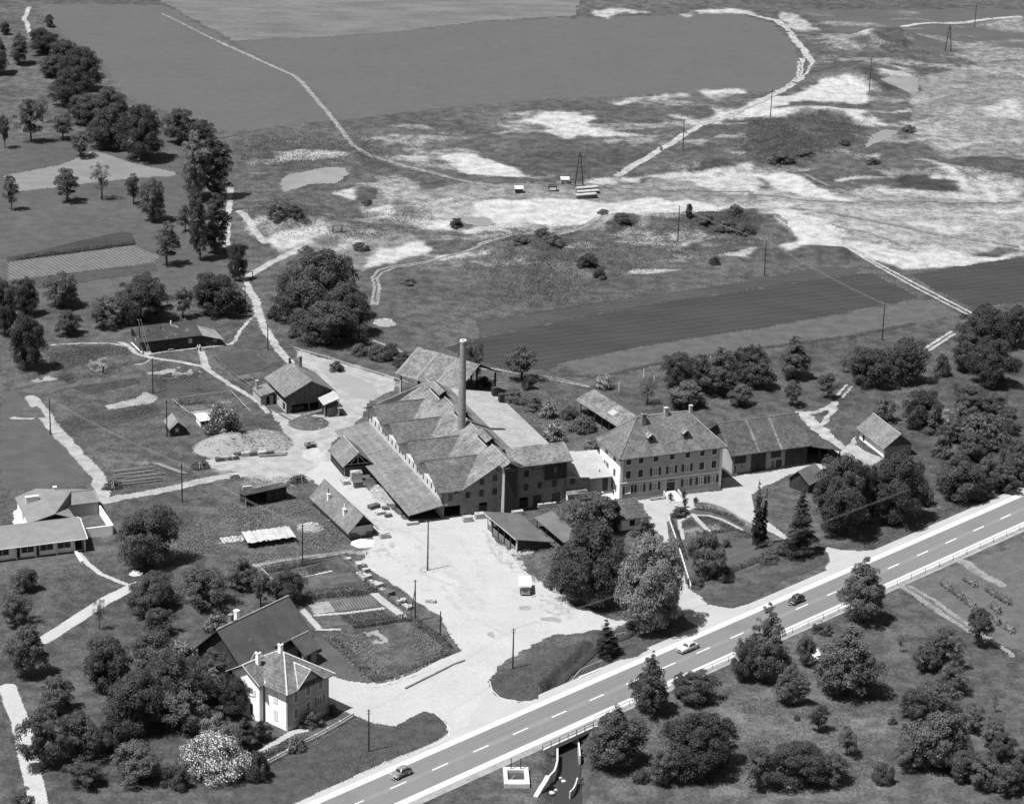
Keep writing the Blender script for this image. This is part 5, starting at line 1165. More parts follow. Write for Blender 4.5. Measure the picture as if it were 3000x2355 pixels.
# farmhouse
A0 = Vector((-47.9, 397.04)); A1 = Vector((-37.64, 410.6))
fd = (A1 - A0).normalized(); fn = Vector((fd.y, -fd.x))
ang = math.degrees(math.atan2(fd.y, fd.x))
t = T('farmhouse', 'farmhouse under one broad dark tiled roof behind the white villa', 'house', (A0.x, A0.y), ang)
FL_ = 17.2
t.slab('roof', [(-0.6, -6.0, 3.3), (FL_, -6.0, 3.3), (FL_, 0, 9.0), (-0.6, 0, 9.0)], 0.22, MATS['tile_farm']); t.slab('roof', [(-0.6, 0, 9.0), (FL_, 0, 9.0), (FL_, 6.0, 3.3), (-0.6, 6.0, 3.3)], 0.22, MATS['tile_farm'])
t.add('ridge_cap', tube([(-0.6, 0, 9.03), (FL_, 0, 9.03)], [.15, .15], 6), MATS['ridge_cap'])
t.wall((0.2, 5.2), (0.2, -5.2), [(0, 0), (10.4, 0), (10.4, 3.7), (5.2, 8.7), (0, 3.7)], [(2, 3, 1, 2.2), (7, 8, 1, 2.2)], MATS['wood_dark']); t.wall((0.2, -5.2), (16.6, -5.2), rectwall(16.4, 3.8), [(13.5, 14.4, 0, 2.1), (10, 11, 1, 2.1)], MATS['plaster_grey']); t.wall((16.6, -5.2), (16.6, 5.2), [(0, 0), (10.4, 0), (10.4, 3.7), (5.2, 8.7), (0, 3.7)], [], MATS['plaster_grey'])
door(t, (0.2, -5.2), (16.6, -5.2), 13.5, 14.4, 0, 2.1, MATS['wood_dark']); window(t, (0.2, -5.2), (16.6, -5.2), 10, 11, 1, 2.1)
chimney(t, 3.4, 0.5, 8.2, 10.3, 0.7, MATS['brick_wall'], False); chimney(t, 5.0, 0.7, 8.0, 10.4, 0.7, MATS['plaster_white'], False)
t.slab('porch_roof', [(11.0, -9.2, 2.7), (15.3, -9.2, 2.7), (15.3, -6.2, 4.9), (11.0, -6.2, 4.9)], 0.15, MATS['tile_farm']); t.slab('porch_roof', [(8.0, -6.2, 4.9), (15.3, -6.2, 4.9), (15.3, -5.0, 4.4), (8.0, -5.0, 4.4)], 0.15, MATS['tile_farm'])
t.add('ridge_cap', tube([(11, -6.2, 4.93), (15.3, -6.2, 4.93)], [.12, .12], 6), MATS['ridge_cap']); t.wall((11.4, -8.6), (14.8, -8.6), rectwall(3.4, 2.6), [(1.0, 2.0, 0, 2.0)], MATS['plaster_grey'])

# villa
t = T('villa', 'two storey white villa with cross-gabled tiled roof and two chimneys', 'house', (-34.85, 378.3), 49.2)
VU, VV, VH = 9.4, 12.0, 7.1
M('villa_shade_side', 0.36, 0.07, 0.4, 4)  # the villa's white plaster darkened for its shaded faces, shade in the colour
vh = [(1.5, 2.3, 4.6, 6.3, 'closed'), (4.2, 5.15, 4.85, 6.6, 'closed'), (7.05, 7.9, 4.9, 6.6, 'closed'), (1.5, 2.3, 1.65, 3.4, 'closed'), (4.2, 5.15, 1.9, 3.65, 'closed'), (6.9, 7.8, 2.1, 3.65, 'open')]
p0, p1 = (0, 0), (VU, 0)
t.wall(p0, p1, [(0, 0), (VU, 0), (VU, VH), (7.2, VH), (4.55, 9.4), (1.9, VH), (0, VH)], [(6.9, 7.8, 2.1, 3.65), (4.4, 4.7, 8.0, 8.4)], MATS['villa_shade_side'])
M('shutter_grey', 0.22, 0.1)
for x0, x1, z0, z1, s in vh: window(t, p0, p1, x0, x1, z0, z1, s, shm=MATS['shutter_grey'], sur=MATS['trim_white'])
p0, p1 = (0, VV), (0, 0)
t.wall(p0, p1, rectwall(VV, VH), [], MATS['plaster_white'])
q0, q1 = (-0.9, VV), (-0.9, 5.4)
t.wall(q0, q1, [(0, 0), (6.6, 0), (6.6, VH), (3.3, 9.0), (0, VH)], [(3.9, 4.9, 4.3, 5.5), (4.1, 4.9, 0.6, 2.7)], MATS['plaster_white'])
window(t, q0, q1, 3.9, 4.9, 4.3, 5.5, 'open', shm=MATS['trim_white'], sill=MATS['trim_white']); door(t, q0, q1, 4.1, 4.9, 0.6, 2.7, MATS['wood_dark'])
t.wall((-0.9, 5.4), (-0.01, 5.4), rectwall(0.89, VH), [], MATS['plaster_white']); t.wall((-0.01, VV), (-0.9, VV), rectwall(0.89, VH), [], MATS['plaster_white'])
for z0, z1 in ((4.3, 5.9), (1.2, 2.9)): window(t, p0, p1, VV - 3.1, VV - 2.3, z0, z1, 'closed', shm=MATS['trim_white'], sur=MATS['trim_white'])
t.add('plinth', wboxes((0, 0), (VU, 0), [(0, VU, 0, 0.7, 0, 0.06)]), MATS['concrete'])
t.wall((VU, 0), (VU, VV), rectwall(VV, VH), [], MATS['villa_shade_side']); t.wall((VU, VV), (0, VV), rectwall(VU, VH), [], MATS['villa_shade_side'])
ze = 6.95; ov = 0.75; pk = (4.7, 5.6, 10.55); pk2 = (4.7, 6.6, 10.55)
c1, c2, c3, c4 = (-ov, -ov, ze), (VU + ov, -ov, ze), (VU + ov, VV + ov, ze), (-ov, VV + ov, ze)
tm = MATS['tile_house']
rf = t.slab('roof', [c1, c2, pk], 0.18, tm); t.slab('roof', [c2, c3, pk2, pk], 0.18, tm); t.slab('roof', [c3, c4, pk2], 0.18, tm); t.slab('roof', [c4, c1, pk, pk2], 0.18, tm)
# left cross gable
t.slab('roof', [(-1.65, 4.7, ze), (-1.65, 8.7, 9.4), (3.4, 8.7, 9.4), (-0.3, 4.7, ze)], 0.16, tm); t.slab('roof', [(-1.65, 8.7, 9.4), (-1.65, 12.7, ze), (0.4, 12.7, ze), (3.4, 8.7, 9.4)], 0.16, tm)
# right cross gable
t.slab('roof', [(1.7, -ov, 7.15), (4.55, -ov, 9.65), (4.55, 3.4, 9.65), (1.7, 0.0, 7.15)], 0.16, tm); t.slab('roof', [(4.55, -ov, 9.65), (7.4, -ov, 7.15), (7.4, 0.0, 7.15), (4.55, 3.4, 9.65)], 0.16, tm)
cp = M('ridge_white', 0.5, 0.2, 2, 6)
def rc(a, b_, r_=0.15): t.add('ridge_cap', tube([(a[0], a[1], a[2] + .05), (b_[0], b_[1], b_[2] + .05)], [r_, r_], 6), cp, rf)
rc(pk, c1); rc(pk, c2); rc(pk, pk2, .12); rc((-1.65, 8.7, 9.4), (3.4, 8.7, 9.4)); rc((3.4, 8.7, 9.4), (4.7, 6.6, 10.55), .12); rc((3.4, 8.6, 9.35), (-0.4, 4.7, ze + 0.05)); rc((-1.67, 4.7, ze), (-1.67, 8.7, 9.38), .07); rc((-1.67, 12.7, ze), (-1.67, 8.7, 9.38), .07); rc((4.55, -ov, 9.65), (4.55, 3.2, 9.65), .12); rc((1.7, -ov, 7.2), (4.5, 3.0, 9.6), .1); rc((1.6, -ov - .02, 7.1), (4.55, -ov - .02, 9.6), .07); rc((7.5, -ov - .02, 7.1), (4.55, -ov - .02, 9.6), .07)
t.box('soffit', (-ov + .05, -ov + .05, ze - 0.2), (VU + ov - .05, VV + ov - .05, ze - 0.185), MATS['trim_white'])
t.add('downpipe', tube([(-0.12, 5.25, 0), (-0.12, 5.25, 6.9)], [.12, .12], 6), MATS['frame_grey'])
chimney(t, 4.6, 6.3, 9.8, 11.9, 0.6, MATS['plaster_white']); chimney(t, 1.2, 8.0, 8.6, 11.0, 0.6, MATS['plaster_white'])
t.add('roof_ladder', join(tube([(2.0, 10.6, 8.3), (1.9, 9.4, 10.4)], [.08, .08], 4), tube([(1.9, 9.4, 10.4), (2.9, 8.6, 9.6)], [.08, .08], 4)), MATS['trim_white'])

# ================================================================== VEGETATION
LEAF = {'leaf_dark': 0.07, 'leaf_mid': 0.098, 'leaf_light': 0.17, 'leaf_pale': 0.2, 'leaf_conifer': 0.048, 'blossom': 0.6, 'grass_tuft': 0.16}
for k_, v_ in LEAF.items(): leaf_mat(k_, v_, 0.55 if k_ != 'blossom' else 0.1)
M('bark', 0.09, 0.3, 2, 8)

def leaf_quads(pos, nrm, size, rg):
    n = len(pos)
    rr = rg.normal(size=(n, 3))
    a = np.cross(nrm, rr); a /= np.linalg.norm(a, axis=1, keepdims=True) + 1e-9
    b = np.cross(nrm, a)
    s = (size * rg.uniform(0.65, 1.35, n))[:, None]
    a = a * s; b = b * s * 0.75
    V = np.stack([pos - a, pos - b * 0.9 + a * 0.1, pos + a, pos + b * 0.9 + a * 0.1], 1).reshape(-1, 3)
    return V, np.arange(n * 4).reshape(n, 4)

def prof(kind, t):
    if kind == 'round': return np.sqrt(np.clip(1 - (2 * t - 0.9) ** 2 / 1.22, 0, 1))
    if kind == 'tall': return np.sqrt(np.clip(1 - (1.85 * t - 0.85) ** 2, 0, 1)) * (1 - 0.25 * t)
    if kind == 'pyramid': return np.where(t < 0.2, 0.7 + 1.5 * t, np.clip(1.0 * (1 - ((t - 0.2) / 0.8) ** 1.5), 0.1, 1))
    if kind == 'conifer': return np.clip((1 - t) ** 0.85, 0.04, 1) * (0.85 + 0.15 * np.sin(t * 40))
    if kind == 'column': return np.clip(np.minimum(1, 0.45 + 2.2 * t), 0, 1) * np.clip(1 - ((t - 0.35).clip(0) / 0.65) ** 2.2, 0.05, 1)
    if kind == 'open': return np.sqrt(np.clip(1 - (2 * t - 1) ** 2, 0, 1)) * 0.95
    if kind == 'bush': return np.sqrt(np.clip(1 - t ** 2, 0, 1))
    return np.ones_like(t)

CROWNS = {}
def crown(kind, seed, r, h, nleaf, nclump, leaf, mat, rc=0.36, infill=0.12, blossom=0):
    rg = np.random.default_rng(seed)
    tt = rg.uniform(0.02, 0.97, nclump * 6)
    pr = prof(kind, tt)
    keep = rg.uniform(0, 1, len(tt)) < pr ** 1.2 + 0.08
    tt = tt[keep][:nclump]; pr = pr[keep][:nclump]
    th = rg.uniform(0, 2 * PI, len(tt))
    lump = 1 + 0.2 * np.sin(th * 2 + seed) + 0.17 * np.sin(th * 3 + 2.1 * seed + tt * 5) + 0.1 * np.sin(th * 5 + tt * 9)
    rho = pr * lump * (1 - 0.95 * rg.uniform(0, 1, len(tt)) ** 2.2) * 0.86
    cen = np.stack([rho * np.cos(th) * r, rho * np.sin(th) * r, tt * h], 1)
    if kind in ('conifer', 'column'): crr = r * rc * (0.35 + 0.75 * pr) * rg.uniform(0.7, 1.25, len(tt))
    elif kind == 'pyramid': crr = r * rc * rg.uniform(0.7, 1.25, len(tt)) * (0.3 + 0.7 * pr)
    else: crr = r * rc * rg.uniform(0.6, 1.3, len(tt)) * (0.55 + 0.45 * pr)
    ci = rg.integers(0, len(tt), nleaf)
    w_ = crr ** 2; ci = rg.choice(len(tt), nleaf, p=w_ / w_.sum())
    dirs = rg.normal(size=(nleaf, 3)); dirs /= np.linalg.norm(dirs, axis=1, keepdims=True)
    dirs[:, 2] = np.where(dirs[:, 2] < -0.35, -dirs[:, 2] * 0.8, dirs[:, 2])
    rad = crr[ci] * np.where(rg.uniform(0, 1, nleaf) < infill, rg.uniform(0.1, 0.8, nleaf), rg.uniform(0.78, 1.05, nleaf))
    flat = 0.8 if kind not in ('conifer',) else 0.55
    pos = cen[ci] + dirs * rad[:, None] * np.array([1, 1, flat])
    pos[:, 2] = np.maximum(pos[:, 2], 0.02 * h)
    cdir = pos - np.array([0, 0, h * 0.42]); cdir /= np.linalg.norm(cdir, axis=1, keepdims=True) + 1e-6
    nr = dirs * 0.7 + cdir * 0.5 + rg.normal(size=(nleaf, 3)) * 0.55 + np.array([0, 0, 0.15])
    nr /= np.linalg.norm(nr, axis=1, keepdims=True)
    rr_ = np.percentile(np.hypot(pos[:, 0], pos[:, 1]), 96); zt_ = np.percentile(pos[:, 2], 99.7)
    pos = pos * np.array([r / rr_, r / rr_, h / zt_])
    V, Q = leaf_quads(pos, nr, leaf, rg)
    me = npmesh('crown_' + kind, V, Q, MATS[mat])
    if blossom:
        me.materials.append(MATS['blossom'])
        topness = dirs[:, 2] * 0.5 + pos[:, 2] / h * 0.5 + rg.normal(size=nleaf) * 0.12
        cl = vnoise(pos[:, 0] * 2.6 / leaf * 0.3, pos[:, 1] * 2.6 / leaf * 0.3 + pos[:, 2] * 1.7 / leaf * 0.3, seed)
        mi = ((cl > 1 - blossom) & (topness > 0.1)).astype(np.int32)
        me.polygons.foreach_set('material_index', mi)
        me.update()
    return me, r, h

SPEC = {  # kind: list of prototype meshes
 'big':     [('round', 6.0, 10.0, 15000, 70, 0.27, 'leaf_dark', .34)] * 3,
 'bigpale': [('round', 5.5, 9.0, 15000, 75, 0.25, 'leaf_light', .30)] * 2,
 'mid':     [('round', 3.6, 6.0, 7000, 42, 0.22, 'leaf_mid', .36)] * 4,
 'dark':    [('round', 3.8, 6.2, 7500, 46, 0.22, 'leaf_dark', .36)] * 4,
 'loose':   [('open', 3.4, 5.8, 3600, 34, 0.22, 'leaf_mid', .3)] * 4,
 'fruit':   [('open', 2.5, 4.2, 2600, 26, 0.19, 'leaf_mid', .34)] * 4,
 'sparse':  [('open', 2.3, 4.6, 900, 22, 0.17, 'leaf_mid', .36)] * 3,
 'pyramid': [('pyramid', 3.4, 8.5, 8000, 62, 0.22, 'leaf_mid', .36)] * 4,
 'willow':  [('tall', 4.2, 14.0, 11000, 60, 0.25, 'leaf_pale', .36)] * 2,
 'tall':    [('tall', 3.2, 12.0, 8000, 50, 0.23, 'leaf_dark', .38)] * 3,
 'conifer': [('conifer', 2.6, 11.0, 8000, 90, 0.2, 'leaf_conifer', .34)] * 3,
 'column':  [('column', 1.2, 7.5, 3200, 50, 0.16, 'leaf_conifer', .5)] * 2,
 'bush':    [('bush', 2.0, 2.3, 2400, 22, 0.17, 'leaf_mid', .42)] * 4,
 'darkbush':[('bush', 2.0, 2.3, 2400, 22, 0.17, 'leaf_dark', .42)] * 3,
 'palebush':[('bush', 2.4, 3.0, 3600, 30, 0.16, 'leaf_pale', .38)] * 2,
 'flower':  [('bush', 2.4, 3.4, 3800, 30, 0.16, 'leaf_mid', .4)] * 3,
 'bigflower': [('bush', 5.6, 6.5, 14000, 70, 0.2, 'leaf_mid', .3)],
 'globe':   [('round', 1.0, 1.9, 2600, 60, 0.08, 'leaf_conifer', .3)],
}
seed_ = 100
for k_, lst in SPEC.items():
    CROWNS[k_] = []
    for (kd, r_, h_, nl, nc, lf, mt, rc_) in lst:
        seed_ += 1
        CROWNS[k_].append(crown(kd, seed_, r_, h_, int(nl * 2.6), int(nc * 2.6), lf * 0.56, mt, rc_ * 0.72, blossom={'flower': 0.3, 'bigflower': 0.4}.get(k_, 0), infill=0.12 if k_ != 'sparse' else 0.3))

TRUNKS = []
for s_ in range(4):
    rg = random.Random(s_ + 3)
    parts = [tube([(0, 0, -0.15), (0.02, 0.01, 0.3), (0.05 * rg.uniform(-1, 1), 0.05 * rg.uniform(-1, 1), 0.65), (0.06 * rg.uniform(-1, 1), 0.06 * rg.uniform(-1, 1), 1.0)], [0.062, 0.045, 0.034, 0.012], 7)]
    for k in range(6):
        a = 2 * PI * (k + rg.random() * 0.6) / 6; z = 0.38 + 0.07 * k
        parts.append(tube([(0, 0, z), (0.16 * math.cos(a), 0.16 * math.sin(a), z + 0.12), (0.32 * math.cos(a), 0.32 * math.sin(a), z + 0.26)], [0.022, 0.014, 0.005], 5))
    v_, f_ = join(*parts)
    TRUNKS.append(mesh('trunk', v_, f_, MATS['bark'], True))

GR = {  # group key: (name, label, category, group phrase)
 'row': ('broadleaf_tree', 'dense broadleaf tree in the belt bordering the far meadow', 'tree', 'trees in the belt bordering the far meadow'),
 'orch': ('fruit_tree', 'small fruit tree on the grass beside the pale hay strip', 'tree', 'fruit trees by the hay strip'),
 'lane': ('broadleaf_tree', 'tall leafy tree lining the lane to the clay pit', 'tree', 'trees lining the lane to the clay pit'),
 'willow': ('willow_tree', 'tall pale willow at the end of the tree belt', 'tree', None),
 'barr': ('broadleaf_tree', 'leafy tree behind the long dark barrack', 'tree', 'trees behind the barrack'),
 'oak': ('oak_tree', 'huge dark broadleaf tree in the clump above the workshop', 'tree', 'huge dark trees above the workshop'),
 'oakb': ('shrub', 'rounded shrub in the hedge below the huge dark trees', 'shrub', 'shrubs below the huge dark trees'),
 'works': ('fruit_tree', 'fruit tree at the field edge behind the tile works', 'tree', 'fruit trees behind the tile works'),
 'manb': ('broadleaf_tree', 'dark tree in the orchard behind the manor and barn', 'tree', 'trees behind the manor and barn'),
 'east': ('broadleaf_tree', 'bushy tree in the thicket beyond the field barn', 'tree', 'trees beyond the field barn'),
 'young': ('young_tree', 'young slender tree on the grass near the cart track', 'tree', 'young trees near the cart track'),
 'chest': ('chestnut_tree', 'big chestnut tree between garden hut and main road', 'tree', None),
 'chestb': ('broadleaf_tree', 'dark leafy tree touching the big chestnut above the road', 'tree', None),
 'pine': ('conifer_tree', 'dark ragged conifer at the end of the manor garden', 'tree', None),
 'spruce': ('conifer_tree', 'slim pointed conifer in the manor garden', 'tree', 'slim pointed conifers in the manor garden'),
 'yarddark': ('broadleaf_tree', 'big dark tree at the yard edge beside the parked van', 'tree', None),
 'yardpale': ('broadleaf_tree', 'big pale green tree beside the road entrance', 'tree', None),
 'yardup': ('broadleaf_tree', 'leafy tree shading the low shed near the pavilion', 'tree', None),
 'cyp': ('cypress_tree', 'slim dark cypress beside the garden pavilion', 'tree', None),
 'garden': ('garden_tree', 'round bushy tree in the fenced manor garden', 'tree', None),
 'gshrub': ('shrub', 'leafy shrub growing in the manor gardens', 'shrub', 'shrubs in the manor gardens'),
 'flow': ('flowering_shrub', 'elder shrub covered in white blossom', 'shrub', 'white-blossomed elder shrubs'),
 'bigflow': ('flowering_shrub', 'large white-blossomed shrub in the villa front garden', 'shrub', None),
 'bung': ('broadleaf_tree', 'large dark solitary tree on the grass below the bungalow', 'tree', None),
 'bungs': ('broadleaf_tree', 'leafy tree standing along the white drive and farmhouse', 'tree', 'trees along the white drive and farmhouse'),
 'villa': ('broadleaf_tree', 'leafy tree in the grove beside the villa', 'tree', 'trees in the grove beside the villa'),
 'vcon': ('conifer_tree', 'dark dense evergreen close against the villa wall', 'tree', 'evergreens against the villa wall'),
 'vpale': ('young_tree', 'slim pale-leaved tree on a thin trunk by the villa', 'tree', None),
 'vpb': ('shrub', 'pale rounded shrub in front of the villa evergreens', 'shrub', None),
 'globe': ('clipped_shrub', 'clipped round evergreen ball by the villa path', 'shrub', None),
 'yew': ('clipped_shrub', 'narrow dark yew bush by the villa path', 'shrub', None),
 'slope': ('orchard_tree', 'bushy orchard tree on the slope below the road', 'tree', 'orchard trees below the road'),
 'pear': ('pear_tree', 'tall pear tree beside the road railing', 'tree', 'pear trees beside the road railing'),
 'sap': ('sapling', 'small sapling on the meadow below the road', 'sapling', 'saplings below the road'),
 'isl': ('conifer_tree', 'small ragged conifer at the stream bridge by the yard', 'tree', None),
 'quarb': ('shrub', 'low scrub bush growing in the clay pit', 'shrub', 'scrub bushes in the clay pit'),
 'gdark': ('broadleaf_tree', 'dark dense tree at the gable of the farmhouse garden', 'tree', None),
 'edge': ('broadleaf_tree', 'leafy tree on the grass beside the far lane', 'tree', 'trees beside the far lane'),
}
KADJ = {'big': 'large broad-crowned', 'mid': 'medium rounded', 'dark': 'dark dense', 'fruit': 'small open-crowned', 'tall': 'tall narrow', 'pyramid': 'pyramid-shaped', 'bush': 'low spreading', 'darkbush': 'low dark', 'sparse': 'thin-leaved', 'loose': 'loose airy'}
ADJ0 = ('dense', 'small', 'tall', 'leafy', 'rounded', 'dark', 'bushy', 'young', 'huge', 'low')
ti = 0
def tree(c, x, ytop, ybase, wpx, kind, key, cb=None, leanless=True):
    """crown width wpx and top/base rows are read off the photograph, giving real size at the tree's own spot on the ground"""
    global ti
    b, h = height_at(c, x, ytop, ybase)
    if kind == 'mid' and key in ('slope', 'villa', 'bungs', 'east', 'barr') and ti % 2: kind = 'loose'
    if kind not in ('fruit', 'sparse', 'column', 'globe', 'conifer'):      # the row read off is the crown's near rim, the trunk stands behind it
        hd = Vector((b.x, b.y, 0)).normalized()
        rim = wpx / CROP[c][2] * (b - Vector((0, 0, CAMZ))).length / FPX / 2
        b = b + hd * rim * 0.8
        yt = P(c, x, ytop)[1]; lo, hi = 0.5, 60.0
        for _ in range(40):
            h = (lo + hi) / 2
            if pix((b.x, b.y, h))[1] > yt: lo = h
            else: hi = h
    b.z = hp(b.x, b.y)
    dist = (b - Vector((0, 0, CAMZ))).length
    wid = wpx / CROP[c][2] * dist / FPX
    r_ = wid / 2
    name, lab, cat, grp = GR[key]
    me, r0, h0 = CROWNS[kind][ti % len(CROWNS[kind])]
    rg = random.Random(ti * 7 + 1); ti += 1
    e = bpy.data.objects.new(name, None); COL.objects.link(e)
    e.location = b; e.empty_display_size = 0.5
    if grp and kind in KADJ and cat in ('tree', 'shrub'): lab = KADJ[kind] + ' ' + lab.split(' ', 1)[1] if lab.split(' ')[0] in ADJ0 else KADJ[kind] + ' ' + lab
    tag(e, lab, cat, grp)
    # the crown's near rim hides part of the height seen in the photograph
    if cb is None: cb = {'bush': 0.0, 'darkbush': 0.0, 'palebush': 0, 'flower': 0.0, 'bigflower': 0.05, 'globe': 0.0, 'column': 0.02, 'conifer': 0.06, 'pyramid': 0.1, 'big': 0.06, 'bigpale': 0.06, 'willow': 0.05, 'tall': 0.08, 'fruit': 0.2, 'sparse': 0.25, 'mid': 0.08, 'dark': 0.07, 'loose': 0.08}.get(kind, 0.15)
    hc = h * (1 - cb)
    cr = bpy.data.objects.new('crown', me); COL.objects.link(cr); cr.parent = e
    cr.location = (0, 0, h * cb); cr.scale = (r_ / r0 * rg.uniform(0.9, 1.1), r_ / r0 * rg.uniform(0.85, 1.15), hc / h0); cr.rotation_euler = (rg.uniform(-.06, .06), rg.uniform(-.06, .06), rg.uniform(0, 6.28))
    tr = bpy.data.objects.new('trunk', TRUNKS[ti % 4]); COL.objects.link(tr); tr.parent = e
    th_ = max(h * 0.82, 0.4)
    tw = min(max(r_ * 1.6, 1.0), th_ * 1.3)
    tr.scale = (tw, tw, th_); tr.rotation_euler = (0, 0, rg.uniform(0, 6.28))
    return e

for a in [('a',340,230,440,240,'big'),('a',500,315,520,230,'dark'),('a',660,370,730,270,'big'),('a',430,440,620,260,'dark'),('a',560,540,860,300,'big'),('a',860,690,1010,290,'big'),('a',690,740,1010,290,'dark'),('a',850,850,1200,320,'big'),('a',1110,830,1290,350,'big'),('a',1400,860,1140,250,'mid'),('a',1570,940,1150,190,'dark'),('a',150,265,520,170,'tall'),('a',-30,300,600,200,'big')]: tree(*a, 'row')
for a in [('a',240,780,1115,200,'fruit'),('a',335,755,960,95,'sparse'),('a',490,885,1095,165,'fruit'),('a',630,1035,1230,180,'fruit'),('a',525,1325,1580,220,'fruit'),('a',795,1280,1560,170,'sparse'),('a',1045,1360,1600,140,'fruit'),('a',1195,1400,1760,240,'mid'),('a',90,1380,1645,120,'fruit'),('a',40,900,1160,90,'fruit')]: tree(*a, 'orch')
tree('a',1520,1015,1590,260,'willow','willow')
for a in [('a',1690,1080,1580,230,'tall'),('e',1450,110,320,140,'fruit'),('e',1565,-60,560,150,'tall'),('e',1680,30,510,250,'tall'),('e',1870,420,720,140,'dark')]: tree(*a, 'lane')
tree('e',1305,250,580,220,'fruit','orch'); tree('a',390,115,220,90,'darkbush','edge'); tree('a',40,170,280,90,'dark','edge')
for a in [('e',490,640,935,290,'mid'),('e',200,690,1005,230,'dark'),('e',1140,665,1065,400,'big'),('e',830,835,1095,320,'mid'),('e',1430,755,990,160,'fruit'),('e',1690,645,1015,310,'dark'),('e',530,945,1155,210,'mid'),('e',210,960,1435,300,'big'),('e',1890,820,960,140,'bush'),('e',40,700,1150,200,'dark'),('e',1010,880,1060,140,'bush')]: tree(*a, 'barr')
for a in [('f',600,465,1090,560,'big'),('f',830,720,1190,430,'big'),('f',700,860,1250,470,'big'),('f',450,640,1060,330,'big')]: tree(*a, 'oak')
for a in [('f',270,920,1010,110,'bush'),('f',420,1040,1150,110,'bush'),('f',940,1190,1300,140,'bush'),('f',1100,1210,1340,180,'bush'),('f',1290,1260,1390,170,'bush'),('f',1190,1190,1290,120,'darkbush'),('f',760,1330,1420,120,'bush')]: tree(*a, 'oakb')
for a in [('f',1815,1180,1510,190,'fruit'),('h',340,1210,1480,240,'fruit'),('h',400,1440,1560,120,'darkbush'),('f',1920,1450,1540,130,'darkbush')]: tree(*a, 'works')
for a in [('h',1560,1270,1580,260,'dark'),('h',1720,1290,1600,220,'dark'),('h',1890,1235,1630,300,'pyramid'),('h',2100,1220,1520,240,'dark'),('h',1620,1490,1720,280,'mid'),('i',40,1215,1570,270,'pyramid'),('i',330,1135,1500,280,'pyramid'),('i',920,1235,1560,290,'dark'),('i',1210,1160,1540,320,'dark'),('h',2050,1520,1700,200,'mid')]: tree(*a, 'manb')
for a in [('i',320,1485,1680,140,'fruit'),('i',600,1425,1620,140,'fruit'),('i',725,1285,1420,75,'sparse'),('i',1490,1275,1460,150,'bush'),('h',1325,1470,1670,150,'sparse'),('m',1310,540,610,90,'bush'),('i',1600,1490,1590,80,'sparse'),('m',1860,0,180,150,'sparse')]: tree(*a, 'young')
for a in [('i',1800,905,1400,400,'big'),('i',1860,1150,1560,340,'big'),('i',2060,900,1250,220,'dark'),('i',1680,1120,1440,240,'dark'),('m',1340,-10,310,340,'dark'),('m',1040,40,250,190,'mid'),('m',1800,180,480,420,'bush'),('m',1990,120,330,230,'mid'),('m',1600,510,890,350,'dark'),('m',1860,500,790,230,'mid'),('m',1720,330,560,260,'mid'),('m',2040,380,690,260,'dark'),('m',1480,330,520,200,'bush'),('m',1500,590,800,180,'loose'),('m',1730,640,870,260,'dark'),('m',1980,560,800,240,'mid'),('m',1580,220,420,240,'loose'),('m',1900,0,200,220,'loose'),('m',1700,-40,150,260,'mid'),('m',1640,90,330,240,'loose'),('m',2100,480,760,240,'mid'),('m',1290,640,900,220,'bush'),('m',1990,690,800,160,'bush'),('m',1420,120,330,180,'bush')]: tree(*a, 'east')
tree('m',690,505,1170,450,'big','chest'); tree('m',1120,480,1080,420,'big','chestb'); tree('m',370,780,1270,270,'conifer','pine'); tree('m',50,710,1205,125,'conifer','spruce'); tree('m',85,760,1190,80,'conifer','spruce')
tree('m',890,560,1060,260,'dark','east'); tree('l',850,1040,1745,560,'big','yarddark'); tree('l',1330,1130,1945,570,'bigpale','yardpale'); tree('l',850,790,1160,440,'mid','yardup'); tree('l',1060,830,1090,120,'column','cyp'); tree('l',1760,1095,1470,330,'mid','garden'); tree('l',640,1330,1560,230,'mid','gshrub')
for a in [('l',1300,975,1145,180,'bush'),('l',1925,1370,1490,130,'darkbush'),('l',820,190,330,200,'bush'),('l',400,20,150,260,'bush'),('l',720,110,230,150,'darkbush'),('l',1060,330,400,90,'bush'),('l',280,-20,90,200,'bush'),('l',1700,1440,1530,170,'bush'),('m',140,1270,1350,170,'bush'),('l',930,800,870,100,'bush'),('l',600,1420,1560,150,'bush'),('l',1940,1150,1220,80,'bush'),('l',1580,900,985,160,'darkbush'),('m',220,1180,1280,200,'bush'),('l',1120,600,640,60,'bush')]: tree(*a, 'gshrub')
for a in [('l',590,235,400,220,'flower'),('l',555,70,220,150,'flower'),('l',885,360,460,120,'flower'),('j',1750,95,355,250,'flower'),('n',1420,440,570,190,'flower'),('n',1700,205,390,210,'flower'),('h',985,1440,1560,170,'flower'),('k',400,1430,1490,110,'flower'),('o',450,1180,1320,170,'flower'),('f',440,1030,1140,90,'flower')]: tree(*a, 'flow')
tree('n',1700,1170,1575,580,'bigflower','bigflow'); tree('j',1150,905,1420,450,'big','bung'); tree('k',385,1390,1690,290,'dark','gdark')
for a in [('j',1190,1420,1760,400,'big'),('j',1600,1380,1720,390,'mid'),('j',1880,1310,1580,240,'mid'),('j',2040,1390,1680,170,'fruit'),('j',190,1385,1590,210,'mid'),('j',120,1540,1860,260,'mid'),('n',230,300,760,290,'mid'),('n',775,110,345,100,'sparse'),('n',1250,180,420,220,'mid')]: tree(*a, 'bungs')
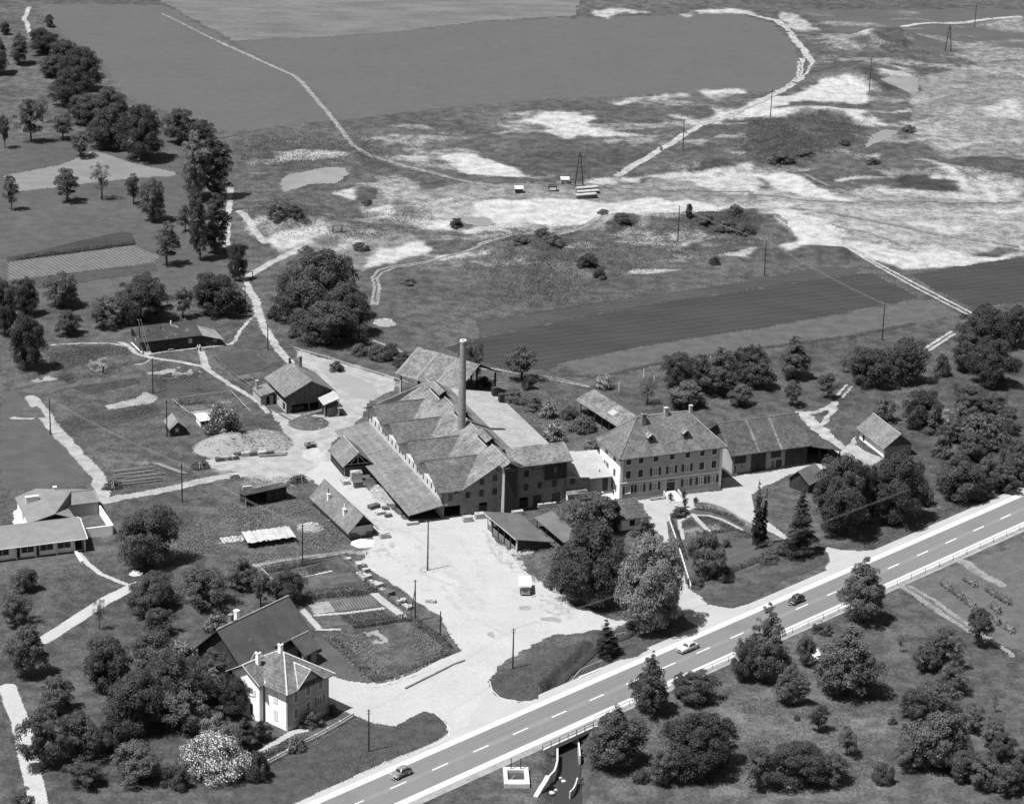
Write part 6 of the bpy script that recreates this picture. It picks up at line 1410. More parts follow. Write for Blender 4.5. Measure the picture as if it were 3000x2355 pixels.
for a in [('n',850,410,890,340,'dark'),('n',1200,360,800,400,'mid'),('n',1350,550,1160,500,'big'),('n',1050,690,1240,500,'big'),('n',1450,790,1210,360,'mid'),('n',450,730,1060,280,'mid'),('n',340,990,1490,340,'mid'),('n',620,1010,1410,340,'mid'),('n',660,1370,1610,290,'mid'),('n',1080,1240,1590,370,'mid'),('n',880,1050,1340,260,'dark'),('n',1500,560,900,300,'mid'),('n',180,1600,1900,240,'mid'),('n',1380,1400,1620,220,'bush'),('o',150,1300,1560,220,'darkbush')]: tree(*a, 'villa')
for a in [('n',1700,500,930,230,'tall'),('n',1830,720,1070,260,'dark'),('n',1600,620,960,200,'tall')]: tree(*a, 'vcon')
tree('n',1660,640,1040,140,'willow','vpale', 0.35); tree('n',1690,1005,1270,330,'palebush','vpb'); tree('n',2050,1070,1215,155,'globe','globe'); tree('n',1910,1035,1280,160,'column','yew'); tree('o',570,980,1130,190,'bush','gshrub'); tree('o',740,930,1020,80,'darkbush','gshrub')
for a in [('p',1330,550,1050,320,'pyramid'),('p',1080,965,1490,430,'pyramid'),('p',2090,470,1380,340,'pyramid') if False else ('q',110,160,810,340,'pyramid'),('q',840,-420,340,350,'pyramid') if False else ('m',850,1295,1850,350,'pyramid'),('q',740,330,940,490,'pyramid'),('q',310,610,970,240,'pyramid')]: tree(*a, 'pear')
for a in [('p',1700,675,970,330,'dark'),('p',1570,680,900,120,'tall'),('p',1720,1030,1590,620,'big'),('q',430,395,650,140,'mid'),('q',1500,365,700,330,'mid'),('q',1780,180,480,190,'fruit'),('q',1440,730,1060,340,'mid'),('q',1450,990,1500,450,'mid'),('q',1730,940,1170,190,'mid'),('q',340,1240,1640,480,'big'),('q',50,1230,1640,260,'mid'),('q',1950,1160,1410,200,'mid'),('q',1800,1340,1620,310,'mid'),('q',1290,830,1090,220,'mid'),('q',1600,1150,1450,260,'dark'),('q',2100,1300,1640,220,'mid'),('p',1900,1120,1450,280,'mid'),('q',-60,420,780,220,'dark'),('q',1560,620,880,260,'loose'),('q',1350,480,700,200,'loose'),('q',1880,1040,1300,240,'loose'),('q',1660,1290,1560,240,'mid'),('q',1990,1400,1680,260,'loose'),('q',1240,1230,1480,260,'loose'),('q',620,1330,1600,300,'loose'),('p',1450,1280,1600,260,'loose')]: tree(*a, 'slope')
for a in [('q',1165,385,520,60,'sparse'),('q',530,930,1140,160,'fruit'),('q',750,1115,1330,170,'fruit'),('q',1100,1020,1090,80,'bush'),('q',1905,870,990,50,'sparse'),('q',1030,1390,1580,180,'bush'),('q',1220,1080,1150,100,'bush'),('q',360,1010,1060,60,'bush'),('p',1280,1440,1560,130,'bush'),('q',560,290,400,160,'bush')]: tree(*a, 'sap')
tree('p',1010,275,550,210,'conifer','isl')
for a in [('h',1645,165,280,80,'darkbush'),('h',1850,510,585,90,'darkbush'),('h',860,540,650,160,'darkbush'),('h',950,600,700,120,'bush'),('h',600,390,480,200,'bush'),('h',330,390,470,150,'bush'),('h',500,360,440,180,'darkbush'),('f',430,170,270,170,'bush'),('f',300,150,280,200,'bush'),('f',1700,225,300,130,'darkbush'),('f',950,400,470,130,'bush'),('f',1000,60,110,110,'bush'),('f',1320,680,740,140,'bush'),('d',730,1130,1180,90,'bush'),('d',220,1200,1300,220,'bush'),('d',420,1180,1240,160,'bush'),('d',950,1230,1290,120,'bush'),('d',1230,1000,1060,110,'bush'),('h',2000,190,280,140,'bush'),('h',1780,230,320,150,'bush'),('h',1940,260,350,160,'bush'),('h',2080,280,370,150,'bush'),('h',1130,240,310,150,'bush'),('h',980,180,240,110,'bush')]: tree(*a, 'quarb')

# ---------------------------------------------------------------- weeds and tufts nobody could count
def tufts(name, c, polys, n, size, mat, h=0.5, seed=1, label=None, jt=0.5):
    rg = np.random.default_rng(seed)
    P_, N_ = [], []
    ar = []
    ws = [W2(c if isinstance(c, str) else c[k], p) for k, p in enumerate(polys)]
    for w_ in ws:
        x = [p[0] for p in w_]; y = [p[1] for p in w_]
        ar.append(abs(sum(x[i - 1] * y[i] - x[i] * y[i - 1] for i in range(len(x)))) / 2)
    for w_, a_ in zip(ws, ar):
        k = int(n * a_ / sum(ar))
        x0, x1 = min(p[0] for p in w_), max(p[0] for p in w_); y0, y1 = min(p[1] for p in w_), max(p[1] for p in w_)
        X = rg.uniform(x0, x1, k * 3); Y = rg.uniform(y0, y1, k * 3)
        m_ = inpoly(X, Y, w_) & (fbm(X, Y, 6, seed, 3) + rg.normal(size=k * 3) * 0.06 > 0.47)
        X, Y = X[m_][:k], Y[m_][:k]
        X = X + rg.normal(size=len(X)) * jt; Y = Y + rg.normal(size=len(Y)) * jt
        Z = hgt(X, Y) + rg.uniform(0.05, h, len(X))
        P_.append(np.stack([X, Y, Z], 1))
    P_ = np.concatenate(P_)
    N_ = rg.normal(size=P_.shape) * np.array([1, 1, 0.6]) + np.array([0, 0, 0.7]); N_ /= np.linalg.norm(N_, axis=1, keepdims=True)
    V, Q = leaf_quads(P_, N_, size, rg)
    o = obj(name, npmesh(name, V, Q, MATS[mat])); o['kind'] = 'stuff'
    tag(o, label, 'weeds')
    return o
tufts('weeds', ['f', 'f', 'h', 'h', 'b', 'd'], [[(60, 60), (700, 60), (650, 300), (200, 330)], [(700, 200), (1500, 150), (1300, 330), (760, 420)], [(0, 330), (900, 300), (1900, 190), (2300, 400), (1800, 560), (900, 700), (200, 700)], [(0, 500), (700, 500), (900, 900), (0, 900)], [(0, 1080), (900, 1080), (1300, 1250), (900, 1280), (0, 1320)], [(-100, 940), (800, 950), (900, 1150), (0, 1320)]], 26000, 0.17, 'leaf_mid', 0.3, 3, 'dark weeds overgrowing the clay pit mounds', 3.0)
tufts('weeds', ['k', 'k', 'j'], [[(0, 880), (350, 830), (520, 880), (850, 1150), (700, 1260), (100, 1340), (-60, 1100)], [(60, 700), (520, 640), (500, 760), (380, 760)], [(1500, 850), (1900, 900), (2100, 1200), (1400, 1300), (1300, 1000)]], 16000, 0.12, 'leaf_light', 0.3, 4, 'tall weeds around the log stack and long hut')
tufts('weeds', ['p', 'p', 'q'], [[(150, 720), (830, 430), (1300, 490), (900, 620), (500, 830), (300, 890)], [(900, 1150), (1400, 950), (2100, 750), (2200, 1100), (1500, 1550), (850, 1560)], [(-100, 820), (900, 950), (1100, 1600), (-100, 1600)]], 24000, 0.1, 'grass_tuft', 0.2, 5, 'long meadow grass below the road and round the stream')
tufts('weeds', ['o'], [[(250, 1580), (500, 1290), (880, 1040), (1210, 1105), (1440, 985), (1600, 1080), (1560, 1210), (1100, 1400), (600, 1620)]], 9000, 0.09, 'grass_tuft', 0.15, 6, 'uneven long grass on the verge below the villa')
tufts('weeds', ['o', 'l', 'l'], [[(640, 380), (1200, 330), (1600, 380), (1650, 500), (1300, 700), (1000, 760), (800, 560)], [(260, 1240), (620, 1220), (680, 1480), (420, 1480)], [(200, 20), (900, 60), (900, 350), (450, 250)]], 16000, 0.11, 'leaf_light', 0.4, 7, 'overgrown garden plants beside the yard')
tufts('weeds', ['e', 'e', 'j'], [[(400, 1210), (1000, 1230), (1050, 1400), (500, 1500), (380, 1400)], [(1180, 1440), (1600, 1430), (1750, 1590), (1300, 1610)], [(420, 240), (1180, 95), (1280, 130), (900, 250), (520, 310)]], 14000, 0.11, 'leaf_mid', 0.3, 8, 'rows of low vegetables in the allotment plots')

tufts('weeds', ['l', 'l', 'l', 'l', 'l'], [[(1590, 1058), (1605, 1025), (1660, 985), (1722, 1040)], [(1612, 1080), (1730, 1052), (1785, 1105), (1625, 1130)], [(1722, 978), (1800, 978), (1885, 1008), (1785, 1030)], [(1795, 1048), (1900, 1022), (2000, 1052), (1855, 1085)], [(1880, 1120), (2100, 1080), (2150, 1130), (1950, 1190)]], 5000, 0.1, 'leaf_mid', 0.4, 9, 'flower bed plants in the manor garden', 0.1)
tufts('weeds', ['K', 'K', 'o', 'o', 'k'], [[(1310, 1500), (1640, 1450), (1730, 1500), (1380, 1560)], [(1760, 1090), (1960, 1040), (2060, 1120), (1900, 1190)], [(620, 250), (860, 230), (890, 300), (670, 335)], [(870, 228), (1120, 195), (1170, 262), (900, 300)], [(440, 1400), (640, 1345), (700, 1390), (470, 1450)]], 6000, 0.09, 'leaf_mid', 0.35, 10, 'leafy crops in the small fenced beds', 0.1)
# hedges: one thing each
def hedge(c, pts, w_, h_, mat, label, n=None, leaf=0.14, name='hedge'):
    pw = W2(c, pts)
    rg = np.random.default_rng(len(pts) * 31 + int(abs(pw[0][0]) * 10))
    segs = [(Vector(a), Vector(b_)) for a, b_ in zip(pw[:-1], pw[1:])]
    Ls = np.array([(b_ - a).length for a, b_ in segs])
    n = n or int(Ls.sum() * (w_ + 2 * h_) * 26)
    si = rg.choice(len(segs), n, p=Ls / Ls.sum()); tt = rg.uniform(0, 1, n)
    A = np.array([s[0] for s in segs])[si]; Bv = np.array([s[1] for s in segs])[si]
    base = A + (Bv - A) * tt[:, None]
    dd = (Bv - A) / (np.linalg.norm(Bv - A, axis=1, keepdims=True)); nn = np.stack([-dd[:, 1], dd[:, 0]], 1)
    ph = rg.uniform(0, PI, n)
    hh = h_ * (0.75 + 0.5 * vnoise(base[:, 0] / 0.9, base[:, 1] / 0.9, 5))
    off = np.cos(ph) * w_ / 2 * rg.uniform(0.8, 1.05, n); z = np.sin(ph) ** 0.6 * hh * rg.uniform(0.8, 1.05, n)
    pos = np.stack([base[:, 0] + nn[:, 0] * off, base[:, 1] + nn[:, 1] * off, z + 0.03], 1)
    nr = np.stack([nn[:, 0] * np.cos(ph), nn[:, 1] * np.cos(ph), np.sin(ph) + 0.1], 1) + rg.normal(size=(n, 3)) * 0.5
    nr /= np.linalg.norm(nr, axis=1, keepdims=True)
    V, Q = leaf_quads(pos, nr, leaf, rg)
    o = obj(name, npmesh(name, V, Q, MATS[mat]))
    return tag(o, label, 'hedge')
hedge('o', [(520, 100), (700, 80), (900, 60), (1060, 40)], 2.2, 1.3, 'leaf_mid', 'broad leafy hedge across the upper garden beds')
hedge('o', [(880, 330), (1050, 310), (1200, 285), (1300, 270), (1400, 280)], 1.2, 1.1, 'leaf_mid', 'low hedge below the bean rows by the leaning pole')
hedge('o', [(1380, 300), (1480, 370), (1560, 420), (1640, 500)], 1.6, 1.0, 'leaf_dark', 'ragged hedge beside the short pole at the yard')
hedge('o', [(1640, 520), (1500, 590), (1350, 670), (1200, 730), (1050, 760)], 1.6, 0.8, 'leaf_mid', 'scrubby border along the pale pavement edge')
hedge('o', [(700, 420), (800, 500), (900, 590), (1000, 680), (1080, 740)], 1.6, 0.9, 'leaf_mid', 'leafy border beside the farmhouse lawn')
hedge('l', [(1700, 910), (1800, 920), (1900, 950), (1980, 985), (2080, 1040)], 1.3, 0.7, 'leaf_mid', 'planted border along the curved garden wall')
hedge('l', [(1510, 1010), (1560, 1130), (1620, 1310)], 0.9, 0.8, 'leaf_mid', 'clipped strip hedge inside the white garden fence')
hedge('l', [(1690, 1490), (1850, 1440), (2000, 1390), (2150, 1330), (2330, 1240)], 1.5, 0.9, 'leaf_mid', 'uneven hedge between manor garden and grass verge')
hedge('l', [(1850, 1100), (2000, 1075), (2090, 1100)], 0.8, 0.5, 'leaf_dark', 'low border row at the end of the garden beds')
hedge('o', [(200, 1330), (330, 1270), (400, 1230)], 1.5, 0.8, 'leaf_mid', 'flower border along the villa front fence')
hedge('e', [(120, 540), (400, 500), (800, 450), (1050, 415)], 1.0, 0.9, 'leaf_dark', 'dark strip of tall clover edge above the potato rows')
hedge('K', [(820, 1520), (1020, 1510), (1280, 1490)], 1.8, 0.8, 'leaf_mid', 'row of bushy vegetables inside the fenced plot')
hedge('Y', [(270, 345), (500, 305), (780, 245)], 1.0, 0.7, 'leaf_dark', 'dark plant row inside the rear garden fence')

# ================================================================== STREAM, BRIDGE, RAILINGS
sw, t, b = _mat('stream_water')
b.inputs['Base Color'].default_value = (0.035, 0.035, 0.035, 1); b.inputs['Roughness'].default_value = 0.2
bump(t, b, noise(t, coords(t, 'pos'), 1.5, 3), 0.3, 0.1)
patch('stream', [('line', STREAM_LO, 4.2)], sw, 0.25, 0.4, 0.25, 2.0, 61)
patch('stream', [('line', STREAM_UP, 0.9)], sw, 0.3, 0.3, 0.2, 2.0, 62)
bp = rp(23.2, 0)
t = T('road_bridge', 'concrete road bridge over the stream with iron railing', 'bridge', (bp[0], bp[1]), 45.1)
t.box('deck', (-5.2, -7.0, -0.55), (6.4, 7.25, 0.035), MATS['concrete'])
t.box('edge_beam', (-5.6, -7.28, -0.5), (7.0, -7.0, 0.16), MATS['concrete'])
for x in (-2.7, 2.4): t.box('abutment', (x, -7.0, -2.4), (x + 0.3, 7.2, -0.55), MATS['concrete'])
t.box('wing_wall', (-5.0, -7.2, -1.8), (-2.7, -6.9, -0.5), MATS['concrete'])
rl = None
for k in range(7): t.box('railing_post', (-5.8 + 1.95 * k, -7.18, 0.1), (-5.72 + 1.95 * k, -7.1, 1.15), MATS['iron'])
for z in (0.62, 1.12): t.box('railing_rail', (-5.8, -7.17, z), (6.0, -7.11, z + 0.06), MATS['iron'])

def rail(name, label, pts, h, step, mat, rails=(1.0,), pw=0.09, cat='railing', rw=0.06, mesh_m=None):
    """posts (each its own part) and rails along a ground polyline"""
    p = [Vector((x, y, 0)) for x, y in pts]
    c0 = p[0]
    t = T(name, label, cat, (c0.x, c0.y, 0))
    for a, b_ in zip(p[:-1], p[1:]):
        L = (b_ - a).length; n = max(1, round(L / step)); dd = (b_ - a) / L
        for k in range(n + (1 if b_ == p[-1] else 0)):
            q = a + dd * (L * k / n) - c0
            z0 = hp(q.x + c0.x, q.y + c0.y)
            t.box('post', (q.x - pw / 2, q.y - pw / 2, z0 - 0.2), (q.x + pw / 2, q.y + pw / 2, z0 + h), mat)
        for fz in rails:
            t.add('rail', tube([a - c0 + Vector((0, 0, hp(a.x, a.y) + h * fz)), b_ - c0 + Vector((0, 0, hp(b_.x, b_.y) + h * fz))], [rw, rw], 4), mat)
    return t
def rpts(o, *ss): return [rp(s, o)[:2] for s in ss]
rail('guard_rail', 'long iron railing on posts along the field side of the road', rpts(-5.75, 31, 60, 90, 120, 150, 185), 0.95, 4.4, MATS['iron'], (1.0,), 0.08, rw=0.05)
rail('guard_rail', 'railing along the upper road side below the chestnut trees', rpts(8.6, 120, 150, 195), 0.9, 4.5, MATS['iron'], (1.0,), 0.08, rw=0.045)
rail('stream_railing', 'pale pipe railing along the verge above the stream culvert', W2('p', [(478, 832), (640, 750), (800, 690), (970, 618)]), 0.9, 2.2, MATS['concrete'], (1.0,), 0.08, rw=0.05)
struct(kerb('kerb', 'p', [(510, 855), (640, 790), (800, 720), (970, 650)], 0.25, 0.2, 'concrete_white'))
rail('stream_railing', 'pale railing of the little yard bridge beside the ragged conifer', W2('p', [(1075, 365), (1150, 345)]), 1.0, 1.5, MATS['concrete'], (1.0, 0.5), 0.12)
def bankwall(c, pts, w_, z0, z1, mat, label):
    pw = [Vector(G(c, x, y)) for x, y in pts]
    vs, fs = [], []
    for i, p in enumerate(pw):
        dd = (pw[min(i + 1, len(pw) - 1)] - pw[max(i - 1, 0)]); dd.z = 0; dd.normalize()
        n = Vector((-dd.y, dd.x, 0)) * w_ / 2
        zz = [Vector((0, 0, z0)), Vector((0, 0, z1 + rnd.uniform(-.05, .05)))]
        vs += [p - n + zz[0], p + n + zz[0], p + n + zz[1], p - n + zz[1]]
    for i in range(len(pw) - 1):
        for k in range(4): fs.append((4 * i + k, 4 * i + (k + 1) % 4, 4 * i + 4 + (k + 1) % 4, 4 * i + 4 + k))
    fs += [(3, 2, 1, 0), tuple(range(len(vs) - 4, len(vs)))]
    return tag(obj('retaining_wall', mesh('retaining_wall', vs, fs, mat)), label, 'wall')
bankwall('Z', [(1050, 700), (1052, 880), (1030, 980), (1000, 1055), (890, 1170)], 0.3, -2.2, -0.1, MATS['concrete'], 'curved pale stream wall ending at the wide slab below the bridge')
bankwall('Z', [(900, 1165), (850, 1255), (785, 1360), (700, 1500)], 0.75, -2.2, 0.25, MATS['concrete'], 'wide white wall slab beside the stream below the bridge')
bankwall('Z', [(1390, 600), (1400, 700), (1412, 810)], 0.25, -2.2, -0.2, MATS['concrete'], 'straight stream wall under the pear tree by the bridge')
bankwall('Z', [(1372, 1125), (1345, 1220), (1310, 1290), (1250, 1350)], 0.22, -2.2, -0.6, MATS['concrete'], 'low stream wall on the meadow bank downstream')
for k, (x, y, s_) in enumerate([(1100, 1025, .3), (1150, 1075, .4), (1030, 1215, .28), (960, 1290, .5)]):
    p = G('Z', x, y)
    vs = []
    rg = random.Random(k)
    bm = bmesh.new(); bmesh.ops.create_icosphere(bm, subdivisions=2, radius=s_)
    for v in bm.verts: v.co *= rg.uniform(0.85, 1.12); v.co.z *= 0.55
    me = bpy.data.meshes.new('boulder'); bm.to_mesh(me); bm.free(); me.materials.append(MATS['concrete'])
    tag(obj('boulder', me, None, (p.x, p.y, hp(p.x, p.y) + 0.3)), 'pale boulder lying in the stream bed below the bridge', 'rock', 'boulders in the stream bed')
# concrete sluice with screen
t = T('sluice', 'white concrete sluice frame with dark screen by the stream', 'sluice', (2.2, 364.2), 3)
t.box('head_wall', (-2.0, 1.9, -1.2), (2.0, 2.9, 0.75), MATS['concrete']); t.box('side_wall', (-2.0, -2.6, -1.2), (-1.35, 1.9, 0.75), MATS['concrete']); t.box('side_wall', (1.25, -2.6, -1.2), (2.0, 1.9, 0.75), MATS['concrete']); t.box('front_sill', (-1.35, -2.6, -1.2), (1.25, -1.1, 0.7), MATS['concrete'])
t.box('pit', (-1.35, -1.1, -0.9), (1.25, 1.9, -0.8), MATS['interior_shade'])
for k in range(9): t.add('screen_bar', tube([(-1.35, -0.9 + 0.32 * k, 0.35), (1.25, -0.9 + 0.32 * k, 0.35)], [.05, .05], 4), MATS['wood_mid'])
for x in (-0.8, 0.7): t.box('gate_post', (x, 2.2, 0.7), (x + 0.14, 2.35, 2.6), MATS['iron'])
t.add('gate_lever', tube([(-1.0, -1.0, 0.5), (-0.2, 0.6, 0.5)], [.06, .06], 4), MATS['wood_pale'])

# ================================================================== VEHICLES
M('car_dark', 0.06, 0.1, 1, 3, rough=0.3, spec=0.5); M('car_mid', 0.2, 0.08, 1, 3, rough=0.3, spec=0.5); M('car_light', 0.5, 0.04, 1, 3, rough=0.3, spec=0.5); M('chrome', 0.6, 0.05, 1, 3, rough=0.2, metal=0.6); M('tyre', 0.02, 0.2); M('roof_white', 0.8, 0.02); M('headlamp', 0.7, 0.05, rough=0.2)
def loft(sec, n=12):
    """sections: (x, half width, z bottom, z top, roundness) -> closed skin"""
    vs, fs = [], []
    for x, hw, z0, z1, e in sec:
        for k in range(n):
            a = 2 * PI * k / n + PI / n
            cx_, sz_ = math.cos(a), math.sin(a)
            px_ = hw * math.copysign(abs(cx_) ** e, cx_); pz_ = (z0 + z1) / 2 + (z1 - z0) / 2 * math.copysign(abs(sz_) ** e, sz_)
            vs.append((x, px_, pz_))
    for i in range(len(sec) - 1):
        for k in range(n): fs.append((i * n + k, i * n + (k + 1) % n, (i + 1) * n + (k + 1) % n, (i + 1) * n + k))
    fs += [tuple(range(n))[::-1], tuple(range((len(sec) - 1) * n, len(sec) * n))]
    return vs, fs
def wheel(t, x, y, r_, w_=0.16):
    wv, wf = tube([(x, y - w_ / 2, r_), (x, y + w_ / 2, r_)], [r_, r_], 14)
    w1 = t.add('wheel', (wv, wf), MATS['tyre'])
    sgn = 1 if y > 0 else -1
    t.add('hub_cap', tube([(x, y + sgn * w_ / 2, r_), (x, y + sgn * (w_ / 2 + 0.03), r_)], [r_ * 0.6, r_ * 0.5], 10), MATS['chrome'], w1)
def cabin(t, xb0, xr0, xr1, xb1, wb, wr, zb, zt, mat, bulge=0.0):
    """greenhouse: roof over four glazed sides; x forward is +"""
    n = 6
    rings = []
    for f in (0, 0.5, 0.85, 1.0):
        s = f ** 1.6
        rings.append((xb0 + (xr0 - xb0) * s, xb1 + (xr1 - xb1) * s, wb + (wr - wb) * s, zb + (zt - zb) * (f if f < 1 else 1.0)))
    vs, fs = [], []
    for a, b_, w_, z in rings: vs += [(a, -w_, z), (b_, -w_, z), (b_, w_, z), (a, w_, z)]
    for i in range(3):
        for k in range(4): fs.append((4 * i + k, 4 * i + (k + 1) % 4, 4 * i + 4 + (k + 1) % 4, 4 * i + 4 + k))
    fs.append((12, 13, 14, 15))
    c_ = t.add('cabin', (vs, fs), mat)
    md = c_.modifiers.new('bevel', 'BEVEL'); md.width = 0.09; md.segments = 2
    def quad(name, i0, i1, u0, u1, f0=0.12, f1=0.78):
        def pt(i, u, f):
            a = Vector(vs[i]); j = (i + 1) % 4; b2 = Vector(vs[j]); lo_ = a.lerp(b2, u)
            a2 = Vector(vs[8 + i]); b3 = Vector(vs[8 + j]); hi_ = a2.lerp(b3, u)
            return lo_.lerp(hi_, f)
        q = [pt(i0, u0, f0), pt(i0, u1, f0), pt(i0, u1, f1), pt(i0, u0, f1)]
        nrm_ = (q[1] - q[0]).cross(q[3] - q[0]).normalized()
        ctr = Vector(((xb0 + xb1) / 2, 0, (zb + zt) / 2))
        if nrm_.dot(q[0] - ctr) < 0: nrm_ = -nrm_
        vv = [p + nrm_ * 0.05 for p in q] + [p - nrm_ * 0.02 for p in q]
        t.add(name, (vv, BOXF), MATS['pane_dark'], c_)
    quad('windscreen', 1, 2, 0.12, 0.88); quad('rear_window', 3, 0, 0.2, 0.8, 0.25, 0.75)
    for i in (0, 2): quad('side_window', i, 0, 0.1, 0.47); quad('side_window', i, 0, 0.53, 0.9)
def beetle(label, s, mat):
    p = rp(s, 1.9)
    t = T('car', label, 'car', (p[0], p[1], 0.078), 45.1 + 180)
    t.add('body', loft([(-1.98, 0.3, 0.38, 0.62, .7), (-1.8, 0.62, 0.3, 0.85, .6), (-1.3, 0.7, 0.25, 1.02, .5), (-0.5, 0.74, 0.25, 1.0, .45), (0.6, 0.74, 0.25, 0.98, .45), (1.1, 0.6, 0.25, 0.95, .55), (1.6, 0.48, 0.28, 0.8, .6), (1.95, 0.25, 0.35, 0.58, .7)], 16), mat, None, True)
    cabin(t, -1.75, -0.75, 0.25, 0.72, 0.66, 0.5, 0.95, 1.5, mat)
    for x in (-1.2, 1.22):
        for y in (-0.63, 0.63):
            wheel(t, x, y, 0.32)
            f = t.add('fender', loft([(x - 0.5, 0.05, 0.3, 0.38, .8), (x - 0.3, 0.17, 0.3, 0.68, .7), (x, 0.2, 0.32, 0.76, .6), (x + 0.3, 0.17, 0.3, 0.66, .7), (x + 0.48, 0.05, 0.35, 0.5, .8)], 10), mat, None, True)
            f.location.y = y * 1.02
            if x > 0: t.add('headlight', tube([(x + 0.36, y, 0.62), (x + 0.46, y, 0.62)], [0.11, 0.1], 10), MATS['headlamp'])
    for x in (2.02, -2.05): t.box('bumper', (x - 0.04, -0.7, 0.32), (x + 0.04, 0.7, 0.42), MATS['chrome'])
    return t
beetle('small grey rounded car driving near the villa verge', -4.9, MATS['car_mid']); beetle('small black rounded car driving past the grass verge of the manor drive', 91.6, MATS['car_dark'])
p = rp(62.3, 1.9)
t = T('car', 'pale three-box saloon car passing under the big pale tree', 'car', (p[0], p[1], 0.078), 45.1 + 180)
t.add('body', loft([(-2.2, 0.6, 0.35, 0.72, .4), (-2.1, 0.78, 0.28, 0.86, .35), (-1.2, 0.84, 0.25, 0.93, .3), (0.8, 0.84, 0.25, 0.95, .3), (1.9, 0.78, 0.28, 0.88, .35), (2.15, 0.66, 0.35, 0.78, .4)], 16), MATS['car_light'], None, True)
cabin(t, -1.35, -0.85, 0.15, 0.72, 0.74, 0.62, 0.9, 1.48, MATS['car_light'])
for x in (-1.3, 1.35):
    for y in (-0.72, 0.72): wheel(t, x, y, 0.32)
for y in (-0.58, 0.58): t.add('headlight', tube([(2.1, y, 0.68), (2.2, y, 0.68)], [0.1, 0.1], 10), MATS['headlamp'])
for x in (2.24, -2.26): t.box('bumper', (x - 0.04, -0.8, 0.36), (x + 0.04, 0.8, 0.48), MATS['chrome'])
t.box('grille', (2.15, -0.4, 0.5), (2.19, 0.4, 0.72), MATS['iron']); t.box('side_trim', (-2.1, -0.86, 0.26), (2.0, -0.83, 0.36), MATS['tyre'])
# van
t = T('van', 'boxy van with bright white roof parked on the gravel yard', 'van', (3.25, 434.6, 0.05), -88)
t.add('body', loft([(-2.0, 0.9, 0.35, 1.55, .25), (-1.9, 0.98, 0.28, 1.62, .2), (1.75, 0.98, 0.28, 1.62, .2), (1.95, 0.92, 0.32, 1.2, .3), (2.02, 0.85, 0.35, 1.0, .3)], 20), MATS['car_dark'], None, True)
t.slab('roof', [(-2.25, -1.08, 2.0), (1.75, -1.08, 2.0), (1.75, 1.08, 2.0), (-2.25, 1.08, 2.0)], 0.42, MATS['roof_white'])
for y0, y1 in ((-0.82, -0.04), (0.04, 0.82)): t.add('windscreen', ([(1.76, y0, 1.52), (1.76, y1, 1.52), (1.96, y1, 1.08), (1.96, y0, 1.08), (1.82, y0, 1.54), (1.82, y1, 1.54), (2.02, y1, 1.1), (2.02, y0, 1.1)], BOXF), MATS['pane'])
for k in range(3):
    for y in (-0.99, 0.99): t.box('side_window', (-1.7 + 1.1 * k, min(y, y * 1.015), 1.1), (-0.8 + 1.1 * k, max(y, y * 1.015), 1.5), MATS['pane_dark'])
for y in (-0.62, 0.62): t.add('headlight', tube([(1.98, y, 0.75), (2.06, y, 0.75)], [0.1, 0.1], 10), MATS['headlamp'])
t.box('bumper', (2.02, -0.85, 0.36), (2.1, 0.85, 0.48), MATS['chrome'])
t.add('front_trim', tube([(2.04, -0.85, 1.0), (2.08, -0.3, 0.72), (2.09, 0, 0.62), (2.08, 0.3, 0.72), (2.04, 0.85, 1.0)], [0.03] * 5, 5), MATS['chrome'])
for x in (-1.2, 1.3):
    for y in (-0.86, 0.86): wheel(t, x, y, 0.34)

# ================================================================== POLES, PYLONS, WIRES
M('pole_wood', 0.045, 0.25, 2, 6)
POLE = {}
def pole(key, c, xb, yb, yt, label, arms=1, stay=None):
    b_, h = height_at(c, xb, yt, yb)
    z0 = hp(b_.x, b_.y)
    t = T('utility_pole', label, 'pole', (b_.x, b_.y, z0))
    lx, ly = rnd.uniform(-.08, .08), rnd.uniform(-.08, .08)
    t.add('shaft', tube([(0, 0, -0.3), (lx * .5, ly * .5, h / 2), (lx, ly, h)], [0.15, 0.125, 0.095], 8), MATS['pole_wood'])
    for k in range(arms):
        z = h - 0.25 - 0.5 * k
        ar = t.add('crossarm', tube([(lx - 0.4, ly, z), (lx + 0.4, ly, z)], [.045, .045], 4), MATS['iron'])
        for x in (-0.38, 0.38): t.add('insulator', tube([(lx + x, ly, z), (lx + x, ly, z + 0.22)], [.05, .035], 6), MATS['trim_white'], ar)
    if stay:
        q = G(c, *stay)
        t.add('stay', tube([(q.x - b_.x, q.y - b_.y, 0), (0, 0, h * 0.85)], [.09, .07], 6), MATS['pole_wood'])
    POLE[key] = Vector((b_.x, b_.y, z0 + h - 0.1))
pole('A', 'j', 395, 330, 45, 'wooden pole beside the diagonal dirt track'); pole('B', 'j', 1425, 855, 550, 'wooden pole on the lawn below the log pile', 2); pole('C', 'j', 1305, 345, 60, 'wooden pole against the little boarded hut'); pole('D', 'e', 1195, 1580, 1308, 'wooden pole among the vegetable plots below the barrack')
pole('E', 'e', 1097, 1255, 1000, 'wooden pole at the gable corner of the barrack'); pole('F', 'e', 2095, 1240, 1045, 'wooden pole beside the footpath fork above the workshop'); pole('G', 'e', 1918, 905, 745, 'wooden pole where the lane bends by the gate', 1); pole('H', 'k', 497, 1350, 1030, 'wooden pole at the rear garden fence', 1)
pole('I', 'k', 1475, 1390, 998, 'tall wooden lamp pole in the middle of the gravel yard', 1); pole('J', 'o', 1378, 280, -46, 'wooden pole with slanting strut at the garden hedge', 1, (1340, 255)); pole('K', 'o', 1573, 400, 200, 'short wooden pole at the garden corner by the yard', 0); pole('L', 'o', 1015, 1300, 968, 'wooden pole on the villa grass verge', 2); pole('M', 'p', 272, 650, 335, 'wooden pole at the tip of the grass island', 2)
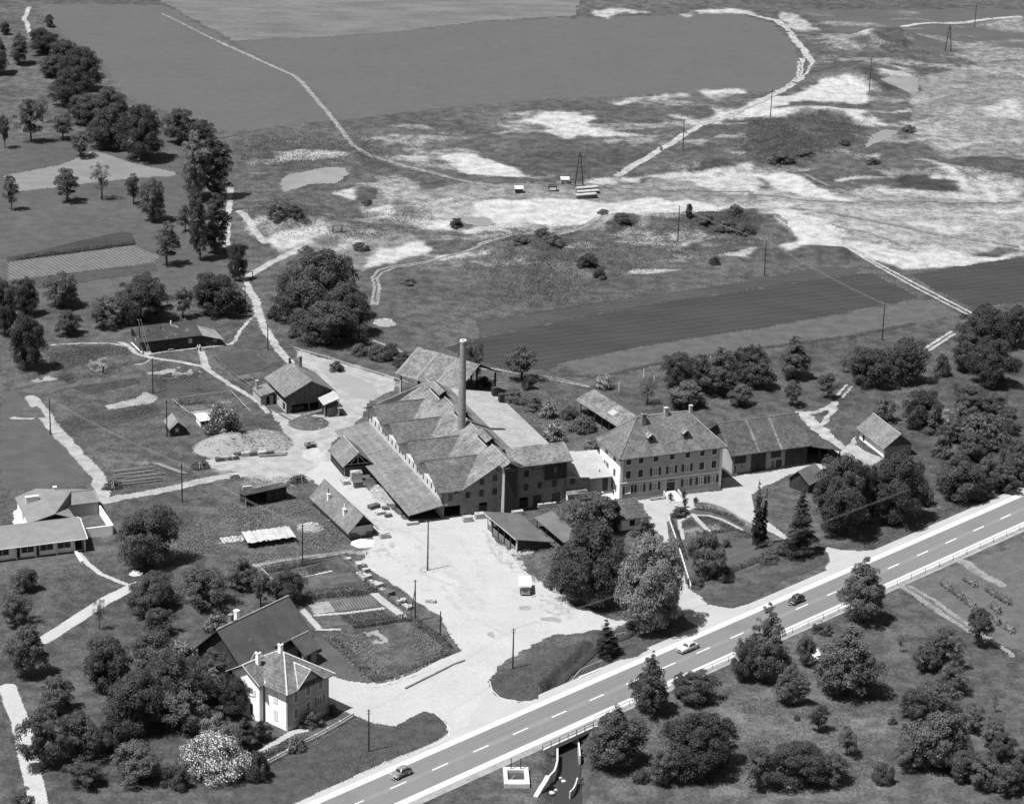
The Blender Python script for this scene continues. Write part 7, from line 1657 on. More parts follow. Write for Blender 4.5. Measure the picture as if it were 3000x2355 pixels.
pole('N', 'h', 1563, 390, 105, 'thin wooden pole on a pale patch among the pit scrub'); pole('O', 'i', 105, 660, 380, 'thin wooden pole in the dark crop field'); pole('P', 'i', 1025, 1165, 880, 'thin wooden pole at the lower crop strip'); pole('Q', 'd', 925, 705, 460, 'thin wooden pole by the great pale clay pan'); pole('R', 'd', 150, 945, 720, 'thin wooden pole below the haul track bend'); pole('S', 'c', 1602, 1185, 940, 'thin wooden pole beside the straight haul track'); pole('T', 'd', 1750, 210, 30, 'thin wooden pole by the far pale lane')
pole('U', 'h', 1295, 1455, 1388, 'short white post by the meadow edge behind the long shed', 0) if False else None
def pylon(key, c, x1, x2, yb, xt, yt, label):
    a, b_ = G(c, x1, yb), G(c, x2, yb + 2)
    m_ = (a + b_) / 2
    _, h = height_at(c, (x1 + x2) / 2, yt, yb)
    z0 = hp(m_.x, m_.y)
    t = T('pylon', label, 'pylon', (m_.x, m_.y, z0))
    h0_ = (b_ - a) / 2
    for s in (-1, 1): t.add('leg', tube([(h0_.x * s * 1.1, h0_.y * s, -0.3), (0.12 * s, 0, h)], [0.17, 0.11], 8), MATS['pole_wood'])
    t.box('crossarm', (-1.1, -0.06, h - 1.2), (1.1, 0.06, h - 1.05), MATS['pole_wood']); t.box('brace', (-0.5, -0.05, h * 0.55), (0.5, 0.05, h * 0.55 + 0.12), MATS['pole_wood'])
    for x in (-1.0, 1.0): t.add('insulator', tube([(x, 0, h - 1.05), (x, 0, h - 0.75)], [.06, .04], 6), MATS['trim_white'])
    POLE[key] = Vector((m_.x, m_.y, z0 + h - 0.9))
pylon('X', 'c', 762, 820, 1448, 803, 1190, 'two-legged wooden pylon above the drying rows in the pit'); pylon('Y', 'd', 1518, 1562, 414, 1557, 212, 'two-legged wooden pylon on the far meadow')
M('wire', 0.35, 0.05)
def wire(a, b_, label, dx=0.3):
    A, B2 = POLE[a], POLE[b_]
    pts = []
    for s in (-dx, dx):
        q = []
        for k in range(13):
            f = k / 12
            p = A.lerp(B2, f); p.z -= 4 * f * (1 - f) * 0.7; p.x += s
            q.append(p)
        pts.append(tube(q, [0.016] * 13, 4))
    v, f = join(*pts)
    tag(obj('power_line', mesh('power_line', v, f, MATS['wire'])), label, 'cable')
POLE['far1'] = POLE['M'] + Vector((75, 62, 2)); POLE['far0'] = Vector((-140, 560, 9))
wire('A', 'B', 'pair of sagging wires crossing the plots from the dirt track'); wire('B', 'H', 'pair of wires from the lawn pole to the rear garden fence'); wire('M', 'far1', 'pair of wires passing before the yard trees'); wire('L', 'M', 'pair of wires between verge pole and grass island'); wire('D', 'E', 'pair of wires running to the barrack gable')
wire('N', 'O', 'pair of wires from the pit scrub to the dark field'); wire('O', 'P', 'pair of wires across the dark crop field'); wire('S', 'R', 'pair of wires beside the haul track'); wire('R', 'Q', 'pair of wires over the great clay pan')

# ================================================================== FENCES AND WALLS
rail('fence', 'dark board fence along the rear edge of the farm garden', W2('k', [(170, 1400), (350, 1365), (600, 1325), (790, 1292)]), 1.2, 2.2, MATS['wood_mid'], (0.4, 0.95), 0.1, 'fence')
rail('fence', 'wire and post fence between farm garden and gravel yard', W2('k', [(800, 1295), (900, 1395), (1050, 1530), (1150, 1610), (1290, 1700)]), 1.1, 2.0, MATS['wood_grey'], (0.3, 0.65, 0.98), 0.1, 'fence', 0.03)
rail('fence', 'pale rail fence at the side of the farm garden', W2('k', [(165, 1395), (260, 1490)]), 1.0, 1.8, MATS['wood_pale'], (0.5, 0.95), 0.1, 'fence')
rail('fence', 'pale rail fence round the plot with the white frame house', W2('K', [(1040, 1708), (770, 1488), (1250, 1415), (1690, 1360), (1990, 1680)]), 0.9, 2.4, MATS['wood_pale'], (0.95,), 0.1, 'fence', 0.05)
rail('fence', 'rail fence between footpath and allotment above the workshop', W2('K', [(1415, 785), (1550, 930), (1750, 1100), (1985, 1255), (1985, 1320)]), 0.9, 2.4, MATS['wood_grey'], (0.95,), 0.09, 'fence', 0.045)
rail('fence', 'white picket-topped fence beside the drive of the manor garden', W2('l', [(1490, 1000), (1530, 1110), (1590, 1290), (1630, 1420), (1665, 1535)]), 0.9, 1.6, MATS['trim_white'], (0.5, 0.95), 0.1, 'fence', 0.05)
rail('fence', 'stone post fence in front of the villa garden', W2('o', [(230, 1400), (380, 1320), (490, 1255), (600, 1200), (790, 1095), (895, 1030)]), 0.9, 2.6, MATS['concrete'], (0.35, 0.9), 0.28, 'fence', 0.06)
rail('fence', 'wire fence behind the works along the cart track', W2('h', [(440, 1500), (530, 1570), (620, 1650), (700, 1700)]), 1.2, 2.5, MATS['wood_mid'], (0.95,), 0.08, 'fence', 0.02)
rail('fence', 'old plank fence along the clay yard bank', W2('f', [(430, 1240), (700, 1315), (900, 1380), (1100, 1440), (1320, 1510)]), 0.7, 3.0, MATS['wood_pale'], (0.8,), 0.1, 'fence', 0.08)
for k, (x, y0, y1) in enumerate([(1297, 1455, 1388), (1378, 1495, 1445), (1103, 1562, 1495), (1820, 1310, 1290)]):
    b_, h = height_at('h', x, y1, y0)
    tag(obj('marker_post', mesh('marker_post', *tube([(0, 0, -.2), (0, 0, h)], [.1, .08], 6), MATS['trim_white']), None, b_), 'thin white post standing in the meadow behind the long shed', 'post', 'white posts behind the long shed')
def lowwall(c, pts, w_, h_, mat, label):
    o = kerb('low_wall', c, pts, w_, h_, mat)
    del_kind = o.pop('kind', None)
    return tag(o, label, 'wall')
lowwall('o', [(1300, 810), (1420, 750), (1560, 680), (1680, 620), (1765, 590)], 0.3, 0.35, 'stone', 'low dark kerb wall between pavement and yard entrance')
lowwall('l', [(1690, 890), (1800, 895), (1900, 925), (1990, 970), (2060, 1020), (2150, 1060)], 0.4, 1.0, 'stone', 'curved rough stone wall round the manor garden')
lowwall('j', [(585, 1240), (640, 1330)], 0.5, 0.4, 'concrete_white', 'white wing wall at the bungalow terrace end')

# ================================================================== GARDENS
patch('garden_path', [ln('o', [(480, 170), (620, 330)], 1.2), ln('o', [(600, 235), (850, 215), (1120, 180)], 0.9), ln('o', [(610, 345), (780, 345)], 0.8), ln('o', [(1060, 70), (1160, 150), (1280, 240)], 1.6), ln('k', [(460, 1450), (720, 1395)], 0.6)], MATS['gravel_pale'], 0.055, 0.25, 0.15, 2.0, 71)
patch('garden_bed', [pl('o', [(545, 150), (700, 120), (760, 205), (590, 225)])], MATS['bed_pale'], 0.06, 0.3, 0.15, 2.0, 72)
patch('garden_bed', [pl('o', [(710, 118), (1040, 80), (1095, 165), (770, 203)])], MATS['bed_rows'], 0.06, 0.3, 0.15, 2.0, 73)
patch('garden_bed', [pl('o', [(620, 250), (860, 230), (890, 300), (670, 335)])], MATS['bed_mid'], 0.06, 0.3, 0.15, 2.0, 74)
patch('garden_bed', [pl('o', [(870, 228), (1120, 195), (1170, 262), (900, 300)])], MATS['bed_rows'], 0.06, 0.3, 0.15, 2.0, 75)
patch('garden_bed', [pl('k', [(520, 1385), (640, 1345), (700, 1390), (560, 1430)])], MATS['bed_mid'], 0.06, 0.3, 0.15, 2.0, 76)
patch('garden_bed', [pl('k', [(440, 1400), (510, 1385), (560, 1430), (470, 1450)])], MATS['bed_pale'], 0.06, 0.3, 0.15, 2.0, 77)
patch('garden_bed', [pl('o', [(980, 370), (1080, 350), (1190, 440), (1060, 470)])], MATS['bed_pale'], 0.06, 0.3, 0.6, 1.5, 78, keep=(0.8, 0.6))
patch('garden_lawn', [pl('k', [(500, 1440), (880, 1400), (930, 1480), (560, 1530)])], MATS['bed_mid'], 0.05, 0.4, 0.3, 2.0, 79)
patch('garden_lawn', [pl('o', [(570, 380), (690, 430), (900, 600), (1080, 760), (1000, 780), (860, 740), (740, 690), (690, 560), (690, 640), (560, 480)])], MATS['lawn'], 0.05, 0.4, 0.3, 2.0, 80)
patch('garden_lawn', [pl('l', [(1500, 1000), (1640, 950), (1700, 925), (1850, 930), (1990, 985), (2100, 1060), (2330, 1180), (2420, 1240), (2150, 1380), (1900, 1460), (1680, 1520), (1610, 1310)])], MATS['lawn'], 0.05, 0.4, 0.2, 2.0, 81)
patch('garden_path', [ln('l', [(1680, 955), (1760, 1040), (1840, 1115)], 0.9), ln('l', [(1690, 960), (1800, 962), (1900, 990), (2090, 1085)], 0.7), ln('l', [(1570, 1000), (1590, 1080), (1605, 1145)], 0.8), ln('l', [(1570, 1010), (1650, 970)], 0.7)], MATS['gravel_pale'], 0.075, 0.25, 0.1, 2.0, 82)
for k, pts in enumerate([[(1590, 1058), (1605, 1025), (1660, 985), (1722, 1040)], [(1612, 1080), (1730, 1052), (1785, 1105), (1625, 1130)], [(1722, 978), (1800, 978), (1885, 1008), (1785, 1030)], [(1795, 1048), (1900, 1022), (2000, 1052), (1855, 1085)]]):
    patch('flower_bed', [pl('l', pts)], M('flowers', 0.16, 0.5, 1.2, 5, kind='pos') if k % 2 else MATS['bed_dark'], 0.08, 0.25, 0.1, 2.0, 83 + k)
patch('villa_path', [ln('o', [(150, 1310), (300, 1225), (420, 1150), (520, 1130)], 1.3)], MATS['gravel_pale'], 0.08, 0.25, 0.05, 2.0, 90)
patch('pavement', [ln('o', [(880, 770), (1010, 788), (1220, 745), (1420, 665), (1760, 530)], 1.8)], MATS['gravel'], 0.06, 0.25, 0.1, 2.0, 91)
AL = [('e', [(400, 1230), (720, 1205), (850, 1215), (830, 1255), (560, 1290), (420, 1270)], 'rows_dark'), ('e', [(450, 1470), (560, 1420), (600, 1490), (520, 1520)], 'bed_dark'), ('e', [(120, 1560), (480, 1480), (560, 1530), (300, 1610)], 'bed_mid'), ('e', [(560, 1540), (1040, 1460), (1090, 1500), (700, 1590)], 'bed_dark'), ('j', [(140, 130), (300, 105), (360, 200), (200, 190)], 'bed_mid'), ('j', [(900, 165), (1160, 105), (1230, 150), (960, 215)], 'bed_dark'), ('K', [(880, 1560), (1270, 1540), (1330, 1590), (960, 1640)], 'bed_rows'), ('K', [(1310, 1500), (1640, 1450), (1730, 1500), (1380, 1560)], 'bed_rows'), ('K', [(1040, 1640), (1350, 1600), (1400, 1680), (1150, 1708)], 'bed_pale'), ('K', [(1760, 1090), (1960, 1040), (2060, 1120), (1900, 1190)], 'bed_rows'), ('K', [(1450, 800), (1800, 740), (1950, 900), (1700, 990)], 'rows_dark'), ('e', [(60, 700), (560, 640), (1200, 565), (1230, 620), (600, 720), (60, 790)], 'rows_dark')]
for k, (c, pts, mt) in enumerate(AL): patch('allotment_bed', [pl(c, pts)], MATS[mt], 0.058 + 0.0015 * k, 0.35, 0.3, 2.0, 130 + k)
t = T('garden_bench', 'long stone bench against the manor front beside the steps', 'bench', tuple(G('D', 700, 1400)[:2]), 21.4)
t.box('seat', (-2.0, -0.3, 0.4), (2.0, 0.2, 0.5), MATS['stone'])
for x in (-1.8, 0, 1.6): t.box('leg', (x, -0.2, 0), (x + 0.2, 0.1, 0.4), MATS['stone'])
for k, (c, x, y) in enumerate([('D', 875, 1440), ('D', 1085, 1410), ('D', 1100, 1530), ('D', 1270, 1510), ('D', 335, 1385)]):
    p_ = G(c, x, y)
    t = T('potted_plant', 'dark potted shrub by the manor steps and garden gate', 'plant', (p_.x, p_.y, 0.04), 0, 'potted shrubs by the manor steps')
    t.add('pot', tube([(0, 0, 0), (0, 0, 0.5)], [.22, .3], 10), MATS['stone'])
    o = obj('foliage', CROWNS['globe'][0][0], t.e); o.location = (0, 0, 0.45); o.scale = (.5, .5, .75)

# ================================================================== STACKS, HEAPS, TIMBER
BR = mesh('brick_block', *boxes([((0, 0, 0), (0.44, 0.28, 0.22))]), M('brick_pale', 0.45, 0.15, 1, 5))
BD = mesh('brick_block', *boxes([((0, 0, 0), (0.44, 0.28, 0.22))]), M('brick_dark', 0.14, 0.3, 1, 5))
def stack(c, x, y, nx, ny, nz, deg, dark, label, group='stacks of bricks and tiles round the yard', cover=False):
    p_ = G(c, x, y)
    t = T('brick_stack', label, 'brick stack', (p_.x, p_.y, hp(p_.x, p_.y) + 0.04), deg, group)
    t.box('pallet', (-nx * .23, -ny * .15, 0), (nx * .23, ny * .15, 0.12), MATS['wood_grey'])
    for i in range(nx):
        for j in range(ny):
            for k in range(nz):
                if 0 < i < nx - 1 and 0 < j < ny - 1 and k < nz - 1: continue
                if k == nz - 1 and rnd.random() < 0.12: continue
                o = obj('brick', BD if dark else BR, t.e); o.location = (-nx * .23 + i * .46 + rnd.uniform(-.02, .02), -ny * .15 + j * .3 + rnd.uniform(-.02, .02), 0.12 + k * .23)
    if cover: t.slab('cover_sheet', [(-nx * .25, -ny * .17, 0.14 + nz * .23), (nx * .25, -ny * .17, 0.14 + nz * .23), (nx * .25, ny * .17, 0.16 + nz * .23), (-nx * .25, ny * .17, 0.16 + nz * .23)], 0.02, MATS['sheet_light'])
SL = 'pale brick stack standing free on the gravel yard'
for a in [('U', 1315, 1035, 4, 5, 4, 22, False, 'pale brick stack at the corner of the long hut'), ('U', 945, 1490, 4, 5, 3, 20, False, 'pale brick stack at the top of the garden fence'), ('U', 1030, 1565, 3, 3, 2, 35, False, 'small brick stack beside the larger one at the garden fence'), ('U', 735, 1385, 3, 3, 1, 20, False, 'flat brick pile near the rear fence corner'), ('B', 690, 1530, 4, 4, 4, 20, False, 'pale brick stack before the works front doors'), ('B', 880, 1480, 4, 4, 4, 20, False, 'brick stack beside the pale post of the open shed'), ('o', 1500, 130, 4, 3, 2, -10, False, SL), ('U', 1750, 835, 5, 3, 2, 20, False, 'low pale stack at the corner of the lean-to'), ('U', 700, 185, 3, 8, 3, 20, False, 'long pale stack beside the timber truss shed'), ('U', 905, 250, 4, 4, 5, 20, True, 'tall dark crate stack before the truss shed'), ('U', 875, 140, 5, 4, 8, 20, False, 'tall tile crate leaning at the truss shed gable'), ('U', 1375, 715, 3, 3, 2, 25, True, 'dark small pile beside the lean-to track'), ('U', 1330, 600, 3, 3, 2, 10, True, 'dark tile pile near the lean-to posts'), ('U', 1250, 670, 4, 4, 2, 30, False, 'loose pale pile beside the hut lane'), ('U', 1150, 580, 5, 4, 3, 40, True, 'dark heap of stacked tiles by the hut lane'), ('O', 1240, 1560, 3, 5, 3, -20, False, 'pale stack under the dark tree near the van'), ('O', 620, 360, 5, 3, 3, 20, False, 'pale stack in front of the works wing'), ('O', 1080, 240, 8, 2, 3, 20, False, 'row of pale tiles along the works wing wall'), ('j', 1830, 665, 4, 3, 3, 20, False, 'pale stack at the end of the dirt track'), ('k', 65, 760, 4, 2, 3, 20, False, 'white box stack on the tool shed edge')]: stack(*a)
# pale brick wall row along the garden fence
for k in range(14):
    f = k / 13
    x = 940 + (1330 - 940) * f; y = 1420 + (1690 - 1420) * f
    stack('k', x, y, 2 + k % 3, 3, 1 + (k * 7) % 3, 40, k in (7, 8, 9, 10), ('pale' if k not in (7, 8, 9, 10) else 'weathered dark') + ' brick stack in the row beside the garden fence', 'brick stacks beside the garden fence')
for r_, (xa, xb, y) in enumerate([(1880, 2040, 452), (1860, 2110, 498), (1720, 1830, 535)]):
    for k in range(5):
        stack('j', xa + (xb - xa) * k / 4, y - k * 3, 4, 3, 3, 20, k % 2 == 0, 'weathered brick stack in the rows below the rubble heap', 'brick rows below the rubble heap')

def heap(c, x, y, rx, ry, h, mat, label, chunks=300, cs_=0.22, cm=None, seed=0, cat='heap', name='rubble_heap'):
    p_ = G(c, x, y); rg = np.random.default_rng(seed)
    n = 34
    X, Y = np.meshgrid(np.linspace(-1.15, 1.15, n), np.linspace(-1.15, 1.15, n))
    rr = np.hypot(X, Y)
    Z = h * np.clip(1 - rr ** 1.5, -0.2, 1) * (0.6 + 0.8 * fbm(X * rx, Y * ry, 2.4, seed, 3)) + (fbm(X * rx, Y * ry, 0.7, seed + 4, 2) - .5) * 0.25
    Z = np.where(rr > 0.97, -0.25, Z - 0.02)
    id_ = np.arange(n * n).reshape(n, n)
    Q = np.stack([id_[:-1, :-1], id_[:-1, 1:], id_[1:, 1:], id_[1:, :-1]], -1).reshape(-1, 4)
    Q = Q[(rr.ravel()[Q] < 1.08).all(1)]
    t = T(name, label, cat, (p_.x, p_.y, hp(p_.x, p_.y)), 20)
    obj('mound', npmesh('mound', np.stack([X * rx, Y * ry, Z], -1).reshape(-1, 3), Q, MATS[mat], True), t.e)
    if chunks:
        a = rg.uniform(0, 2 * PI, chunks); q = np.sqrt(rg.uniform(0, 1, chunks)) * 1.02
        bl = []
        for k in range(chunks):
            x_, y_ = q[k] * math.cos(a[k]), q[k] * math.sin(a[k])
            i, j = int((y_ + 1.15) / 2.3 * (n - 1)), int((x_ + 1.15) / 2.3 * (n - 1))
            z = max(0, Z[min(i, n - 1), min(j, n - 1)]); s = cs_ * rg.uniform(0.5, 1.4)
            bl.append(((x_ * rx - s, y_ * ry - s * .7, z - s * .4), (x_ * rx + s, y_ * ry + s * .7, z + s * .7)))
        v, f = boxes(bl)
        v = [(a_ + rg.normal() * cs_ * .25, b2 + rg.normal() * cs_ * .25, c_ + rg.normal() * cs_ * .2) for a_, b2, c_ in v]
        o = t.add('rubble', (v, f), MATS[cm or mat]); o['kind'] = 'stuff'
heap('j', 1790, 430, 7.5, 6.0, 2.6, 'clay_grey', 'big rubble and clay heap beside the white-blossomed shrub', 1100, 0.12, 'stone', 1)
heap('j', 2060, 390, 6.0, 7.0, 1.3, 'clay_grey', 'flat spread of broken tiles next to the big rubble heap', 1100, 0.12, 'stone', 2)
heap('E', 770, 1070, 4.5, 4.5, 1.2, 'bed_mid', 'earth mound in front of the workshop openings', 60, 0.15, 'stone', 3, name='earth_heap')
heap('E', 940, 1560, 3.6, 4.2, 1.1, 'gravel_pale', 'smooth pale sand heap beside the truss shed', 0, 0.1, None, 4, name='sand_heap')
heap('O', 690, 940, 2.6, 1.6, 0.9, 'gravel_pale', 'pale rubble spilling at the open shed corner', 120, 0.14, 'brick_pale', 5)
heap('U', 1330, 370, 3.0, 5.0, 0.8, 'clay_grey', 'tile waste heap along the lean-to eaves', 260, 0.16, 'brick_pale', 6)
heap('U', 990, 1130, 2.6, 2.2, 0.4, 'concrete_white', 'white lime spread below the long hut gable', 50, 0.12, 'brick_pale', 7)
heap('k', 560, 1060, 2.6, 2.6, 0.6, 'clay_grey', 'small pale rubble pile by the pole in the weeds', 120, 0.15, 'brick_pale', 8)
heap('q', 530, 540, 1.6, 1.8, 0.7, 'concrete_white', 'white gravel pile between the pear trees', 40, 0.12, 'brick_pale', 9)
heap('j', 1060, 1415, 1.2, 1.2, 0.5, 'concrete_white', 'white stone pile at the end of the white drive', 40, 0.14, 'brick_pale', 10)
heap('f', 1140, 1030, 2.6, 3.2, 0.5, 'clay_grey', 'pale rubble patch in the meadow below the huge trees', 80, 0.15, 'brick_pale', 11)
# log stack with plank cover
pts = [Vector(p_) for p_ in W2('k', [(70, 1215), (440, 1165)])]
dv = pts[1] - pts[0]
t = T('log_stack', 'long firewood stack covered with pale loose planks', 'log stack', (pts[0].x, pts[0].y, 0), math.degrees(math.atan2(dv.y, dv.x)))
Lg = dv.length
LOG = mesh('log', *tube([(0, 0, 0), (0, 3.4, 0)], [.17, .15], 7), MATS['wood_dark'])
for k in range(int(Lg / .36)):
    for j in range(3):
        o = obj('log', LOG, t.e); o.location = (.2 + k * .36 + (j % 2) * .18, 0.1 + rnd.uniform(-.15, .15), .17 + j * .3)
for k in range(22):
    x = k * Lg / 22
    t.slab('plank', [(x - .1, -0.5 + rnd.uniform(-.3, .3), 1.25 + rnd.uniform(-.05, .1)), (x + .38, -0.5 + rnd.uniform(-.3, .3), 1.25 + rnd.uniform(-.05, .1)), (x + .45, 4.3 + rnd.uniform(-.3, .3), 1.45 + rnd.uniform(-.05, .1)), (x, 4.3 + rnd.uniform(-.3, .3), 1.45 + rnd.uniform(-.05, .1))], .05, MATS['wood_pale'])
p_ = G('j', 1820, 1150)
t = T('plank_pile', 'short pile of white planks in the weeds left over from the log stack', 'plank pile', (p_.x, p_.y, 0), 20)
for k in range(8): t.box('plank', (-2.2 + .55 * k, -1.2 + rnd.uniform(-.3, .3), .05), (-1.75 + .55 * k, 1.2 + rnd.uniform(-.3, .3), .14 + .04 * (k % 3)), MATS['wood_pale'])
p_ = G('j', 1080, 650)
t = T('timber_pile', 'spread of long peeled logs on the grass by the dirt track', 'timber pile', (p_.x, p_.y, 0), 22)
LG2 = mesh('log', *tube([(-4.2, 0, 0), (4.2, 0, 0)], [.18, .13], 7), MATS['wood_grey'])
for k in range(9):
    o = obj('log', LG2, t.e); o.location = (rnd.uniform(-.8, 1.2), -4 + k * .95, .2 + .12 * (k % 2)); o.rotation_euler = (0, 0, rnd.uniform(-.06, .06))
for k in range(3):
    o = obj('log', LG2, t.e); o.location = (6.5 + k * .5, 1.5 - k * .2, .2); o.rotation_euler = (0, 0, -1.05)
for nm, c, x, y, deg, lab in [('beam_pile', 'E', 250, 1300, -62, 'loose beams lying at the edge of the rubble'), ('beam_pile', 'E', 220, 1570, 15, 'dark beams lying below the broken tiles'), ('beam_pile', 'E', 450, 980, -50, 'long planks lying by the workshop corner'), ('beam_pile', 'E', 850, 920, 40, 'tangle of pale boards in front of the workshop')]:
    p_ = G(c, x, y); t = T(nm, lab, 'timber', (p_.x, p_.y, 0.05), deg)
    for k in range(5): t.add('beam', tube([(-2.8 + rnd.uniform(-.4, .4), -.5 + .25 * k, .12 + .1 * (k % 2)), (2.8 + rnd.uniform(-.4, .4), -.5 + .25 * k + rnd.uniform(-.3, .3), .12 + .15 * (k % 2))], [.11, .11], 4), MATS['wood_pale' if k % 2 else 'wood_mid'])
# brushwood heaps
for c, x, y, lab in [('j', 890, 745, 'brushwood heap with standing stakes beside the peeled logs'), ('j', 1575, 590, 'dark brushwood heap with stakes below the rubble'), ('k', 470, 700, 'pile of scrap boards behind the long hut')]:
    p_ = G(c, x, y); t = T('brush_heap', lab, 'brush heap', (p_.x, p_.y, 0), 15)
    o = obj('brushwood', CROWNS['bush'][0][0], t.e); o.scale = (1.1, .8, .6)
    for k in range(9):
        a = rnd.uniform(0, 6.28); t.add('stake', tube([(1.5 * math.cos(a), 1.2 * math.sin(a), 0), (.6 * math.cos(a) + rnd.uniform(-.4, .4), .5 * math.sin(a), 1.6)], [.06, .05], 4), MATS['wood_pale' if k % 3 else 'wood_dark'])
# hay racks below the road
HAY = crown('bush', 901, 1.0, 1.5, 1500, 26, 0.11, 'leaf_pale', .4)[0]
for xa, ya, xb, yb in [(1485, 1495, 1570, 1560), (1580, 1565, 1668, 1632), (1680, 1640, 1760, 1705), (1660, 1462, 1770, 1525), (1842, 1545, 1930, 1612), (1940, 1615, 2035, 1665), (1880, 1672, 1950, 1740), (1985, 1840, 2060, 1890), (1890, 1760, 1945, 1830)]:
    a, b_ = G('m', xa, ya), G('m', xb, yb); m_ = (a + b_) / 2; L = (b_ - a).length
    t = T('hay_rack', 'draped hay drying rack on the mown meadow below the road', 'hay rack', m_, math.degrees(math.atan2(b_.y - a.y, b_.x - a.x)), 'hay racks on the mown meadow')
    o = obj('hay', HAY, t.e); o.scale = (L / 2, 0.75, 0.9)
    for s in (-1, 1):
        for q_ in (-1, 1): t.add('rack_pole', tube([(s * L * .4, q_ * .7, 0), (s * L * .4, 0, 1.5)], [.05, .04], 5), MATS['wood_mid'])
patch('mown_meadow', [pl('m', [(1190, 1515), (1660, 1330), (2200, 1160), (2200, 2050), (1740, 1900)])], M('mown', 0.1, 0.2, 0.3, 2, kind='pos'), 0.04, 0.6, 0.4, 3.0, 95)
# pit plant
for k, (xa, xb, y) in enumerate([(775, 935, 1500), (780, 945, 1528), (770, 925, 1560)]):
    a, b_ = G('c', xa, y), G('c', xb, y - 12); dv = b_ - a
    t = T('drying_row', 'row of clay blocks drying under the pit pylon', 'clay row', (a.x, a.y, hp(a.x, a.y)), math.degrees(math.atan2(dv.y, dv.x)), 'rows of drying clay blocks in the pit')
    n = 9
    for i in range(n):
        x0 = dv.length * i / n
        t.add('clay_block', boxes([((x0, -.6, 0), (x0 + .75, .6, 1.0))]), MATS['brick_dark'] if 'brick_dark' in MATS else None); t.add('block_cap', ([(x0 - .05, -.7, 1.0), (x0 + .8, -.7, 1.0), (x0 + .8, .7, 1.0), (x0 - .05, .7, 1.0), (x0 + .1, -.6, 1.25), (x0 + .6, -.6, 1.25), (x0 + .6, .6, 1.25), (x0 + .1, .6, 1.25)], BOXF), MATS['wood_pale'])
for c, x, y, lab, top in [('c', 320, 1518, 'small dark tip wagon with pale load in the pit', True), ('c', 583, 1500, 'small dark pit hut with white front', False), ('c', 680, 1438, 'low grey block shed beside the pylon', True)]:
    p_ = G(c, x, y); t = T('pit_wagon' if 'wagon' in lab else 'pit_hut', lab, 'wagon' if 'wagon' in lab else 'hut', (p_.x, p_.y, hp(p_.x, p_.y)), 5)
    t.box('body', (-1.1, -.8, .3), (1.1, .8, 1.3), MATS['wood_dark'] if 'grey' not in lab else MATS['plaster_grey'])
    t.slab('load' if 'wagon' in lab else 'roof', [(-1.2, -.9, 1.35), (1.2, -.9, 1.35), (1.2, .9, 1.7), (-1.2, .9, 1.7)], .2, MATS['concrete_white'] if top else MATS['wood_dark'])
    if not top: t.box('door', (-.9, -.87, .3), (.9, -.81, 1.2), MATS['concrete_white'])
    for xx in (-.8, .8):
        for yy in (-.75, .75): t.add('wheel' if 'wagon' in lab else 'foot', tube([(xx, yy - .08, .3), (xx, yy + .08, .3)], [.3, .3], 10), MATS['iron'])
p_ = G('f', 770, 330); t = T('timber_trestle', 'small timber trestle standing in the pit rubble', 'trestle', (p_.x, p_.y, hp(p_.x, p_.y)), 15)
for x in (-1.2, 1.2):
    for y in (-.5, .5): t.add('leg', tube([(x, y, -.2), (x, y * .6, 2.0)], [.1, .08], 5), MATS['wood_mid'])
t.box('top_beam', (-1.4, -.35, 1.95), (1.4, .35, 2.12), MATS['wood_mid'])
p_ = G('i', 1205 + 20, 1000); 
p_ = G('m', 1235, 555); t = T('cement_mixer', 'round drum cement mixer beside the field barn', 'mixer', (p_.x, p_.y, 0), 40)
t.add('drum', loft([(-.9, .35, .55, 1.25, 1), (-.5, .7, .25, 1.6, 1), (.2, .75, .2, 1.65, 1), (.6, .4, .5, 1.3, 1), (.75, .3, .6, 1.2, 1)], 16), MATS['chrome'], None, True)
for y in (-.7, .7): t.add('wheel', tube([(0, y - .06, .35), (0, y + .06, .35)], [.35, .35], 12), MATS['tyre'])
t.box('engine_box', (-1.6, -.4, .4), (-.85, .4, 1.5), MATS['car_dark'])
p_ = G('E', 800, 1450); t = T('hand_cart', 'dark two-wheeled cart with slatted sides by the sand heap', 'cart', (p_.x, p_.y, 0.05), 30)
t.box('bed', (-1.2, -.6, .5), (1.2, .6, .6), MATS['wood_dark'])
for y in (-.6, .6):
    for z in (.75, .95): t.box('slat', (-1.2, y - .03, z), (1.2, y + .03, z + .1), MATS['wood_pale'])
    t.add('wheel', tube([(0, y * 1.15 - .05, .45), (0, y * 1.15 + .05, .45)], [.45, .45], 14), MATS['iron'])
for y in (-.3, .3): t.add('shaft', tube([(-1.2, y, .55), (-2.6, y, .25)], [.05, .04], 5), MATS['wood_pale'])
# gate by the lane
a, b_ = G('e', 1880, 690), G('e', 1975, 690)
t = T('lane_gate', 'goalpost-like timber gate over the lane bend', 'gate', (a.x, a.y, 0), math.degrees(math.atan2(b_.y - a.y, b_.x - a.x)))
Lg = (b_ - a).length
for x in (0, Lg): t.box('post', (x - .1, -.1, 0), (x + .1, .1, 2.0), MATS['wood_dark'])
t.box('top_bar', (-.2, -.08, 1.9), (Lg + .2, .08, 2.05), MATS['wood_dark'])

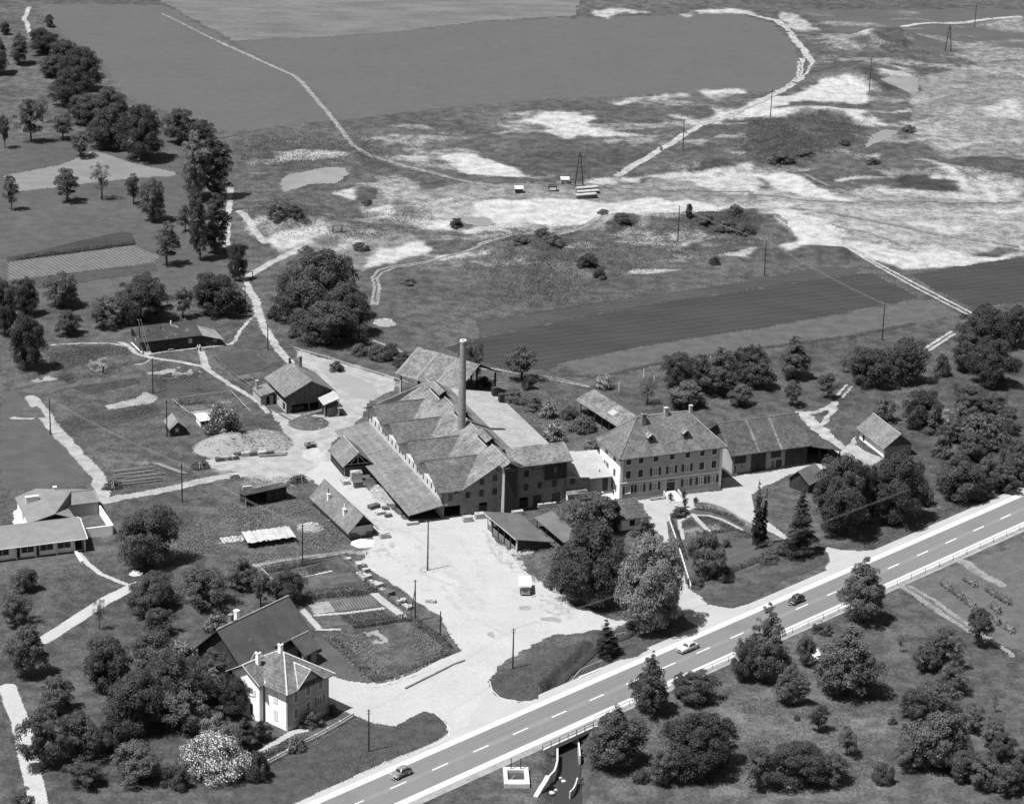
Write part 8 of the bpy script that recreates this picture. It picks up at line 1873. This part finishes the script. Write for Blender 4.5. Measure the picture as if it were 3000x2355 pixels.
# ================================================================== PEOPLE
M('skin', 0.35, 0.05); M('cloth_white', 0.65, 0.05); M('cloth_dark', 0.05, 0.1); M('hair', 0.03, 0.1)
def person(loc, deg, label, top, legs, bend=0.0, arm=0.3):
    """one skinned figure 1.72 m tall; bend leans the trunk forward (local -y)"""
    V = {'pel': (0, 0, .95), 'chest': (0, -bend * .35, 1.32), 'neck': (0, -bend * .5, 1.5), 'head': (0, -bend * .6, 1.63), 'ls': (-.19, -bend * .45, 1.42), 'rs': (.19, -bend * .45, 1.42), 'le': (-.26, -.1 - bend * .5, 1.16), 're': (.26, -.12 - bend * .5, 1.16), 'lh': (-.22, -arm - bend * .5, 1.0), 'rh': (.22, -arm - bend * .5, 1.0), 'lhip': (-.1, 0, .92), 'rhip': (.1, 0, .92), 'lk': (-.12, -.06, .5), 'rk': (.13, .04, .5), 'la': (-.12, 0, .08), 'ra': (.14, .12, .08), 'lt': (-.12, -.16, .04), 'rt': (.14, -.04, .04)}
    rad = {'pel': .15, 'chest': .17, 'neck': .06, 'head': .105, 'ls': .075, 'rs': .075, 'le': .05, 're': .05, 'lh': .04, 'rh': .04, 'lhip': .1, 'rhip': .1, 'lk': .07, 'rk': .07, 'la': .05, 'ra': .05, 'lt': .045, 'rt': .045}
    ks = list(V); E_ = [('pel', 'chest'), ('chest', 'neck'), ('neck', 'head'), ('chest', 'ls'), ('chest', 'rs'), ('ls', 'le'), ('le', 'lh'), ('rs', 're'), ('re', 'rh'), ('pel', 'lhip'), ('pel', 'rhip'), ('lhip', 'lk'), ('lk', 'la'), ('rhip', 'rk'), ('rk', 'ra'), ('la', 'lt'), ('ra', 'rt')]
    me = bpy.data.meshes.new('person'); me.from_pydata([V[k] for k in ks], [(ks.index(a), ks.index(b_)) for a, b_ in E_], [])
    t = T('person', label, 'person', loc, deg)
    o = obj('body', me, t.e)
    md = o.modifiers.new('skin', 'SKIN')
    for i, k in enumerate(ks):
        sv = me.skin_vertices[0].data[i] if me.skin_vertices else None
        if sv: sv.radius = (rad[k], rad[k]); sv.use_root = k == 'pel'
    sb = o.modifiers.new('sub', 'SUBSURF'); sb.levels = 1; sb.render_levels = 1
    me.materials.append(MATS[top])
    hd = tube([(0, -bend * .6, 1.55), (0, -bend * .6, 1.62), (0, -bend * .6, 1.72), (0, -bend * .6, 1.78)], [.07, .115, .12, .05], 12)
    h_ = t.add('hair', hd, MATS['hair'], None, True)
    tr = t.add('trousers', join(tube([(-.1, 0, 1.0), (-.12, -.06, .5), (-.12, 0, .1)], [.125, .09, .08], 8), tube([(.1, 0, 1.0), (.13, .04, .5), (.14, .12, .1)], [.125, .09, .08], 8)), MATS[legs], None, True)
    t.add('face', ([(-.07, -bend * .6 - .115, 1.57), (.07, -bend * .6 - .115, 1.57), (.08, -bend * .6 - .1, 1.7), (-.08, -bend * .6 - .1, 1.7), (0, -bend * .6 - .15, 1.63)], [(0, 1, 4), (1, 2, 4), (2, 3, 4), (3, 0, 4)]), MATS['skin'])
    return t
def ppos(c, x, y):
    p_ = G(c, x, y); return (p_.x, p_.y, 0.06)
person(ppos('K', 1165, 690), 60, 'person in white shirt bending by the barrack path', 'cloth_white', 'cloth_dark', .5, .45)
person(ppos('K', 1215, 690), -70, 'person in white top standing close to another at the barrack', 'cloth_white', 'cloth_dark', .2, .3)
person(ppos('e', 806, 1425), 30, 'person in white cap working alone in the vegetable plot', 'cloth_dark', 'cloth_dark', .3, .4)
p_ = G('K', 1395, 600); t = T('bicycle', 'bicycle leaning on the barrack lean-to wall', 'bicycle', (p_.x, p_.y, 0.05), 24)
def ringv(x, z, r_, n=20): return tube([(x + r_ * math.cos(2 * PI * k / n), 0, z + r_ * math.sin(2 * PI * k / n)) for k in range(n + 1)], [.025] * (n + 1), 5)
for x in (-.55, .55): t.add('wheel', ringv(x, .36, .34), MATS['frame_grey'])
t.add('frame', join(tube([(-.55, 0, .36), (-.1, 0, .36), (.4, 0, .85), (-.2, 0, .85), (-.1, 0, .36)], [.03] * 5, 5), tube([(.55, 0, .36), (.4, 0, .95)], [.03, .03], 5)), MATS['iron'])
t.add('handlebar', tube([(.4, -.28, 1.0), (.4, .28, 1.0)], [.025, .025], 5), MATS['chrome']); t.box('saddle', (-.34, -.08, .92), (-.08, .08, .98), MATS['tyre'])
